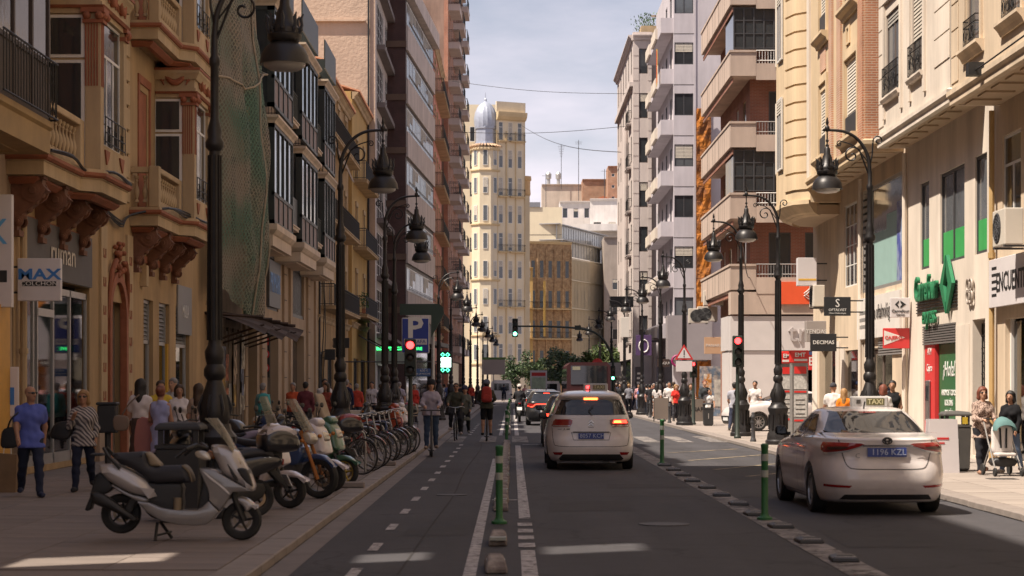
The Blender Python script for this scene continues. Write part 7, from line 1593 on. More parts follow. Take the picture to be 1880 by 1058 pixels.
def rear_sedan(t, sk, add, pm):
 tl = [(-.815,.87),(-.79,.84),(-.70,.845),(-.52,.875),(-.30,.945),(-.34,.965),(-.60,.975),(-.78,.975),(-.81,.93)]
 for sg in (0, 1):
  add(sk.patch(mirror2(tl) if sg else tl, 'rear', .012), 'tail_lamp', TAILRED); cl = [(-.80,.838),(-.70,.848),(-.52,.878),(-.32,.938),(-.36,.915),(-.52,.855),(-.68,.822),(-.79,.815)]
  add(sk.patch((mirror2(cl) if sg else cl), 'rear', .018), 'lamp_chrome', HEADL); il = [(-.76,.875),(-.56,.890),(-.50,.915),(-.60,.925),(-.76,.915)]; add(sk.patch(mirror2(il) if sg else il, 'rear', .018), 'lamp_core', mat('lamp_dark_core',(.10,.04,.03),.2))
  rf = [(-.80,.385),(-.50,.375),(-.47,.405),(-.80,.42)]; add(sk.patch(mirror2(rf) if sg else rf, 'rear', .009), 'bumper_reflector', TAILRED)
  ls = sk.patch([(-2.22,.86),(-1.98,.90),(-1.92,.955),(-2.22,.97)], 'side', .008, mirror=(sg == 0)); add(ls, 'side_tail_lamp', TAILRED)
 add(sk.patch([(-.33,.925),(.33,.925),(.35,.945),(-.35,.945)], 'rear', .02), 'chrome_strip', CHROME)
 sk.line(smooth_poly([(-.64,1.06),(-.62,.98),(-.58,.80),(-.52,.66),(-.40,.625),(0,.62),(.40,.625),(.52,.66),(.58,.80),(.62,.98),(.64,1.06)], 4, False), 'rear', .012, .004).build('boot_gap', mat('gap_grey',(.1,.1,.1)), t)
 add(sk.patch([(-.62,.215),(.62,.215),(.56,.285),(-.56,.285)], 'rear', .007), 'diffuser_or_shade', BLACK)  # black patch paints the shadow beneath the sedan's bumper
 sk.line(smooth_poly([(-.80,.31),(-.68,.31),(-.54,.35),(-.40,.36),(.40,.36),(.54,.35),(.68,.31),(.80,.31)], 4, False), 'rear', .022, .010).build('bumper_lip', pm, t)
 p, n = sk.hit((0,-6,1.0), (0,1,0)); y = p.y-.01; lg = MB()
 for rx, rz_, zc in ((.062,.042,1.0),(.026,.042,1.0),(.046,.018,1.012)): lg.tube([(rx*math.cos(a), y, zc + rz_*math.sin(a)) for a in [2*PI*k/20 for k in range(20)]], .0085, 5, closed=True)
 lg.build('oval_badge', BLACK, t); text('C', .09, GREYP, t, (-.40,y-.016,.80))
 add(sk.patch([(-.12,1.352),(.12,1.352),(.12,1.366),(-.12,1.366)], 'rear', .012), 'high_brake_light', TAILRED)
def rear_hatch_factory(lit, bar):
 def f(t, sk, add, pm):
  if bar:
   sk.line(smooth_poly([(-.80,.84),(-.62,.80),(-.52,.86),(-.45,.905),(0,.91),(.45,.905),(.52,.86),(.62,.80),(.80,.84),(.80,.90),(.52,.91)], 3, False), 'rear', .035, .012).build('light_bar', BRAKEON, t)
  for sg in (0, 1):
   tl = [(-.82,.80),(-.56,.82),(-.52,.92),(-.80,.95)]; add(sk.patch(mirror2(tl) if sg else tl, 'rear', .010), 'tail_lamp', BRAKEON if (lit and not bar) else TAILRED)
  if lit: add(sk.patch([(-.13,1.36),(.13,1.36),(.13,1.385),(-.13,1.385)], 'rear', .012), 'high_brake_light', BRAKEON)
  add(sk.patch([(-.64,.20),(.64,.20),(.60,.38),(-.60,.38)], 'rear', .007), 'diffuser_or_shade', BLACK)
  add(sk.patch([(-.22,.70),(.22,.70),(.22,.80),(-.22,.80)], 'rear', .006), 'plate_recess', BLACK)
  sk.line([(-.70,1.0),(-.68,.60),(.68,.60),(.70,1.0)], 'rear', .01, .004).build('tailgate_gap', BLACK, t)
 return f
car('minivan_taxi', 'white minivan taxi seen from behind with roof sign and lit brake light', 'car', 'mpv', WCAR, (1.61, 42.05, 0), 0, rear_mpv, '8057 KCH', taxi=True)
car('sedan_taxi', 'white sedan taxi with blue plate near right kerb', 'car', 'sedan', WCAR, (4.94, 28.35, 0), 1.2, rear_sedan, '1196 KZL', taxi=True, rims=WHEEL5)
car('dark_hatchback', 'dark car partly hidden just ahead of the minivan taxi', 'car', 'hatch', GCAR, (1.72, 56.2, 0), 0, rear_hatch_factory(True, False), '2204 LMB', PLATEW, detail=1)
car('black_hatchback', 'black hatchback with red light bar in the queue', 'car', 'hatch', DCAR, (1.47, 85.2, 0), 0, rear_hatch_factory(True, True), '7731 LNC', PLATEW, detail=1)
car('silver_hatchback', 'silver car ahead of the black hatchback with lit brakes', 'car', 'hatch', SCAR, (1.55, 96, 0), 0, rear_hatch_factory(True, False), detail=1)
car('dark_queue_car', 'dark grey car farther up the queue with red lights', 'car', 'hatch', GCAR, (1.35, 110, 0), 0, rear_hatch_factory(True, False), detail=1)
car('grey_queue_car', 'grey car beside the bus far up the queue', 'car', 'sedan', GCAR, (2.2, 126, 0), 0, rear_sedan, detail=1)
car('white_far_car', 'small white car between minivan taxi roof and red bus', 'car', 'hatch', WCAR, (4.35, 101, 0), 0, rear_hatch_factory(False, False), detail=1)
car('side_street_car', 'white car nosing out of the side street behind lamp posts', 'car', 'sedan', WCAR, (9.9, 70.6, KH), 102, rear_sedan, detail=2)
# ---------------------------------------------------------------- bus, van, poster column
t = thing('city_bus', 'dark red city bus seen from behind on the right lane', 'bus', (4.5, 121, 0)); BUSR = mat('bus_maroon', (.042,.006,.008), .6, 0, .1, 3, 0)
def rb(x0,x1,z0,z1,r=.12): return [(x0+r,z0),(x1-r,z0),(x1,z0+r),(x1,z1-r),(x1-r,z1),(x0+r,z1),(x0,z1-r),(x0,z0+r)]
MB().prism(rb(-1.27,1.27,.35,3.05,.2), -6, 6, 'y').build('body', BUSR, t); MB().box(-1.05,1.05,-6.03,-6.0,1.75,2.85).build('rear_window', CARGLASS, t); MB().box(-.95,-.5,-6.05,-6.03,2.60,2.8).build('route_number', mat('display_dim',(.3,.28,.2),.5), t); MB().box(-1.1,1.1,-6.02,-6.0,.55,1.5).build('engine_grille', mat('dark_maroon',(.06,.01,.012),.6), t)
for sx in (-1,1):
 MB().box(sx*1.02,sx*1.2,-6.04,-6.0,.9,1.3).build('tail_lamp', TAILRED, t)
 for y in (-3.4, 3.4): o = link(WHEEL[0], 'wheel', t, (sx*1.1, y, .48)); o.scale = (1.4,1.52,1.52); link(WHEEL[1], 'rim', o)
 for k in range(6): MB().box(sx*1.268, sx*1.28, -5.4+1.85*k, -3.8+1.85*k, 1.5, 2.7).build('side_window', CARGLASS, t)
t = thing('white_van', 'white delivery van far up the cycle lane', 'van', (-1.0, 186, 0)); MB().prism([(-.95,.3),(.95,.3),(1.0,.9),(.95,1.9),(.75,2.15),(-.75,2.15),(-.95,1.9),(-1.0,.9)], -2.5, 2.5, 'y').build('body', WCAR, t); MB().box(-.75,.75,-2.53,-2.5,1.2,1.85).build('windscreen', CARGLASS, t)
for sx in (-1,1):
 MB().box(sx*.6,sx*.9,-2.53,-2.5,.75,.95).build('headlamp', HEADL, t)
 for y in (-1.6,1.6): o = link(WHEEL[0], 'wheel', t, (sx*.88,y,.33)); link(WHEEL[1], 'rim', o)
t = thing('advert_column', 'white advertising panel with red heading behind the queue', 'sign', (1.9, 140, 0)); MB().box(-.6,.6,0,.2,.6,2.75).build('panel', WP, t); MB().box(-.5,.5,-.012,-.001,2.35,2.6).build('red_heading', REDS, t); MB().box(-.5,.5,-.012,-.001,.8,2.25).build('poster', mat('pale_green_poster',(.42,.50,.36),.6,0,.3,3,0), t); MB().box(-.3,.3,.02,.18,0,.6).build('foot', DGREY, t)
t = thing('white_far_van', 'white van roof showing beside the advertising panel', 'van', (2.75, 150, 0)); MB().prism([(-.9,.3),(.9,.3),(.95,1.2),(.8,2.0),(-.8,2.0),(-.95,1.2)], -2, 2, 'y').build('body', WCAR, t); MB().box(-.65,.65,-2.03,-2.0,1.25,1.8).build('rear_window', CARGLASS, t)
for sx in (-1,1):
 for y in (-1.3,1.3): o = link(WHEEL[0], 'wheel', t, (sx*.82,y,.33)); link(WHEEL[1], 'rim', o)
# ---------------------------------------------------------------- scooters, motorcycles, bicycles (side view: x forward, z up)
SILV = car_paint('scooter_silver', (.46,.43,.42), .25); SILVD = car_paint('scooter_grey', (.25,.235,.23), .25); SEATM = mat('seat_vinyl', (.022,.022,.028), .55, 0, .1, 5, .1, 80); TANV = mat('seat_tan', (.22,.17,.11), .6, 0, .1, 5, 0); SCREEN = seethrough('smoked_screen', (.36,.31,.24), .03, .12)
LAMPC = mat('clear_lamp', (.50,.44,.36), .1, .2, .2, 12, 0, coat=.8); AMBL = mat('amber_lens', (.45,.16,.03), .2, 0, .1, 5, 0); CHROMEY = mat('yellow_rim', (.40,.28,.05), .4, .4, .1, 5, 0); EXH = mat('exhaust_black', (.025,.023,.022), .45, .3, .1, 5, 0)
def moto_wheel(r, w, rimm, spokes=5, rr=.66):
 ty = MB(); ty.M = Matrix.Rotation(R(90), 4, 'X'); p = [(r*rr,-w*.4),(r*(rr+.08),-w*.5),(r*.9,-w*.48),(r*.98,-w*.25),(r,0),(r*.98,w*.25),(r*.9,w*.48),(r*(rr+.08),w*.5),(r*rr,w*.4)]; ty.lathe(p + [p[0]], 26, cap=False)
 rm = MB(); rm.M = ty.M; rm.lathe([(r*rr,-w*.4),(r*rr,w*.4),(r*(rr-.07),w*.36),(r*(rr-.07),-w*.36),(r*rr,-w*.4)], 24, cap=False); rm.lathe([(r*.14,-w*.6),(r*.14,w*.6)], 10); rm.M = None
 for k in range(spokes):
  a = 2*PI*k/spokes; rm.tube([(r*.1*math.cos(a),0,r*.1*math.sin(a)),(r*(rr-.04)*math.cos(a+.15),0,r*(rr-.04)*math.sin(a+.15))], [r*.07, r*.05] if spokes < 9 else .006, 5)
 dk = MB(); dk.M = Matrix.Rotation(R(90), 4, 'X'); dk.lathe([(r*.30,-w*.62),(r*.46,-w*.62),(r*.46,-w*.68),(r*.30,-w*.68),(r*.30,-w*.62)], 20, cap=False)
 return ty.mesh('tyre', RUBBER, 40), rm.mesh('rim', rimm, 40), dk.mesh('brake_disc', mat('disc_tan',(.36,.28,.20),.35,.6,.1,4,0))
def put_wheel(t, x, z, ms, rx=0):
 o = link(ms[0], 'wheel', t, (x, 0, z)); link(ms[1], 'rim', o)
 if len(ms) > 2: link(ms[2], 'brake_disc', o)
 return o
def pil(t, name, pts, w, r, m, sub=4, c=0.0, f=None, smooth=40):
 b = MB(); pillow(b, pts, w, r, c, sub); return b.build(name, m, t, smooth)
def near_scooter():
 q = lambda L: [((x-890)/800., (985-y)/800.) for x, y in L]
 t = thing('silver_scooter', 'silver maxi scooter on its centre stand in the foreground', 'scooter', (-3.50, 20.75, KH), 2); W = moto_wheel(.213, .11, BLACK, 5, .62)
 put_wheel(t, .638, .213, W); put_wheel(t, -.631, .285, W)
 pil(t, 'front_shield', q([(1150,200),(1185,172),(1280,190),(1362,220),(1400,275),(1440,350),(1500,470),(1516,552),(1480,562),(1400,515),(1330,470),(1250,415),(1215,345)]), .19, .08, SILV, 3)
 pil(t, 'headlamp', q([(1245,250),(1290,238),(1375,265),(1418,338),(1390,345),(1320,305),(1262,280)]), .175, .03, LAMPC, 3)
 pil(t, 'air_intake', q([(1375,372),(1450,375),(1485,445),(1506,522),(1450,490),(1400,430)]), .198, .02, BLACK, 3); pil(t, 'air_intake', q([(1295,335),(1330,372),(1385,465),(1345,452)]), .196, .01, BLACK, 3)
 pil(t, 'leg_shield', q([(1060,370),(1120,374),(1180,385),(1260,430),(1380,500),(1490,556),(1400,568),(1335,570),(1312,610),(1290,645),(1230,725),(1140,640),(1140,590),(1125,530),(1095,470)]), .20, .015, SILVD, 1)
 pil(t, 'floor_panel', q([(1138,645),(1225,732),(1165,805),(1120,840),(1060,848),(1000,850),(880,842),(740,810),(620,735),(575,685),(545,645),(640,655),(740,700),(820,715),(900,722),(1040,718),(1090,690)]), .20, .015, SILVD, 1); pil(t, 'inner_leg_panel', q([(1060,390),(1110,470),(1150,600),(1110,690),(1040,725),(1060,600),(1075,480)]), .15, .02, BLACK, 3)
 pil(t, 'shield_stripe', q([(1085,388),(1130,420),(1200,475),(1280,540),(1318,585),(1300,590),(1220,520),(1130,450)]), .207, .01, SILV, 3)
 pil(t, 'rear_panel', q([(215,350),(260,335),(340,335),(440,372),(540,425),(625,492),(705,602),(660,610),(590,605),(480,580),(330,500),(250,430)]), .20, .09, SILV, 3)
 pil(t, 'rear_lower_panel', q([(330,505),(480,585),(590,612),(640,640),(560,650),(470,610),(380,560)]), .17, .015, SILVD, 3)
 pil(t, 'seat', q([(320,250),(420,242),(520,235),(600,240),(645,345),(760,352),(900,350),(955,385),(988,470),(965,492),(800,498),(660,495),(590,440),(470,365),(370,315)]), .15, .06, SEATM, 3)
 pil(t, 'backrest_pad', q([(600,240),(635,245),(690,300),(728,352),(640,352),(618,300)]), .13, .03, TANV, 3); pil(t, 'seat_piping', q([(905,352),(930,350),(972,395),(998,470),(986,485),(960,410)]), .135, .01, TANV, 3)
 pil(t, 'engine', q([(560,500),(700,500),(900,500),(910,600),(905,735),(760,735),(640,690),(540,640),(480,780),(430,800),(420,700)]), .13, .03, BLACK, 2); MB().lathe([(.042,0),(.042,.13)], 12, (-.02,-.15,.33)).build('oil_filter', TANV, t, 40)
 pil(t, 'exhaust', q([(150,575),(230,568),(340,632),(450,715),(545,785),(525,810),(440,780),(300,710),(185,665)]), .055, .045, EXH, 3, c=-.17)
 pil(t, 'rear_mudguard', q([(180,430),(240,420),(330,520),(270,585),(170,612),(140,718),(90,720),(130,620)]), .09, .02, BLACK, 2)
 pil(t, 'front_fender', q([(1250,705),(1300,655),(1390,612),(1470,640),(1538,712),(1500,705),(1440,740),(1410,690),(1330,650)]), .075, .03, SILV, 3)
 b = MB(); sc_ = q([(1095,-46),(1150,-60),(1205,-55),(1290,45),(1365,220),(1335,235),(1185,160),(1120,60)]); n = 7; rows = []
 A = q([(1100,-50),(1340,232)]); Bq = q([(1200,-52),(1372,215)])
 for j in range(n+1):
  u = j/n; ang = -1 + 2*u; x0 = A[0][0] + (Bq[0][0]-A[0][0])*(1-ang*ang); x1 = A[1][0] + (Bq[1][0]-A[1][0])*(1-ang*ang)
  rows.append([(x0 + (x1-x0)*k/6, ang*(.14+.05*k/6), A[0][1] + (A[1][1]-A[0][1])*k/6 + .02*math.sin(PI*k/6)) for k in range(7)])
 ids = [[b.pt(p) for p in r_] for r_ in rows]
 for a, c in zip(ids, ids[1:]):
  for k in range(6): b.face((a[k],a[k+1],c[k+1],c[k]))
 b.build('windscreen', SCREEN, t, 60)
 for sx in (-1, 1):
  P = q([(1100,215),(1040,180),(960,205),(880,272)]); MB().tube([(P[0][0],sx*.05,P[0][1]),(P[1][0],sx*.22,P[1][1]),(P[2][0],sx*.33,P[2][1])], [.03,.03,.022], 8).tube([(P[2][0],sx*.33,P[2][1]),(P[3][0],sx*.36,P[3][1]-.0)], .02, 8).build('handlebar', BLACK, t, 40)
  pil(t, 'indicator', q([(1025,240),(1060,218),(1130,235),(1160,290),(1120,300),(1050,280)]), .03, .02, AMBL if sx > 0 else LAMPC, 3, c=sx*.20)
  f = q([(1330,560),(1350,640),(1420,815)]); MB().tube([(f[0][0],sx*.07,f[0][1]),(f[1][0],sx*.08,f[1][1]),(f[2][0],sx*.08,f[2][1])], [.035,.03,.025], 8).build('fork_leg', BLACK, t, 40)
  g = q([(250,200),(300,270),(400,370),(440,372)]); MB().tube([(g[0][0],sx*.10,g[0][1]),(g[1][0],sx*.17,g[1][1]),(g[2][0],sx*.19,g[2][1])], .018, 6).build('grab_rail', BLACK, t, 40)
  s_ = q([(700,830),(690,975)]); MB().tube([(s_[0][0],sx*.10,s_[0][1]),(s_[1][0]+(.0 if sx < 0 else .13),sx*.16,.012)], .018, 6).build('stand_leg', BLACK, t, 40)
 h = q([(140,255),(250,275)]); MB().box(h[0][0],h[1][0],-.12,.12,h[0][1]-.015,h[0][1]+.012).build('luggage_rack', BLACK, t, bevel=.01); s_ = q([(700,935),(790,920)]); MB().tube([(s_[0][0],-.14,s_[0][1]),(s_[1][0],.14,s_[1][1])], .012, 6).build('stand_bar', BLACK, t)
near_scooter()
WS = moto_wheel(.235, .105, BLACK, 5, .64); WY = moto_wheel(.25, .10, CHROMEY, 5, .70); WM = moto_wheel(.30, .125, BLACK, 10, .72); WSS = moto_wheel(.235, .10, STEEL, 12, .70)
def scooter(label, loc, rz, col, col2=None, box=None, screen=True, wheels=None, name='parked_scooter', plate=True, lid=None):
 t = thing(name, label, 'scooter', loc, rz, 'scooters and motorcycles parked along the kerb'); W = wheels or WS; c2 = col2 or BLACK
 put_wheel(t, .62, .235, W); put_wheel(t, -.58, .235, W)
 pil(t, 'front_shield', [(.28,1.02),(.40,1.03),(.50,.92),(.56,.72),(.58,.60),(.50,.56),(.40,.46),(.30,.32),(.22,.30),(.26,.55)], .19, .08, col, 3)
 pil(t, 'floor_board', [(-.18,.30),(.30,.28),(.30,.36),(-.10,.37),(-.25,.50)], .17, .03, c2, 2); pil(t, 'rear_body', [(-.88,.74),(-.70,.78),(-.30,.72),(-.12,.60),(-.10,.40),(-.35,.42),(-.60,.52),(-.85,.62)], .17, .08, col, 3)
 pil(t, 'seat', [(-.80,.78),(-.55,.86),(-.30,.80),(-.02,.80),(.02,.74),(-.20,.71),(-.60,.75)], .14, .05, SEATM, 3); pil(t, 'engine', [(-.65,.42),(-.30,.42),(-.2,.25),(-.45,.18),(-.65,.25)], .11, .03, BLACK, 2); pil(t, 'exhaust', [(-.92,.38),(-.60,.30),(-.42,.24),(-.42,.30),(-.60,.40),(-.90,.46)], .05, .04, EXH, 3, c=-.15)
 pil(t, 'front_fender', [(.36,.42),(.50,.50),(.70,.49),(.88,.36),(.80,.40),(.62,.42),(.48,.40)], .075, .03, col, 3); pil(t, 'headlamp', [(.42,.92),(.50,.93),(.56,.82),(.52,.76),(.46,.82)], .10, .03, LAMPC, 3); pil(t, 'instrument_cowl', [(.20,1.02),(.36,1.14),(.46,1.08),(.42,1.0)], .13, .04, col, 3)
 for sx in (-1, 1):
  MB().tube([(.28,sx*.06,1.06),(.20,sx*.24,1.10),(.12,sx*.36,1.08)], .018, 6).build('handlebar', BLACK, t, 40); MB().tube([(.24,sx*.26,1.1),(.28,sx*.32,1.28)], .008, 5).ball((.29,sx*.34,1.33), .055, 8, 6, .35, 1.1, .8).build('mirror', BLACK, t, 50); MB().tube([(.42,sx*.07,.62),(.62,sx*.07,.235)], .025, 6).build('fork_leg', BLACK, t, 40); MB().ball((.50,sx*.17,.86), .035, 7, 5).build('indicator', AMBL, t, 50)
 MB().box(-.93,-.90,-.07,.07,.64,.72).build('tail_lamp', TAILRED, t, bevel=.01); pil(t, 'mudguard', [(-.80,.60),(-.98,.40),(-.94,.36),(-.74,.55)], .07, .01, BLACK, 2)
 if plate: o = MB().box(-.006,.006,-.11,.11,-.08,.08).build('number_plate', PLATEW, t, loc=(-.985,0,.45)); o.rotation_euler = (0,R(25),0); MB().box(-.009,-.006,-.11,-.08,-.08,.08).build('plate_band', PLATEB, o)
 MB().tube([(-.15,.12,.28),(-.22,.20,.0)], .012, 5).build('side_stand', BLACK, t)
 if screen:
  b = MB(); rows = [[(.40 - .16*k/5, a*(.17 - .03*k/5), 1.02 + .44*k/5) if abs(a) > .9 else (.46 - .2*k/5 - .04*a*a, a*.17, 1.02 + .47*k/5) for k in range(6)] for a in (-1,-.6,0,.6,1)]; ids = [[b.pt(p) for p in r_] for r_ in rows]
  for a, c in zip(ids, ids[1:]):
   for k in range(5): b.face((a[k],a[k+1],c[k+1],c[k]))
  b.build('windscreen', SCREEN, t, 60)
 if box:
  o = pil(t, 'top_box', [(-1.08,.82),(-.70,.80),(-.62,.90),(-.64,1.04),(-.80,1.12),(-1.0,1.09),(-1.11,.96)], .20, .10, box, 3); MB().box(-.9,-.6,-.08,.08,.72,.83).build('box_rack', BLACK, o)
  if lid is not None: pil(o, 'box_lid', [(-1.07,1.01),(-.66,1.01),(-.68,1.07),(-.82,1.135),(-.99,1.115)], .185, .08, lid, 3)
 return t
def motorcycle(label, loc, rz, col, fork, screen=False):
 t = thing('parked_motorcycle', label, 'motorcycle', loc, rz, 'scooters and motorcycles parked along the kerb'); put_wheel(t, .72, .30, WM); put_wheel(t, -.66, .30, WM)
 pil(t, 'fuel_tank', [(-.05,.82),(.10,.98),(.34,1.0),(.46,.86),(.30,.74),(.05,.74)], .15, .08, col, 3); pil(t, 'seat', [(-.72,.88),(-.40,.84),(-.08,.82),(-.02,.76),(-.40,.74),(-.70,.82)], .12, .04, SEATM, 3); pil(t, 'tail', [(-.98,.92),(-.70,.88),(-.45,.74),(-.60,.72),(-.92,.84)], .10, .04, col, 3)
 pil(t, 'engine', [(-.22,.30),(.30,.28),(.40,.55),(.30,.74),(-.15,.72),(-.25,.50)], .15, .04, DGREY, 2); pil(t, 'exhaust', [(-.85,.44),(-.40,.34),(.0,.28),(.0,.34),(-.40,.43),(-.84,.54)], .055, .045, EXH, 3, c=-.17)
 pil(t, 'front_fender', [(.46,.52),(.62,.64),(.82,.62),(.98,.46),(.88,.53),(.70,.57),(.58,.54)], .07, .025, col, 3); pil(t, 'headlamp', [(.48,.94),(.58,.96),(.66,.86),(.60,.78),(.50,.82)], .11, .04, LAMPC, 3); pil(t, 'side_fairing', [(.28,.78),(.50,.74),(.46,.52),(.30,.50)], .18, .03, col, 3)
 for sx in (-1, 1):
  MB().tube([(.46,sx*.09,.98),(.60,sx*.09,.64),(.74,sx*.09,.28)], [.03,.026,.03], 8).build('fork_leg', fork, t, 40); MB().tube([(.42,sx*.05,1.02),(.36,sx*.25,1.08),(.26,sx*.38,1.06)], .016, 6).build('handlebar', BLACK, t, 40); MB().tube([(.34,sx*.28,1.08),(.36,sx*.36,1.24)], .008, 5).ball((.36,sx*.38,1.27), .055, 8, 6, .35, 1.1, .7).build('mirror', BLACK, t, 50); MB().ball((.54,sx*.20,.84), .03, 7, 5).build('indicator', AMBL, t, 50)
 MB().tube([(-.1,0,.45),(-.66,0,.30)], .04, 6).build('swing_arm', DGREY, t); MB().box(-1.02,-.99,-.06,.06,.84,.90).build('tail_lamp', TAILRED, t); MB().tube([(.0,.14,.3),(-.06,.26,0)], .012, 5).build('side_stand', BLACK, t); o = MB().box(-.006,.006,-.11,.11,-.08,.08).build('number_plate', PLATEW, t, loc=(-1.02,0,.62)); o.rotation_euler = (0,R(25),0)
 if screen:
  b = MB(); rows = [[(.60 - .30*k/5 - .05*a*a, a*(.18-.02*k/5), .98 + .46*k/5) for k in range(6)] for a in (-1,-.6,0,.6,1)]; ids = [[b.pt(p) for p in r_] for r_ in rows]
  for a, c in zip(ids, ids[1:]):
   for k in range(5): b.face((a[k],a[k+1],c[k+1],c[k]))
  b.build('windscreen', SCREEN, t, 60)
 return t
WHS = car_paint('scooter_white', (.58,.52,.52)); GRS = car_paint('scooter_green', (.05,.13,.08)); BLS = car_paint('scooter_black', (.02,.02,.024)); LIL = car_paint('scooter_lilac', (.30,.27,.38)); ORS = car_paint('scooter_orange', (.32,.05,.02)); BLUS = car_paint('scooter_blue', (.03,.06,.16)); REDB = car_paint('box_red', (.28,.03,.03))
scooter('black scooter parked tail-first with white-lidded top box', (-3.72, 24.2, KH), 205, BLS, box=BLS, lid=WHS, screen=False)
scooter('white scooter with silver fender behind the top-boxed black scooter', (-3.55, 26.3, KH), -18, WHS)
motorcycle('dark motorcycle with orange fork legs', (-3.45, 28.6, KH), -22, BLUS, paint('fork_orange',(.38,.13,.02)), True)
scooter('white scooter next to the orange-forked motorcycle', (-3.35, 30.3, KH), -20, WHS, screen=False)
scooter('green scooter with yellow wheel rims', (-3.3, 32.0, KH), -20, GRS, wheels=WY, screen=False)
scooter('black scooter with red-and-black top box', (-3.7, 34.2, KH), 200, BLS, box=BLS, lid=REDB, screen=False, wheels=WY)
scooter('orange scooter behind the bicycles', (-3.55, 53.6, KH), -16, ORS, screen=False)
scooter('white scooter with spoked wheel at the far end of the row', (-3.5, 55.6, KH), -16, WHS, wheels=WSS, screen=False)
scooter('dark scooter with red-labelled top box near parking sign', (-3.9, 57.5, KH), 190, BLS, box=BLS, lid=REDB, screen=False)
motorcycle('lilac motorcycle in the second row behind the black scooter', (-4.95, 31.6, KH), 168, LIL, BLACK); scooter('white scooter in second row, handlebars above the motorcycles', (-5.0, 34.0, KH), 165, WHS, screen=True); motorcycle('blue motorcycle in second row beside the lamp post', (-5.0, 42.5, KH), 165, BLUS, BLACK)
motorcycle('black motorcycle in second row before the street lamp', (-5.0, 36.5, KH), 165, BLS, BLACK)
def bicycle_mesh_parts(col):
 r = .335; d = {}
 ty = MB(); ty.M = Matrix.Rotation(R(90), 4, 'X'); ty.lathe([(r-.022,-.014),(r-.008,-.019),(r,0),(r-.008,.019),(r-.022,.014),(r-.022,-.014)], 30, cap=False); d['tyre'] = ty.mesh('tyre', RUBBER, 50)
 rm = MB(); rm.M = Matrix.Rotation(R(90), 4, 'X'); rm.lathe([(r-.04,-.012),(r-.022,-.012),(r-.022,.012),(r-.04,.012),(r-.04,-.012)], 30, cap=False); rm.lathe([(.022,-.04),(.022,.04)], 8); rm.M = None
 for k in range(24): a = 2*PI*k/24; rm.tube([(.02*math.cos(a),.02*(-1)**k,.02*math.sin(a)),((r-.04)*math.cos(a+.12),0,(r-.04)*math.sin(a+.12))], .0018, 3, False)
 d['rim'] = rm.mesh('rim', STEEL, 50)
 f = MB(); bb, st, ht, hb, ra = (-.05,0,.30), (-.20,0,.80), (.36,0,.86), (.40,0,.72), (-.50,0,.335)
 for a, b, rr in ((bb,st,.017),(bb,hb,.019),(st,ht,.016),(ht,hb,.02)): f.tube([a,b], rr, 7)
 for sy in (-1,1): f.tube([(bb[0],sy*.04,bb[2]),(ra[0],sy*.06,ra[2])], .011, 5); f.tube([(st[0],sy*.03,st[2]-.05),(ra[0],sy*.06,ra[2])], .009, 5); f.tube([(hb[0],sy*.035,hb[2]-.02),(.47,sy*.05,.5),(.55,sy*.05,.335)], .011, 5)
 d['frame'] = f.mesh('frame', col, 40)
 h = MB(); h.tube([(.36,0,.86),(.33,0,1.02)], .014, 6); h.tube(smooth_poly([(.22,-.28,1.03),(.32,-.2,1.06),(.38,-.05,1.03),(.38,.05,1.03),(.32,.2,1.06),(.22,.28,1.03)],3,False), .012, 6); d['handlebar'] = h.mesh('handlebar', STEEL, 40)
 s = MB(); pillow(s, [(-.36,.93),(-.20,.95),(-.04,.93),(-.04,.91),(-.25,.90),(-.36,.89)], .07, .03); s.tube([(-.20,0,.78),(-.22,0,.91)], .013, 6); d['saddle'] = s.mesh('saddle', BLACK, 40)
 c = MB(); c.M = Matrix.Translation(bb) @ Matrix.Rotation(R(90),4,'X'); c.lathe([(.09,-.05),(.09,-.045)], 18); c.M = None; c.tube([bb,(.08,-.07,.22)], .01, 5); c.tube([bb,(-.18,.07,.38)], .01, 5); c.box(.04,.13,-.15,-.07,.205,.225); c.box(-.22,-.13,.07,.15,.37,.39); d['crankset'] = c.mesh('crankset', DGREY, 40)
 m = MB()
 for cx in (.55,-.50):
  a0, a1 = (R(20), R(190)) if cx < 0 else (R(30), R(150)); rows = [[(cx+(r+.03)*math.cos(a0+(a1-a0)*k/12), y, .335+(r+.03)*math.sin(a0+(a1-a0)*k/12)) for k in range(13)] for y in (-.028,.028)]; ids = [[m.pt(p) for p in q] for q in rows]
  for k in range(12): m.face((ids[0][k],ids[0][k+1],ids[1][k+1],ids[1][k]))
 d['mudguard'] = m.mesh('mudguard', col, 60); return d
def bicycle(label, loc, rz, col, lean=0, seat=False, group='bicycles in the rack', basket=False):
 k = col.name
 if k not in BIKES: BIKES[k] = bicycle_mesh_parts(col)
 d = BIKES[k]; t = thing('bicycle', label, 'bicycle', loc, rz, group); t.rotation_euler = (R(lean), 0, R(rz))
 for x in (.55, -.50): o = link(d['tyre'], 'wheel', t, (x,0,.335)); link(d['rim'], 'rim', o)
 for n in ('frame','handlebar','saddle','crankset','mudguard'): link(d[n], n, t)
 if seat: pil(t, 'child_seat', [(-.62,.95),(-.55,.88),(-.30,.86),(-.28,.92),(-.48,.98),(-.66,1.42),(-.74,1.42)], .17, .04, mat('seat_beige',(.34,.26,.18),.6), 3)
 if basket: MB().box(.42,.72,-.16,.16,.78,1.0).build('basket', DGREY, t)
 return t
BIKES = {}; BK = [IRON, car_paint('bike_red',(.25,.03,.03)), car_paint('bike_blue',(.03,.07,.2)), car_paint('bike_grey',(.2,.2,.2))]
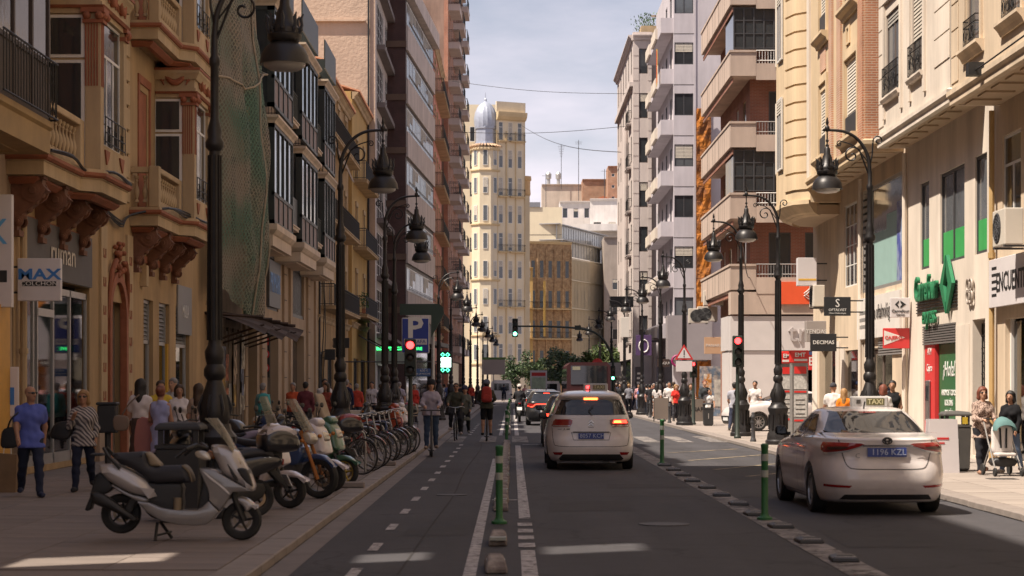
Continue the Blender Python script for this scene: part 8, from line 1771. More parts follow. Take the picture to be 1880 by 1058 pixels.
for k in range(9): bicycle(('black bicycle, first in the rack after the scooters','red bicycle second in the rack','bicycle with beige child seat in the rack','grey bicycle in the rack after the child-seat one','black bicycle in mid-rack before the street lamp','blue bicycle just before street lamp','grey bicycle level with the street lamp','black bicycle after the street lamp','red bicycle last in the rack')[k], (-3.25 + .03*k, 36.0 + 1.35*k, KH), (-22,-15,-20,-18,-24,-14,-20,-17,-20)[k], BK[(0,1,0,3,0,2,3,0,1)[k]], rnd.uniform(-5,5), k == 2)
rackm = MB(); rackm.tube(smooth_poly([(0,-.35,0),(0,-.35,.6),(0,-.25,.78),(0,.25,.78),(0,.35,.6),(0,.35,0)],3,False), .022, 7)
for k in range(4): o = tag(link(rackm.mesh('bike_rack', STEEL, 50), 'bike_rack', None, (-3.1, 36.7 + 2.7*k, KH), 90), 'steel hoop bicycle stand, %s from the camera' % ('first','second','third','fourth')[k], 'bike rack', 'hoop stands of the rack')
for k, (y, w) in enumerate(((31.2,.5),(39.6,.7),(48,.6))): tag(MB().box(-2.95,-2.35-.0*w,y,y+.15,0,.10).build('kerb_stop', KERBM, None, bevel=.02, loc=(0,0,KH)), 'low concrete wheel stop by the kerb, %s from the camera' % ('first','second','third')[k], 'wheel stop', 'wheel stops by the kerb')
# terrace tables and chairs on the left pavement
CH = mat('chair_rattan', (.26,.20,.14), .7, 0, .2, 6, .2, 60)
def terrace_table(x, y, label, cloth=False):
 t = thing('cafe_table', label, 'table', (x, y, KH), rnd.uniform(0,30), 'terrace tables'); MB().lathe([(.36,.72),(.38,.73),(.38,.75),(.36,.76)], 20).build('table_top', WHITEP, t, 40); MB().lathe([(.22,0),(.2,.03),(.03,.06),(.03,.72)], 12).build('pedestal', DGREY, t, 40)
 if cloth: MB().box(-.95,.95,-.42,.42,.745,.78).box(-.95,.95,-.43,-.42,.30,.78).build('table_cloth', paint('cloth_cream',(.55,.48,.42)), t)
def chair(x, y, rz, label):
 t = thing('cafe_chair', label, 'chair', (x, y, KH), rz, 'terrace chairs'); MB().box(-.22,.22,-.22,.22,.43,.47).build('seat', CH, t, bevel=.015); b = MB(); pillow(b, [(-.22,.55),(.22,.55),(.21,.85),(0,.92),(-.21,.85)], .015, .01, c=.21); b.build('backrest', CH, t, 40)
 for sx in (-1,1):
  for sy in (-1,1): MB().tube([(sx*.19,sy*.19,.45),(sx*.22,sy*.22,0)], .014, 5).build('leg', DGREY, t)
  MB().tube([(sx*.2,.2,.45),(sx*.2,.22,.88)], .014, 5).build('back_post', DGREY, t)
terrace_table(-4.9, 66, 'long café table under cream cloth behind the bicycles', True)
for k in range(3): terrace_table(-4.6 + .5*k, 74 + 8*k, 'small round café table, %s along the terrace' % ('first','second','third')[k])
for k, (x, y, rz) in enumerate(((-3.9,60.5,150),(-5.2,73,60),(-3.9,75,240),(-4.6,81,10),(-3.5,83,180),(-4.2,89,90),(-5.6,64,30))): chair(x, y, rz, 'woven café chair, %s of the terrace row' % ('first','second','third','fourth','fifth','sixth','seventh')[k])
# ---------------------------------------------------------------- people: one continuous surface per body, clothes as children
def surface_net(D, lo, step):
 ins = D < 0; nx, ny, nz = D.shape
 c = np.zeros((nx-1, ny-1, nz-1), np.int8)
 for i in (0,1):
  for j in (0,1):
   for k in (0,1): c += ins[i:nx-1+i, j:ny-1+j, k:nz-1+k]
 act = (c > 0) & (c < 8); idx = -np.ones(act.shape, np.int64); n = int(act.sum()); idx[act] = np.arange(n); I, J, K = np.nonzero(act)
 S = np.zeros((n, 3)); C = np.zeros(n)
 for ax in range(3):
  for a in (0,1):
   for b in (0,1):
    o0 = [0,0,0]; o1 = [0,0,0]; others = [q for q in range(3) if q != ax]; o0[others[0]] = o1[others[0]] = a; o0[others[1]] = o1[others[1]] = b; o1[ax] = 1
    v0 = D[I+o0[0], J+o0[1], K+o0[2]]; v1 = D[I+o1[0], J+o1[1], K+o1[2]]; m = (v0 < 0) != (v1 < 0); t = np.where(m, v0/(v0-v1+1e-12), 0)
    p = np.zeros((n,3)); p[:,others[0]] = a; p[:,others[1]] = b; p[:,ax] = t; S += p*m[:,None]; C += m
 V = np.stack([I,J,K], 1) + S/np.maximum(C,1)[:,None]; V = V*step + np.array(lo); F = []
 for ax in range(3):
  o = [q for q in range(3) if q != ax]; a = np.swapaxes(np.swapaxes(ins, 0, ax), 1, o[0] if o[0] != 0 else ax) if False else ins
  sl0 = [slice(None)]*3; sl1 = [slice(None)]*3; sl0[ax] = slice(0,-1); sl1[ax] = slice(1,None); ch = ins[tuple(sl0)] != ins[tuple(sl1)]; pos = ins[tuple(sl0)]
  P = np.argwhere(ch)
  P = P[(P[:,o[0]] > 0) & (P[:,o[1]] > 0) & (P[:,o[0]] < D.shape[o[0]]-1) & (P[:,o[1]] < D.shape[o[1]]-1)]
  q = []
  for da, db in ((1,1),(0,1),(0,0),(1,0)):
   Q = P.copy(); Q[:,o[0]] -= da; Q[:,o[1]] -= db; q.append(idx[Q[:,0],Q[:,1],Q[:,2]])
  q = np.stack(q, 1); fl = pos[P[:,0],P[:,1],P[:,2]]; fl = ~fl if ax == 1 else fl; q[~fl] = q[~fl][:,::-1]; F.append(q)
 return V, np.concatenate(F)
def blob(prims, step, k=.03, clip=None, wr=0.0, cut=None):
 """prims: (a, b, ra, rb, flat_y). clip: (zmin, zmax)"""
 pts = np.array([p for q in prims for p in (q[0], q[1])]); rm = max(max(q[2], q[3]) for q in prims) + .05
 lo = pts.min(0) - rm; hi = pts.max(0) + rm
 if clip: lo[2] = max(lo[2], clip[0]-2*step); hi[2] = min(hi[2], clip[1]+2*step)
 ax = [np.arange(lo[i], hi[i]+step, step) for i in range(3)]; D = np.full([len(a) for a in ax], .5, np.float32)
 for a, b, ra, rb, fl in prims:
  a = np.array(a, float); b = np.array(b, float); m = max(ra, rb) + k + .02; s = []
  for i in range(3):
   l = np.searchsorted(ax[i], min(a[i],b[i])-m); h = np.searchsorted(ax[i], max(a[i],b[i])+m); s.append(slice(max(0,l), max(l+1,h)))
  X, Y, Z = np.meshgrid(ax[0][s[0]], ax[1][s[1]], ax[2][s[2]], indexing='ij')
  if X.size == 0: continue
  ba = b - a; l2 = max(1e-9, ba@ba); px, py, pz = X-a[0], Y-a[1], Z-a[2]; h = np.clip((px*ba[0]+py*ba[1]+pz*ba[2])/l2, 0, 1)
  d = np.sqrt((px-ba[0]*h)**2 + ((py-ba[1]*h)*fl)**2 + (pz-ba[2]*h)**2) - (ra+(rb-ra)*h)
  o = D[tuple(s)]; hh = np.clip(.5+.5*(o-d)/k, 0, 1); D[tuple(s)] = o*(1-hh)+d*hh - k*hh*(1-hh)
 X, Y, Z = np.meshgrid(*ax, indexing='ij')
 if wr: D += wr*(np.sin(Z*38+X*21+Y*9)+np.sin(Z*23-X*31+Y*17)+.6*np.sin(X*57+Z*11))*.4
 if cut:
  for (c, r) in cut: D = np.maximum(D, r - np.sqrt((X-c[0])**2+(Y-c[1])**2+(Z-c[2])**2))
 if clip: D = np.maximum(D, np.maximum(clip[0]-Z, Z-clip[1]))
 D[0] = D[-1] = .1; D[:,0] = D[:,-1] = .1; D[:,:,0] = D[:,:,-1] = .1
 return surface_net(D, lo, step)
def np_mesh(name, VF, m, extra=None):
 V, F = VF; me = bpy.data.meshes.new(name); v = V.tolist(); f = F.tolist()
 if extra: off = len(v); v += extra.v; f += [[i+off for i in q] for q in extra.f]
 me.from_pydata(v, [], f); me.materials.append(m); me.shade_smooth(); me.update(); return me
SKIN = {k: mat('skin_'+k, c, .55, 0, .06, 8, 0, spec=.4) for k, c in (('fair',(.48,.27,.18)),('tan',(.36,.19,.12)),('dark',(.16,.08,.05)))}
HAIRM = {k: mat('hair_'+k, c, .6, 0, .3, 14, .2, 120) for k, c in (('black',(.012,.010,.010)),('brown',(.05,.028,.016)),('blond',(.30,.17,.07)),('grey',(.22,.20,.19)),('red',(.16,.045,.025)))}
def cloth(c, pat=None, c2=None):
 nm = 'cloth_%02d_%02d_%02d_%s' % (int(c[0]*99), int(c[1]*99), int(c[2]*99), pat or 'plain')
 if nm in MATS: return MATS[nm]
 m = mat(nm, c, .9, 0, .10, 5, .25, 90, spec=.2)
 if pat:
  t = m.node_tree; b = t.nodes['Principled BSDF']; co = t.nodes.new('ShaderNodeTexCoord'); L = t.links.new; mx = t.nodes.new('ShaderNodeMix'); mx.data_type = 'RGBA'; mx.inputs['A'].default_value = (*c,1); mx.inputs['B'].default_value = (*c2,1)
  if pat == 'spots':
   n = t.nodes.new('ShaderNodeTexVoronoi'); n.inputs['Scale'].default_value = 32; L(co.outputs['Object'], n.inputs['Vector']); g = t.nodes.new('ShaderNodeMath'); g.operation = 'LESS_THAN'; g.inputs[1].default_value = .42; L(n.outputs['Distance'], g.inputs[0]); L(g.outputs[0], mx.inputs['Factor'])
  else:
   n = t.nodes.new('ShaderNodeTexWave'); n.wave_type = 'BANDS'; n.bands_direction = 'Z' if pat == 'stripes' else 'DIAGONAL'; n.inputs['Scale'].default_value = 9 if pat == 'stripes' else 7; n.inputs['Distortion'].default_value = .8; L(co.outputs['Object'], n.inputs['Vector']); g = t.nodes.new('ShaderNodeMath'); g.operation = 'GREATER_THAN'; g.inputs[1].default_value = .55; L(n.outputs['Fac'], g.inputs[0]); L(g.outputs[0], mx.inputs['Factor'])
  for l in list(b.inputs['Base Color'].links): t.links.remove(l)
  L(mx.outputs['Result'], b.inputs['Base Color'])
 return m
WALK = dict(legs=((22,8),(-16,22)), arms=((-18,10,14),(20,10,22)))
WALK2 = dict(legs=((-14,20),(20,6)), arms=((18,9,20),(-16,9,12)))
STAND = dict(legs=((2,2),(-3,3)), arms=((4,10,12),(-2,11,10)))
def figure(H=1.7, pose=STAND, female=False, fat=1.0, step=.014, lean=0, headyaw=0, sit=None):
 s = H/1.75; J = {}; V = lambda *a: np.array(a, float)
 hipz = .93; sh = .165 if female else .19
 legs = pose['legs']; out = {}
 def rotx(p, a, o):
  a = math.radians(a); y, z = p[1]-o[1], p[2]-o[2]; return V(p[0], o[1]+y*math.cos(a)-z*math.sin(a), o[2]+y*math.sin(a)+z*math.cos(a))
 for i, sd in ((0,-1),(1,1)):
  p, k = legs[i][:2]; ab = legs[i][2] if len(legs[i]) > 2 else 3; p, k2, ab = map(math.radians, (p, p-k if False else p, ab)); kk = math.radians(legs[i][1]); hip = V(sd*.09, 0, hipz)
  th = V(sd*math.sin(ab), -math.sin(p), -math.cos(p)); knee = hip + th*.43; q = p - kk; sn = V(sd*math.sin(ab)*.4, -math.sin(q), -math.cos(q)); ank = knee + sn*.42; J[sd] = [hip, knee, ank, ank + V(sd*.03, -.15, -.045), ank + V(0,.045,-.045)]
 dz = min(min(j[3][2], j[4][2]) for j in J.values()) - .042 if sit is None else -sit
 o = V(0,0,hipz)
 up = lambda x, y, z: rotx(V(x, y, z), lean, o)
 for i, sd in ((0,-1),(1,1)):
  p, ab, e = pose['arms'][i][:3]; inw = pose['arms'][i][3] if len(pose['arms'][i]) > 3 else 4; pr, abr, er, ir = map(math.radians, (p, ab, e, inw)); S = up(sd*(sh-.01), .01, 1.40)
  u = V(sd*math.sin(abr), -math.sin(pr)*math.cos(abr), -math.cos(pr)*math.cos(abr)); E = S + u*.29; f = V(-sd*math.sin(ir), -math.sin(pr+er)*math.cos(ir), -math.cos(pr+er)*math.cos(ir)); Wp = E + f*.245; J['a%d' % sd] = [S, E, Wp, Wp + f*.085, f]
 hd = up(0, -.015, 1.645); nk = up(0, .012, 1.47)
 P = []; fz = lambda r: r*fat
 tor = [(up(-.07,0,.96), up(.07,0,.96), fz(.108), fz(.108), 1.12), (up(0,0,.98), up(0,.0,1.15), fz(.125), fz(.118), 1.15), (up(0,.0,1.12), up(0,-.005,1.30), fz(.118), fz(.13), 1.12), (up(-.075,-.01,1.29), up(.075,-.01,1.29), fz(.108), fz(.108), 1.08), (up(-sh+.05,.01,1.375), up(sh-.05,.01,1.375), .068, .068, 1.0), (up(0,.01,1.36), up(0,.012,1.45), .09, .06, 1.0), (up(0,.02,1.455), up(-sh*.8,.012,1.41), .052, .05, 1), (up(0,.02,1.455), up(sh*.8,.012,1.41), .052, .05, 1)]
 if female: tor += [(up(-.065,-.085,1.27), up(-.065,-.085,1.27), .062, .062, 1.0), (up(.065,-.085,1.27), up(.065,-.085,1.27), .062, .062, 1.0)]
 arm = []; leg = []; foot = []
 for sd in (-1, 1):
  S, E, Wp, Hn, f = J['a%d' % sd]; arm.append([(S, E, .052, .042, 1), (E, Wp, .042, .030, 1)]); hip, kn, an, to, he = J[sd]; leg.append([(hip, kn, fz(.088), .058, 1), (kn, kn+(an-kn)*.35, .057, .055, 1), (kn+(an-kn)*.35, an, .055, .038, 1)]); foot.append([(he, to, .040, .036, 1)])
 y, ca, sa = 0, math.cos(math.radians(headyaw)), math.sin(math.radians(headyaw)); h2 = lambda x, yy, z: hd + V(x*ca - yy*sa, x*sa + yy*ca, z)
 head = [(h2(0,.012,.03), h2(0,.0,.0), .086, .078, 1), (h2(0,-.03,-.06), h2(0,-.038,-.075), .056, .045, 1), (h2(0,-.082,.0), h2(0,-.096,-.025), .013, .017, 1), (h2(.078,.01,-.01), h2(.078,.012,-.03), .017, .012, 1), (h2(-.078,.01,-.01), h2(-.078,.012,-.03), .017, .012, 1), (nk, h2(0,.01,-.05), .055, .052, 1)]
 return dict(tor=tor, arm=arm, leg=leg, foot=foot, head=head, h2=h2, J=J, s=s, dz=dz, up=up, fat=fat, step=step, hd=hd)
def fingers(b, Wp, Hn, f, sd):
 side = np.cross(f, [0,1,0]); n = np.linalg.norm(side); side = side/n if n > .1 else np.array([1.,0,0]); 
 fw = np.array([0,-1.,0]) - f*float(np.dot([0,-1.,0], f)); nf = np.linalg.norm(fw); fw = fw/nf if nf > .1 else np.array([0,0,-1.])
 nrm = np.cross(f, fw)
 for k in range(4):
  base = Hn - f*.012 + fw*(-.028+.019*k); l = (.058,.072,.076,.066)[k]; curl = nrm*(-sd)*.012
  b.tube([tuple(base), tuple(base + f*l*.5 + curl*.6), tuple(base + f*l*.85 + curl*2.0)], [.009,.0085,.006], 5)
 tb = Wp + f*.03 + fw*.03; b.tube([tuple(tb), tuple(tb + f*.03 + fw*.018), tuple(tb + f*.058 + fw*.02)], [.011,.010,.007], 5)
def person(label, loc, rz, H=1.7, pose=STAND, female=False, fat=1.0, skin='fair', hair=('short','brown'), top=('tee',(.5,.5,.5)), bottom=('trousers',(.03,.03,.05)), shoes=(.05,.05,.05), step=.016, lean=0, headyaw=0, sit=None, glasses=False, helmet=None, group='pedestrians', toppat=None, top2=None, name='person'):
 F = figure(H, pose, female, fat, step, lean, headyaw, sit); s = F['s']; ex = MB(); J = F['J']
 hands = []
 for sd in (-1,1):
  S, E, Wp, Hn, f = J['a%d' % sd]; hands.append((Wp, Hn, .030, .032, 1.0)); 
  if step < .02: fingers(ex, Wp, Hn, f, sd)
 prims = F['tor'] + sum(F['arm'], []) + sum(F['leg'], []) + sum(F['foot'], []) + F['head'] + hands
 body = np_mesh('person', blob(prims, step), SKIN[skin], ex if ex.v else None)
 root = bpy.data.objects.new(name, body); COL.objects.link(root); root.location = (loc[0], loc[1], loc[2] - F['dz']*s if sit is None else loc[2] + .10 - .93*s); root.rotation_euler = (0,0,R(rz)); root.scale = (s,s,s); tag(root, label, 'person', group)
 inf = lambda L, d: [(a, b, ra+d, rb+d, fl) for a, b, ra, rb, fl in L]
 def part(nm, pr, m, **k): link(np_mesh(nm, blob(pr, step, **k), m), nm, root)
 kind, col = top[0], top[1]; hem = top[2] if len(top) > 2 else .86; tm = cloth(col, toppat, top2)
 sl = {'tee': .62, 'sleeveless': .0, 'long': 2.0, 'three': 1.55}[kind]; pr = inf(F['tor'][:5] + F['tor'][6:], .014)
 if hem < .9: pr += [(F['up'](-.07,-.01,hem), F['up'](.07,-.01,hem), .135*fat, .135*fat, 1.0), (F['up'](-.06,0,.95), F['up'](.06,0,.95), .118*fat, .118*fat, 1.1), (F['up'](0,0,1.0), F['up'](0,0,.90), .135*fat, .15*fat, 1.15)]
 for A in F['arm']:
  (a, b, ra, rb, _), (c, d, rc, rd, _) = A
  if sl: pr.append((a, a+(b-a)*min(1,sl), ra+.014, ra+(rb-ra)*min(1,sl)+.018, 1))
  if sl > 1: pr.append((c, c+(d-c)*min(.97,sl-1), rc+.014, rd+.016, 1))
 part('shirt', pr, tm, clip=(hem, 9), wr=.011)
 bk, bc = bottom[0], bottom[1]; bm_ = cloth(bc)
 if bk in ('trousers', 'shorts'):
  pr = inf(F['tor'][:2], .006); zc = -1
  for Lg in F['leg']:
   if bk == 'trousers': pr += inf(Lg, .014)
   else: a, b, ra, rb, fl = Lg[0]; pr.append((a, a+(b-a)*.85, ra+.014, rb+.03, fl))
  part('trousers' if bk == 'trousers' else 'shorts', pr, bm_, clip=(-.6, 1.05), wr=.009)
 else:
  hemz = bottom[2] if len(bottom) > 2 else .45; pr = inf(F['tor'][:2], .012) + [((0,0,1.0), (0,.0,hemz-.05), .14*fat, .21*fat, 1.15)]; part('skirt' if bk == 'skirt' else 'dress', pr, bm_, clip=(hemz, 1.1), wr=.010)
 for q in F['foot']:
  a, b, ra, rb, fl = q[0]; part('shoe', [(a+np.array([0,0,.012]), b+np.array([0,0,.004]), .048, .042, 1)], cloth(shoes), clip=(min(a[2],b[2])-.045, 9))
 hs, hc = hair; h2 = F['h2']; hm = HAIRM.get(hc) or cloth(hc)
 face = [(tuple(h2(0,-.125,-.04)), .122)]
 if hs == 'short': part('hair', [(h2(0,.02,.04), h2(0,.025,.0), .094, .085, 1)], hm, cut=face, wr=.003)
 elif hs in ('long','bob'): 
  L_ = -.30 if hs == 'long' else -.12
  part('hair', [(h2(0,.015,.04), h2(0,.02,.0), .099, .095, 1), (h2(0,.045,0), h2(0,.075,L_), .085, .07, 1), (h2(.05,.02,0), h2(.075,.03,L_*.75), .055, .045, 1), (h2(-.05,.02,0), h2(-.075,.03,L_*.75), .055, .045, 1)], hm, cut=face, wr=.006)
 elif hs == 'bun': part('hair', [(h2(0,.02,.04), h2(0,.025,.0), .094, .085, 1), (h2(0,.10,.05), h2(0,.115,.05), .045, .045, 1)], hm, cut=face)
 elif hs == 'cap': part('cap', [(h2(0,.015,.045), h2(0,.015,.05), .096, .096, 1), (h2(0,-.07,.03), h2(0,-.135,.02), .06, .05, 1)], hm, clip=(F['hd'][2]+.012, 9))
 if helmet: part('helmet', [(h2(0,.012,.055), h2(0,.012,.06), .112, .112, 1), (h2(0,.05,.04), h2(0,.03,.05), .10, .1, 1)], cloth(helmet), clip=(F['hd'][2]+.005, 9))
 if step < .022:
  e = MB()
  for sx in (-1,1): e.ball(tuple(h2(sx*.032,-.078,.012)), .026 if glasses else .010, 8, 5, 1.1, .4, .85)
  if glasses: e.tube([tuple(h2(-.085,-.02,.018)), tuple(h2(-.06,-.075,.018)), tuple(h2(.06,-.075,.018)), tuple(h2(.085,-.02,.018))], .006, 4)
  e.build('sunglasses' if glasses else 'eyes', BLACK, root, 50); m = MB(); m.ball(tuple(h2(0,-.082,-.062)), .018, 8, 5, 1.2, .3, .3); m.build('mouth', mat('lip_red',(.25,.08,.07),.5), root, 50)
 return root
def bag(name, label, loc, rz, pts, w, m, strap=None, cat='bag'):
 t = thing(name, label, cat, loc, rz); b = MB(); pillow(b, pts, w, w*.6, sub=3); b.build('body', m, t, 50)
 if strap: MB().tube(smooth_poly(strap, 4, False), .014, 5).build('strap', m, t, 40)
 return t
BLKL = mat('black_leather', (.015,.015,.017), .5, 0, .1, 6, .1, 60); TANL = mat('tan_leather', (.25,.13,.06), .6, 0, .1, 6, .1, 60)
def backpack(label, loc, rz, m):
 t = thing('backpack', label, 'backpack', loc, rz); b = MB(); pillow(b, [(-.14,.0),(.14,.0),(.155,.22),(.13,.42),(0,.47),(-.13,.42),(-.155,.22)], .085, .06, c=0, sub=3); b.build('body', m, t, 50); b = MB(); pillow(b, [(-.10,.04),(.10,.04),(.10,.20),(-.10,.20)], .03, .02, c=.095, sub=2); b.build('pocket', m, t, 50)
 for sx in (-1,1): MB().tube([(sx*.09,-.06,.42),(sx*.11,-.20,.44),(sx*.12,-.28,.25),(sx*.12,-.12,.02)], .018, 5).build('strap', m, t)
# ---- left pavement, near to far
person('bald man in blue T-shirt and jeans with sunglasses', (-7.07,28.8,KH), 18, 1.64, WALK2, fat=1.12, skin='tan', hair=('bald','grey'), top=('tee',(.10,.13,.42),.80), bottom=('trousers',(.025,.03,.055)), shoes=(.04,.045,.08), headyaw=45, glasses=True, step=.013)
bag('shoulder_bag', 'black shoulder bag at the hip of the man in blue', (-7.34,28.75,.82), 0, [(-.13,0),(.10,.02),(.12,.18),(.08,.30),(-.10,.28),(-.15,.14)], .05, BLKL, [(-.05,-.02,.28),(.02,-.10,.42),(.12,-.07,.52),(.15,.03,.53)])
person('woman in striped top and dark jeans with sunglasses', (-6.6,30.2,KH), 8, 1.56, dict(legs=((18,10),(-14,26)), arms=((30,14,105,20),(-6,12,14))), True, 1.12, 'tan', ('bob','blond'), ('three',(.10,.09,.10),.80), ('trousers',(.02,.024,.045)), (.03,.03,.035), glasses=True, toppat='check', top2=(.42,.38,.36), step=.013, headyaw=-10)
bag('handbag', 'black handbag under the arm of woman in striped top', (-6.90,30.15,.92), 0, [(-.17,0),(.06,-.02),(.14,.12),(.12,.26),(-.10,.24),(-.19,.10)], .06, BLKL)
person('person cut by the left frame edge holding a paper bag', (-8.05,30.0,KH), 70, 1.70, STAND, True, 1.0, 'tan', ('short','brown'), ('tee',(.30,.2,.15)), ('trousers',(.05,.04,.04)), step=.016)
t = thing('paper_bag', 'brown paper shopping bag at the left frame edge', 'bag', (-7.72,30.0,KH)); MB().prism([(-.16,0),(.14,0),(.16,.58),(-.18,.60)], -.07, .07, 'y').build('body', mat('kraft_paper',(.24,.15,.08),.85,0,.15,5,.2,20), t); MB().tube(smooth_poly([(-.06,0,.58),(-.04,0,.70),(.04,0,.70),(.06,0,.58)],3,False), .008, 4).build('handle', WHITEP, t)
person('woman with long dark hair, white top and brown overalls seen from behind', (-6.63,35,KH), 172, 1.72, STAND, True, 1.12, 'fair', ('long','black'), ('tee',(.60,.55,.55),1.0), ('skirt',(.10,.065,.055),.16), step=.016)
bag('shoulder_bag', 'pale shoulder bag with black strap on woman in overalls', (-6.92,34.75,.95), 0, [(-.12,0),(.10,0),(.12,.22),(-.12,.24)], .05, mat('taupe_leather',(.2,.15,.12)), [(0,0,.24),(.15,-.06,.46),(.32,-.02,.62)])
person('woman in pale blue dress with reddish hair seen from behind', (-5.95,33.2,KH), 168, 1.60, dict(legs=((4,2),(-4,3)), arms=((10,8,30),(20,16,60))), True, 1.05, 'tan', ('bun','red'), ('sleeveless',(.32,.34,.56),.98), ('dress',(.32,.34,.56),.32), (.3,.2,.15), step=.016)
bag('tote_bag', 'pink cloth tote carried between the two women', (-6.28,33.4,.55), 0, [(-.14,0),(.14,0),(.16,.55),(-.10,.60)], .04, mat('pink_cloth',(.38,.16,.14),.9))
for a in (
 ('man in yellow shirt among the group by shop windows', (-6.9,38.5,KH), 20, 1.70, STAND, False, 1.0, 'tan', ('short','brown'), ('tee',(.55,.38,.05)), ('trousers',(.05,.05,.06))),
 ('grey-haired man in pale shirt behind the group', (-7.0,40.5,KH), -30, 1.76, STAND, False, 1.0, 'fair', ('short','grey'), ('tee',(.5,.48,.46)), ('trousers',(.10,.09,.08))),
 ('woman in white T-shirt with sunglasses facing the group', (-6.45,38,KH), 15, 1.62, STAND, True, 1.05, 'tan', ('bob','brown'), ('tee',(.62,.57,.57)), ('trousers',(.04,.04,.05))),
 ('brown-haired woman in beige top seen from behind lamp post', (-5.85,36.6,KH), 160, 1.64, STAND, True, 1.0, 'fair', ('long','brown'), ('tee',(.40,.30,.23)), ('trousers',(.04,.035,.04))),
 ('grey-haired woman in teal jacket by the stone pier', (-6.35,50,KH), 150, 1.66, STAND, True, 1.05, 'fair', ('short','grey'), ('long',(.14,.26,.26)), ('trousers',(.05,.05,.06))),
 ('man in orange-red shirt near the stone pier', (-6.7,60,KH), -20, 1.72, WALK, False, 1.05, 'tan', ('short','grey'), ('tee',(.55,.10,.04)), ('trousers',(.05,.05,.06))),
 ('man in dark plaid shirt seen from behind', (-6.05,57.5,KH), 165, 1.70, STAND, False, 1.1, 'tan', ('short','black'), ('long',(.14,.04,.05)), ('trousers',(.04,.04,.05))),
 ('woman in rust-red top beside plaid-shirted man', (-5.3,56,KH), -40, 1.68, STAND, True, 1.0, 'tan', ('long','brown'), ('long',(.26,.06,.04)), ('trousers',(.05,.04,.06))),
 ('man in navy top by the cream house door', (-5.9,70,KH), 150, 1.80, STAND, False, 1.05, 'fair', ('short','grey'), ('long',(.02,.025,.06)), ('trousers',(.04,.04,.05))),
 ('man in white shirt with dark rucksack straps', (-5.5,77,KH), -15, 1.78, WALK, False, 1.0, 'tan', ('short','black'), ('long',(.52,.48,.50)), ('trousers',(.05,.05,.07))),
 ('person in pale lilac shirt behind close lamp pair', (-4.6,80,KH), 170, 1.72, STAND, False, 1.1, 'fair', ('short','grey'), ('tee',(.36,.33,.40)), ('trousers',(.05,.05,.07))),
 ('person in red top near the traffic light', (-4.2,84,KH), 20, 1.66, STAND, True, 1.0, 'tan', ('short','black'), ('long',(.42,.04,.03)), ('trousers',(.05,.05,.07))),
 ('person in black jacket just left of helmeted rider', (-3.6,88,KH), 160, 1.74, STAND, False, 1.1, 'tan', ('short','black'), ('long',(.02,.02,.025)), ('trousers',(.03,.03,.04))),
 ): person(*a, step=.021 if a[1][1] < 52 else .026)
backpack('turquoise rucksack on grey-haired woman by stone pier', (-6.30,49.82,1.05), 180, mat('turquoise_cloth',(.05,.30,.31),.85,0,.1,6,.2,60))
# ---- riders in the cycle lane
def kick_scooter(label, loc, rz):
 t = thing('kick_scooter', label, 'scooter', loc, rz, 'electric kick scooters'); r = .11
 for y in (-.48, .42):
  w = MB(); w.M = Matrix.Translation((0,y,r)) @ Matrix.Rotation(R(90),4,'Y'); w.lathe([(r*.5,-.02),(r*.9,-.026),(r,0),(r*.9,.026),(r*.5,.02)], 16); w.build('wheel', RUBBER, t, 40)
 MB().box(-.075,.075,-.36,.34,.13,.17).build('deck', DGREY, t, bevel=.015); MB().tube([(0,-.48,.12),(0,-.44,.30),(0,-.36,1.12)], [.03,.032,.022], 8).build('steering_tube', DGREY, t, 40); MB().tube([(-.26,-.36,1.12),(.26,-.36,1.12)], .016, 6).build('handlebar', BLACK, t, 40); pillow_ = MB().box(-.03,.03,.33,.50,.23,.245); pillow_.build('rear_fender', BLACK, t); return t
RIDE = dict(legs=((6,6),(-6,8)), arms=((32,16,42,14),(32,16,42,14)))
kick_scooter('electric kick scooter under woman in grey sweatshirt', (-1.97,47.7,.004), 4)
person('helmeted woman in grey-lilac sweatshirt riding a kick scooter', (-1.97,47.82,.17), 4, 1.66, RIDE, True, 1.28, 'fair', ('bob','brown'), ('long',(.34,.30,.35),.86), ('trousers',(.05,.075,.13)), (.30,.22,.18), helmet=(.03,.03,.032), step=.016, group='riders in the cycle lane')
kick_scooter('electric kick scooter under rider with red rucksack', (-.78,60.5,.004), 180)
person('rider in olive top and black shorts seen from behind', (-.78,60.4,.17), 180, 1.68, RIDE, False, 1.15, 'tan', ('short','black'), ('long',(.06,.06,.045)), ('shorts',(.012,.012,.014)), (.03,.03,.03), helmet=(.12,.13,.17), step=.019, group='riders in the cycle lane')
backpack('red rucksack on the back of the kick scooter rider', (-.78,60.24,1.22), 180, mat('red_cloth',(.38,.04,.03),.85,0,.1,6,.2,60))
bicycle('upright black bicycle ridden by man in dark jacket', (-1.75,61.2,.004), -92, IRON, group='ridden bicycles')
CYC = dict(legs=((72,78,6),(48,62,6)), arms=((40,14,34,6),(40,14,34,6)))
person('bearded man in dark olive jacket riding a bicycle', (-1.75,61.45,.86), -2, 1.74, CYC, False, 1.05, 'tan', ('short','brown'), ('long',(.06,.055,.042),.84), ('trousers',(.02,.02,.025)), (.45,.36,.34), step=.019, sit=.82, group='riders in the cycle lane', glasses=True)
person('woman in grey-green coat walking behind the bearded cyclist', (-1.62,67.5,.004), 0, 1.70, WALK, True, 1.05, 'tan', ('short','brown'), ('long',(.12,.12,.10),.55), ('trousers',(.03,.03,.035)), (.3,.3,.3), step=.022, helmet=(.06,.06,.10))
bicycle('small far bicycle in the middle of cycle lane', (-.75,182,.004), 90, IRON, group='ridden bicycles')
person('far cyclist in dark clothes seen from behind', (-.75,181.8,.86), 180, 1.74, CYC, False, 1.1, 'tan', ('short','black'), ('long',(.025,.03,.05)), ('trousers',(.02,.02,.03)), step=.035, sit=.82, group='riders in the cycle lane')
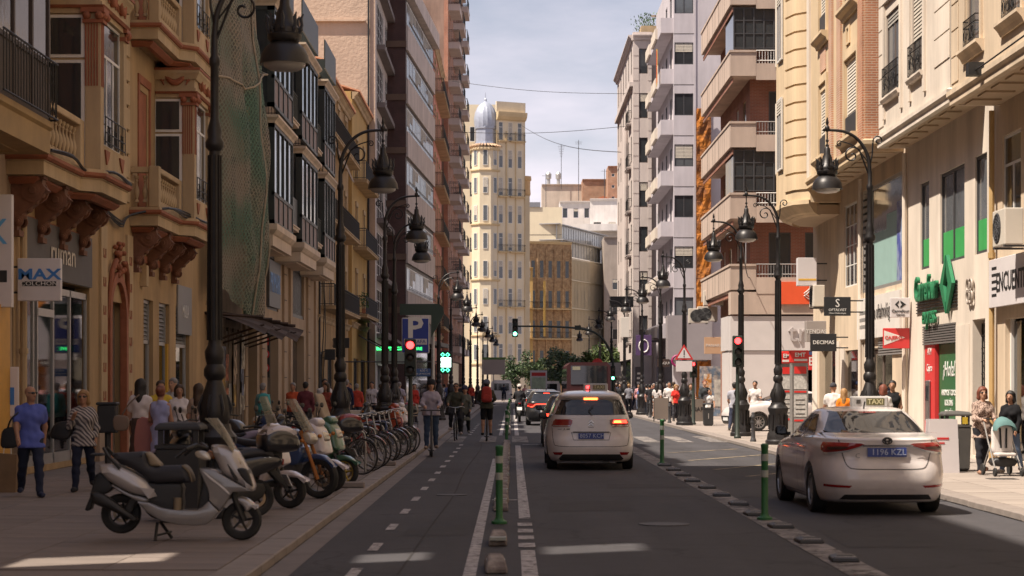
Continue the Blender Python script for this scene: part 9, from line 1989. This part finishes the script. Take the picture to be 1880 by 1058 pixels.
motorcycle('far motorcycle waiting beside the queue of cars', (.35,92,.004), 90, GCAR if False else BLS, BLACK)
person('motorcyclist with pale helmet waiting beside the queue', (.35,91.85,.80), 180, 1.74, CYC, False, 1.15, 'tan', ('short','black'), ('long',(.03,.03,.035)), ('trousers',(.02,.02,.03)), helmet=(.5,.45,.42), step=.028, sit=.80, group='riders in the cycle lane')
# ---- right pavement
t = thing('stroller', 'teal-hooded stroller with white seat on the right pavement', 'stroller', (8.86, 35.4, KH), 6); TEAL = mat('teal_cloth',(.10,.20,.20),.85,0,.1,6,.2,60)
hd_ = MB(); n = 10
rows = [[(.21*math.cos(PI*k/n)*(.85+.15*math.sin(PI*j/5)), .05 - .26*math.sin(a), .82 + .24*math.cos(a)*math.sin(PI*k/n)*.0 + .25*math.sin(PI*k/n)*math.cos(a*.8)) for k in range(n+1)] for j, a in enumerate([0,.3,.6,.9,1.2,1.45])]; ids = [[hd_.pt(p) for p in r_] for r_ in rows]
for a, c in zip(ids, ids[1:]):
 for k in range(n): hd_.face((a[k],a[k+1],c[k+1],c[k]))
hd_.build('hood', TEAL, t, 60); b = MB(); pillow(b, [(-.17,.40),(.17,.40),(.19,.60),(.18,.88),(0,.93),(-.18,.88),(-.19,.60)], .06, .05, c=.05, sub=3); b.build('seat', mat('seat_white_cloth',(.62,.58,.56),.9), t, 50); MB().box(-.17,.17,-.24,.05,.36,.42).build('seat_base', mat('seat_white_cloth',(.6,.6,.6)), t, bevel=.03)
for sx in (-1,1):
 MB().tube([(sx*.06,-.02,.86),(sx*.05,-.04,.5)], .018, 5).build('harness', BLACK, t); MB().tube([(sx*.23,.38,1.02),(sx*.23,.12,.62),(sx*.24,-.30,.10)], .014, 6).build('frame_tube', ALU, t); MB().tube([(sx*.23,.05,.5),(sx*.25,.34,.12)], .014, 6).build('frame_leg', ALU, t)
 for y, r in ((-.30,.08),(.34,.11)): w = MB(); w.M = Matrix.Translation((sx*.25,y,r)) @ Matrix.Rotation(R(90),4,'Y'); w.lathe([(r*.4,-.02),(r*.9,-.022),(r,0),(r*.9,.022),(r*.4,.02)], 14); w.build('wheel', RUBBER, t, 40)
MB().tube([(-.23,.38,1.02),(.23,.38,1.02)], .018, 6).build('handle', BLACK, t); b = MB(); pillow(b, [(-.18,.18),(.18,.18),(.20,.32),(-.20,.32)], .16, .05, sub=2); b.build('basket', BLKL, t, 50)
person('woman in spotted jacket and sunglasses pushing a stroller', (8.66,36.1,KH), 8, 1.60, dict(legs=((16,6),(-12,20)), arms=((22,8,62,16),(24,10,60,18))), True, 1.1, 'fair', ('bob','red'), ('long',(.40,.30,.25),.74), ('trousers',(.02,.02,.022)), (.35,.2,.14), glasses=True, toppat='spots', top2=(.10,.06,.05), step=.013)
person('dark-haired woman in black top and blue jeans beside the stroller', (9.28,36.5,KH), -35, 1.52, dict(legs=((14,6),(-12,18)), arms=((10,10,50,12),(6,10,30))), True, 1.05, 'tan', ('bob','black'), ('long',(.015,.015,.018),.86), ('trousers',(.13,.18,.28)), (.5,.45,.42), step=.013)
for a in (
 ('woman in black dress standing at the beige shop opening', (9.12,47,KH), -20, 1.72, dict(legs=((2,2),(-3,3)), arms=((20,20,90,30),(4,10,12))), True, 1.1, 'tan', ('bun','black'), ('sleeveless',(.012,.012,.014),.7), ('trousers',(.015,.015,.018))),
 ('woman in striped shirt partly behind the lamp base', (8.75,46.2,KH), 150, 1.62, STAND, True, 1.1, 'tan', ('bob','red'), ('tee',(.5,.46,.44)), ('trousers',(.03,.03,.04))),
 ('man in white T-shirt and dark cap seen from behind', (8.52,52,KH), 170, 1.70, WALK, False, 1.1, 'tan', ('cap',(.05,.05,.055)), ('tee',(.66,.62,.60)), ('trousers',(.06,.06,.09))),
 ('girl with fair hair in orange top', (8.72,51.5,KH), 165, 1.52, STAND, True, .95, 'fair', ('long','blond'), ('tee',(.70,.20,.02)), ('shorts',(.1,.1,.14))),
 ('man in blue cap, white T-shirt and beige shorts by bus stop', (9.15,64.6,KH), 25, 1.76, WALK2, False, 1.1, 'tan', ('cap',(.03,.04,.10)), ('tee',(.62,.57,.57)), ('shorts',(.30,.22,.15))),
 ('man in grey T-shirt with shoulder bag by traffic light post', (7.72,68,KH), 165, 1.74, WALK, False, 1.0, 'tan', ('short','black'), ('tee',(.36,.36,.42)), ('trousers',(.03,.035,.06))),
 ('man in white T-shirt near the white car bonnet', (9.05,73,KH), -20, 1.80, WALK, False, 1.0, 'tan', ('short','black'), ('tee',(.60,.56,.54)), ('trousers',(.12,.13,.17))),
 ('woman in dark top and black trousers near the café fence', (7.55,83,KH), 10, 1.72, WALK, True, 1.0, 'fair', ('long','brown'), ('sleeveless',(.08,.08,.08)), ('trousers',(.012,.012,.014))),
 ('tall man in dark jacket behind the small litter bin', (8.25,84,KH), 12, 1.84, WALK2, False, 1.1, 'fair', ('short','red'), ('long',(.04,.045,.05)), ('trousers',(.03,.03,.04))),
 ('boy in white T-shirt beside the small litter bin', (8.0,79.6,KH), 5, 1.48, WALK, False, 1.0, 'tan', ('short','black'), ('tee',(.6,.58,.56)), ('trousers',(.03,.03,.05))),
 ('woman in bright red top behind the café fence', (7.35,88,KH), 20, 1.62, STAND, True, 1.05, 'fair', ('bob','blond'), ('tee',(.60,.04,.03)), ('trousers',(.05,.05,.06))),
 ('woman in white top with dark hair seen from behind among crowd', (6.8,92,KH), 170, 1.70, WALK, True, 1.05, 'tan', ('long','black'), ('tee',(.58,.54,.53),.75), ('skirt',(.5,.46,.46),.4)),
 ('man in black jacket beside the warning-sign lamp', (7.1,96,KH), 160, 1.74, STAND, False, 1.1, 'tan', ('short','black'), ('long',(.02,.02,.022)), ('trousers',(.03,.03,.03))),
 ): person(*a, step=.02 if a[1][1] < 60 else .025)
bag('shoulder_bag', 'dark shoulder bag of man in grey T-shirt', (7.92,68.1,.95), 0, [(-.12,0),(.12,0),(.14,.22),(-.12,.24)], .06, BLKL, [(0,0,.24),(-.1,.05,.45),(-.2,.0,.52)])
# far crowd: a handful of figures copied with their clothes; each is a person of its own
protos = []; cols = [((.60,.56,.54),(.03,.035,.06),'white top'),((.03,.03,.035),(.03,.03,.04),'black top'),((.45,.06,.04),(.06,.06,.08),'red top'),((.10,.14,.30),(.08,.08,.10),'blue top'),((.38,.28,.20),(.20,.16,.12),'tan top'),((.14,.20,.13),(.03,.03,.04),'green top'),((.55,.28,.30),(.10,.12,.18),'pink top'),((.22,.22,.25),(.02,.02,.03),'grey top')]
spots = [(rnd.uniform(6.7,8.5), 90 + 2.2*k + rnd.random()*2, 'right') for k in range(36)] + [(rnd.uniform(-5.9,-3.1) + .006*(k*4), 86 + 5.0*k + rnd.random()*3, 'left') for k in range(20)] + [(rnd.uniform(-3.0,6.0), 150 + 4*k, 'crossing') for k in range(6)] + [(rnd.uniform(-6.9,-4.6), 62 + 2.6*k, 'left') for k in range(10)]
cnt = {}
for i, (x, y, side) in enumerate(spots):
 j = (i*5 + (i//8)*3) % 8; key = (side, cols[j][2]); cnt[key] = cnt.get(key, -1) + 1
 lab = 'far pedestrian in %s on the %s, %s such figure' % (cols[j][2], {'right':'right pavement crowd','left':'left pavement crowd','crossing':'far crossing'}[side], nth(cnt[key] + 1))
 f = bool((i + j) % 2)
 if len(protos) < 8 and not any(p[0] == j for p in protos):
  p = person(lab, (x, y, KH if side != 'crossing' else .004), 180 if i % 3 else 0, rnd.uniform(1.58,1.8), (WALK, WALK2, STAND)[i % 3], f, rnd.uniform(.98,1.12), ('tan','fair','tan','dark')[i % 4], (('long' if f else 'short'), ('black','brown','grey','blond','brown')[i % 5]), ('tee' if i % 2 else 'long', cols[j][0]), ('trousers', cols[j][1]), step=.034, group='far crowd')
  protos.append((j, p))
 else:
  src = [p for q, p in protos if q == j][0]; s_ = rnd.uniform(.93,1.05); p = copy_tree(src, (x, y, (KH if side != 'crossing' else .004) + (src.location.z - KH)*s_), (0 if (i*7) % 3 else 180) + rnd.uniform(-25,25), lab); p.scale = src.scale * s_
# ---------------------------------------------------------------- trees at the far junction
LEAF = [mat('orange_tree_leaf_%d' % k, c, .55, 0, .3, 3, 0) for k, c in enumerate(((.022,.045,.014),(.04,.075,.02),(.085,.115,.03)))]; BARK = mat('bark', (.06,.045,.035), .9, 0, .3, 5, .5, 20)
def street_tree(label, x, y, h, r, pal):
 t = thing('street_tree', label, 'tree', (x, y, 0)); b = MB(); b.tube([(0,0,0),(.06,.02,h*.25),(-.03,0,h*.5)], [.16,.12,.09], 8)
 for k in range(7): a = 2*PI*k/7 + rnd.random(); b.tube([(0,0,h*.38),(r*.3*math.cos(a),r*.3*math.sin(a),h*.55),(r*.65*math.cos(a),r*.65*math.sin(a),h*(.6+.25*rnd.random()))], [.07,.05,.02], 5)
 b.build('trunk', BARK, t, 50); C = MB(); lobes = [(rnd.gauss(0,.42)*r, rnd.gauss(0,.42)*r, h*.66 + rnd.gauss(0,.16)*h, r*rnd.uniform(.28,.5)) for _ in range(16)]
 for k in range(3600):
  lx, ly, lz, lr = lobes[rnd.randrange(16)]; u = Vector((rnd.gauss(0,1), rnd.gauss(0,1), rnd.gauss(0,1))).normalized() * lr * (rnd.random()**.4); p = Vector((lx,ly,lz)) + u; s_ = rnd.uniform(.09,.19); a = Vector((rnd.gauss(0,1),rnd.gauss(0,1),rnd.gauss(0,.5))).normalized(); c = a.cross(Vector((rnd.gauss(0,1),rnd.gauss(0,1),rnd.gauss(0,1)))).normalized()
  C.cur = min(2, int(rnd.random()*2 + pal)); C.poly([p - a*s_, p + c*s_*.5, p + a*s_, p - c*s_*.5])
 C.build('crown', LEAF, t)
street_tree('dark orange tree left of the advertising panel', 2.4, 215, 5.0, 2.0, .3); street_tree('dark orange tree behind the advertising panel', 4.9, 205, 4.8, 1.9, .3); street_tree('small dark tree at the brown building corner', .4, 225, 4.4, 1.8, 0); street_tree('sunlit yellow-green tree above the bus', 7.1, 160, 4.9, 1.7, .95); street_tree('dark tree right of the bus', 8.9, 185, 4.8, 2.0, .2); street_tree('dark tree behind the signal gantry', 6.5, 200, 5.0, 1.9, 0.3)
bpy.data.scenes.remove(TMP)
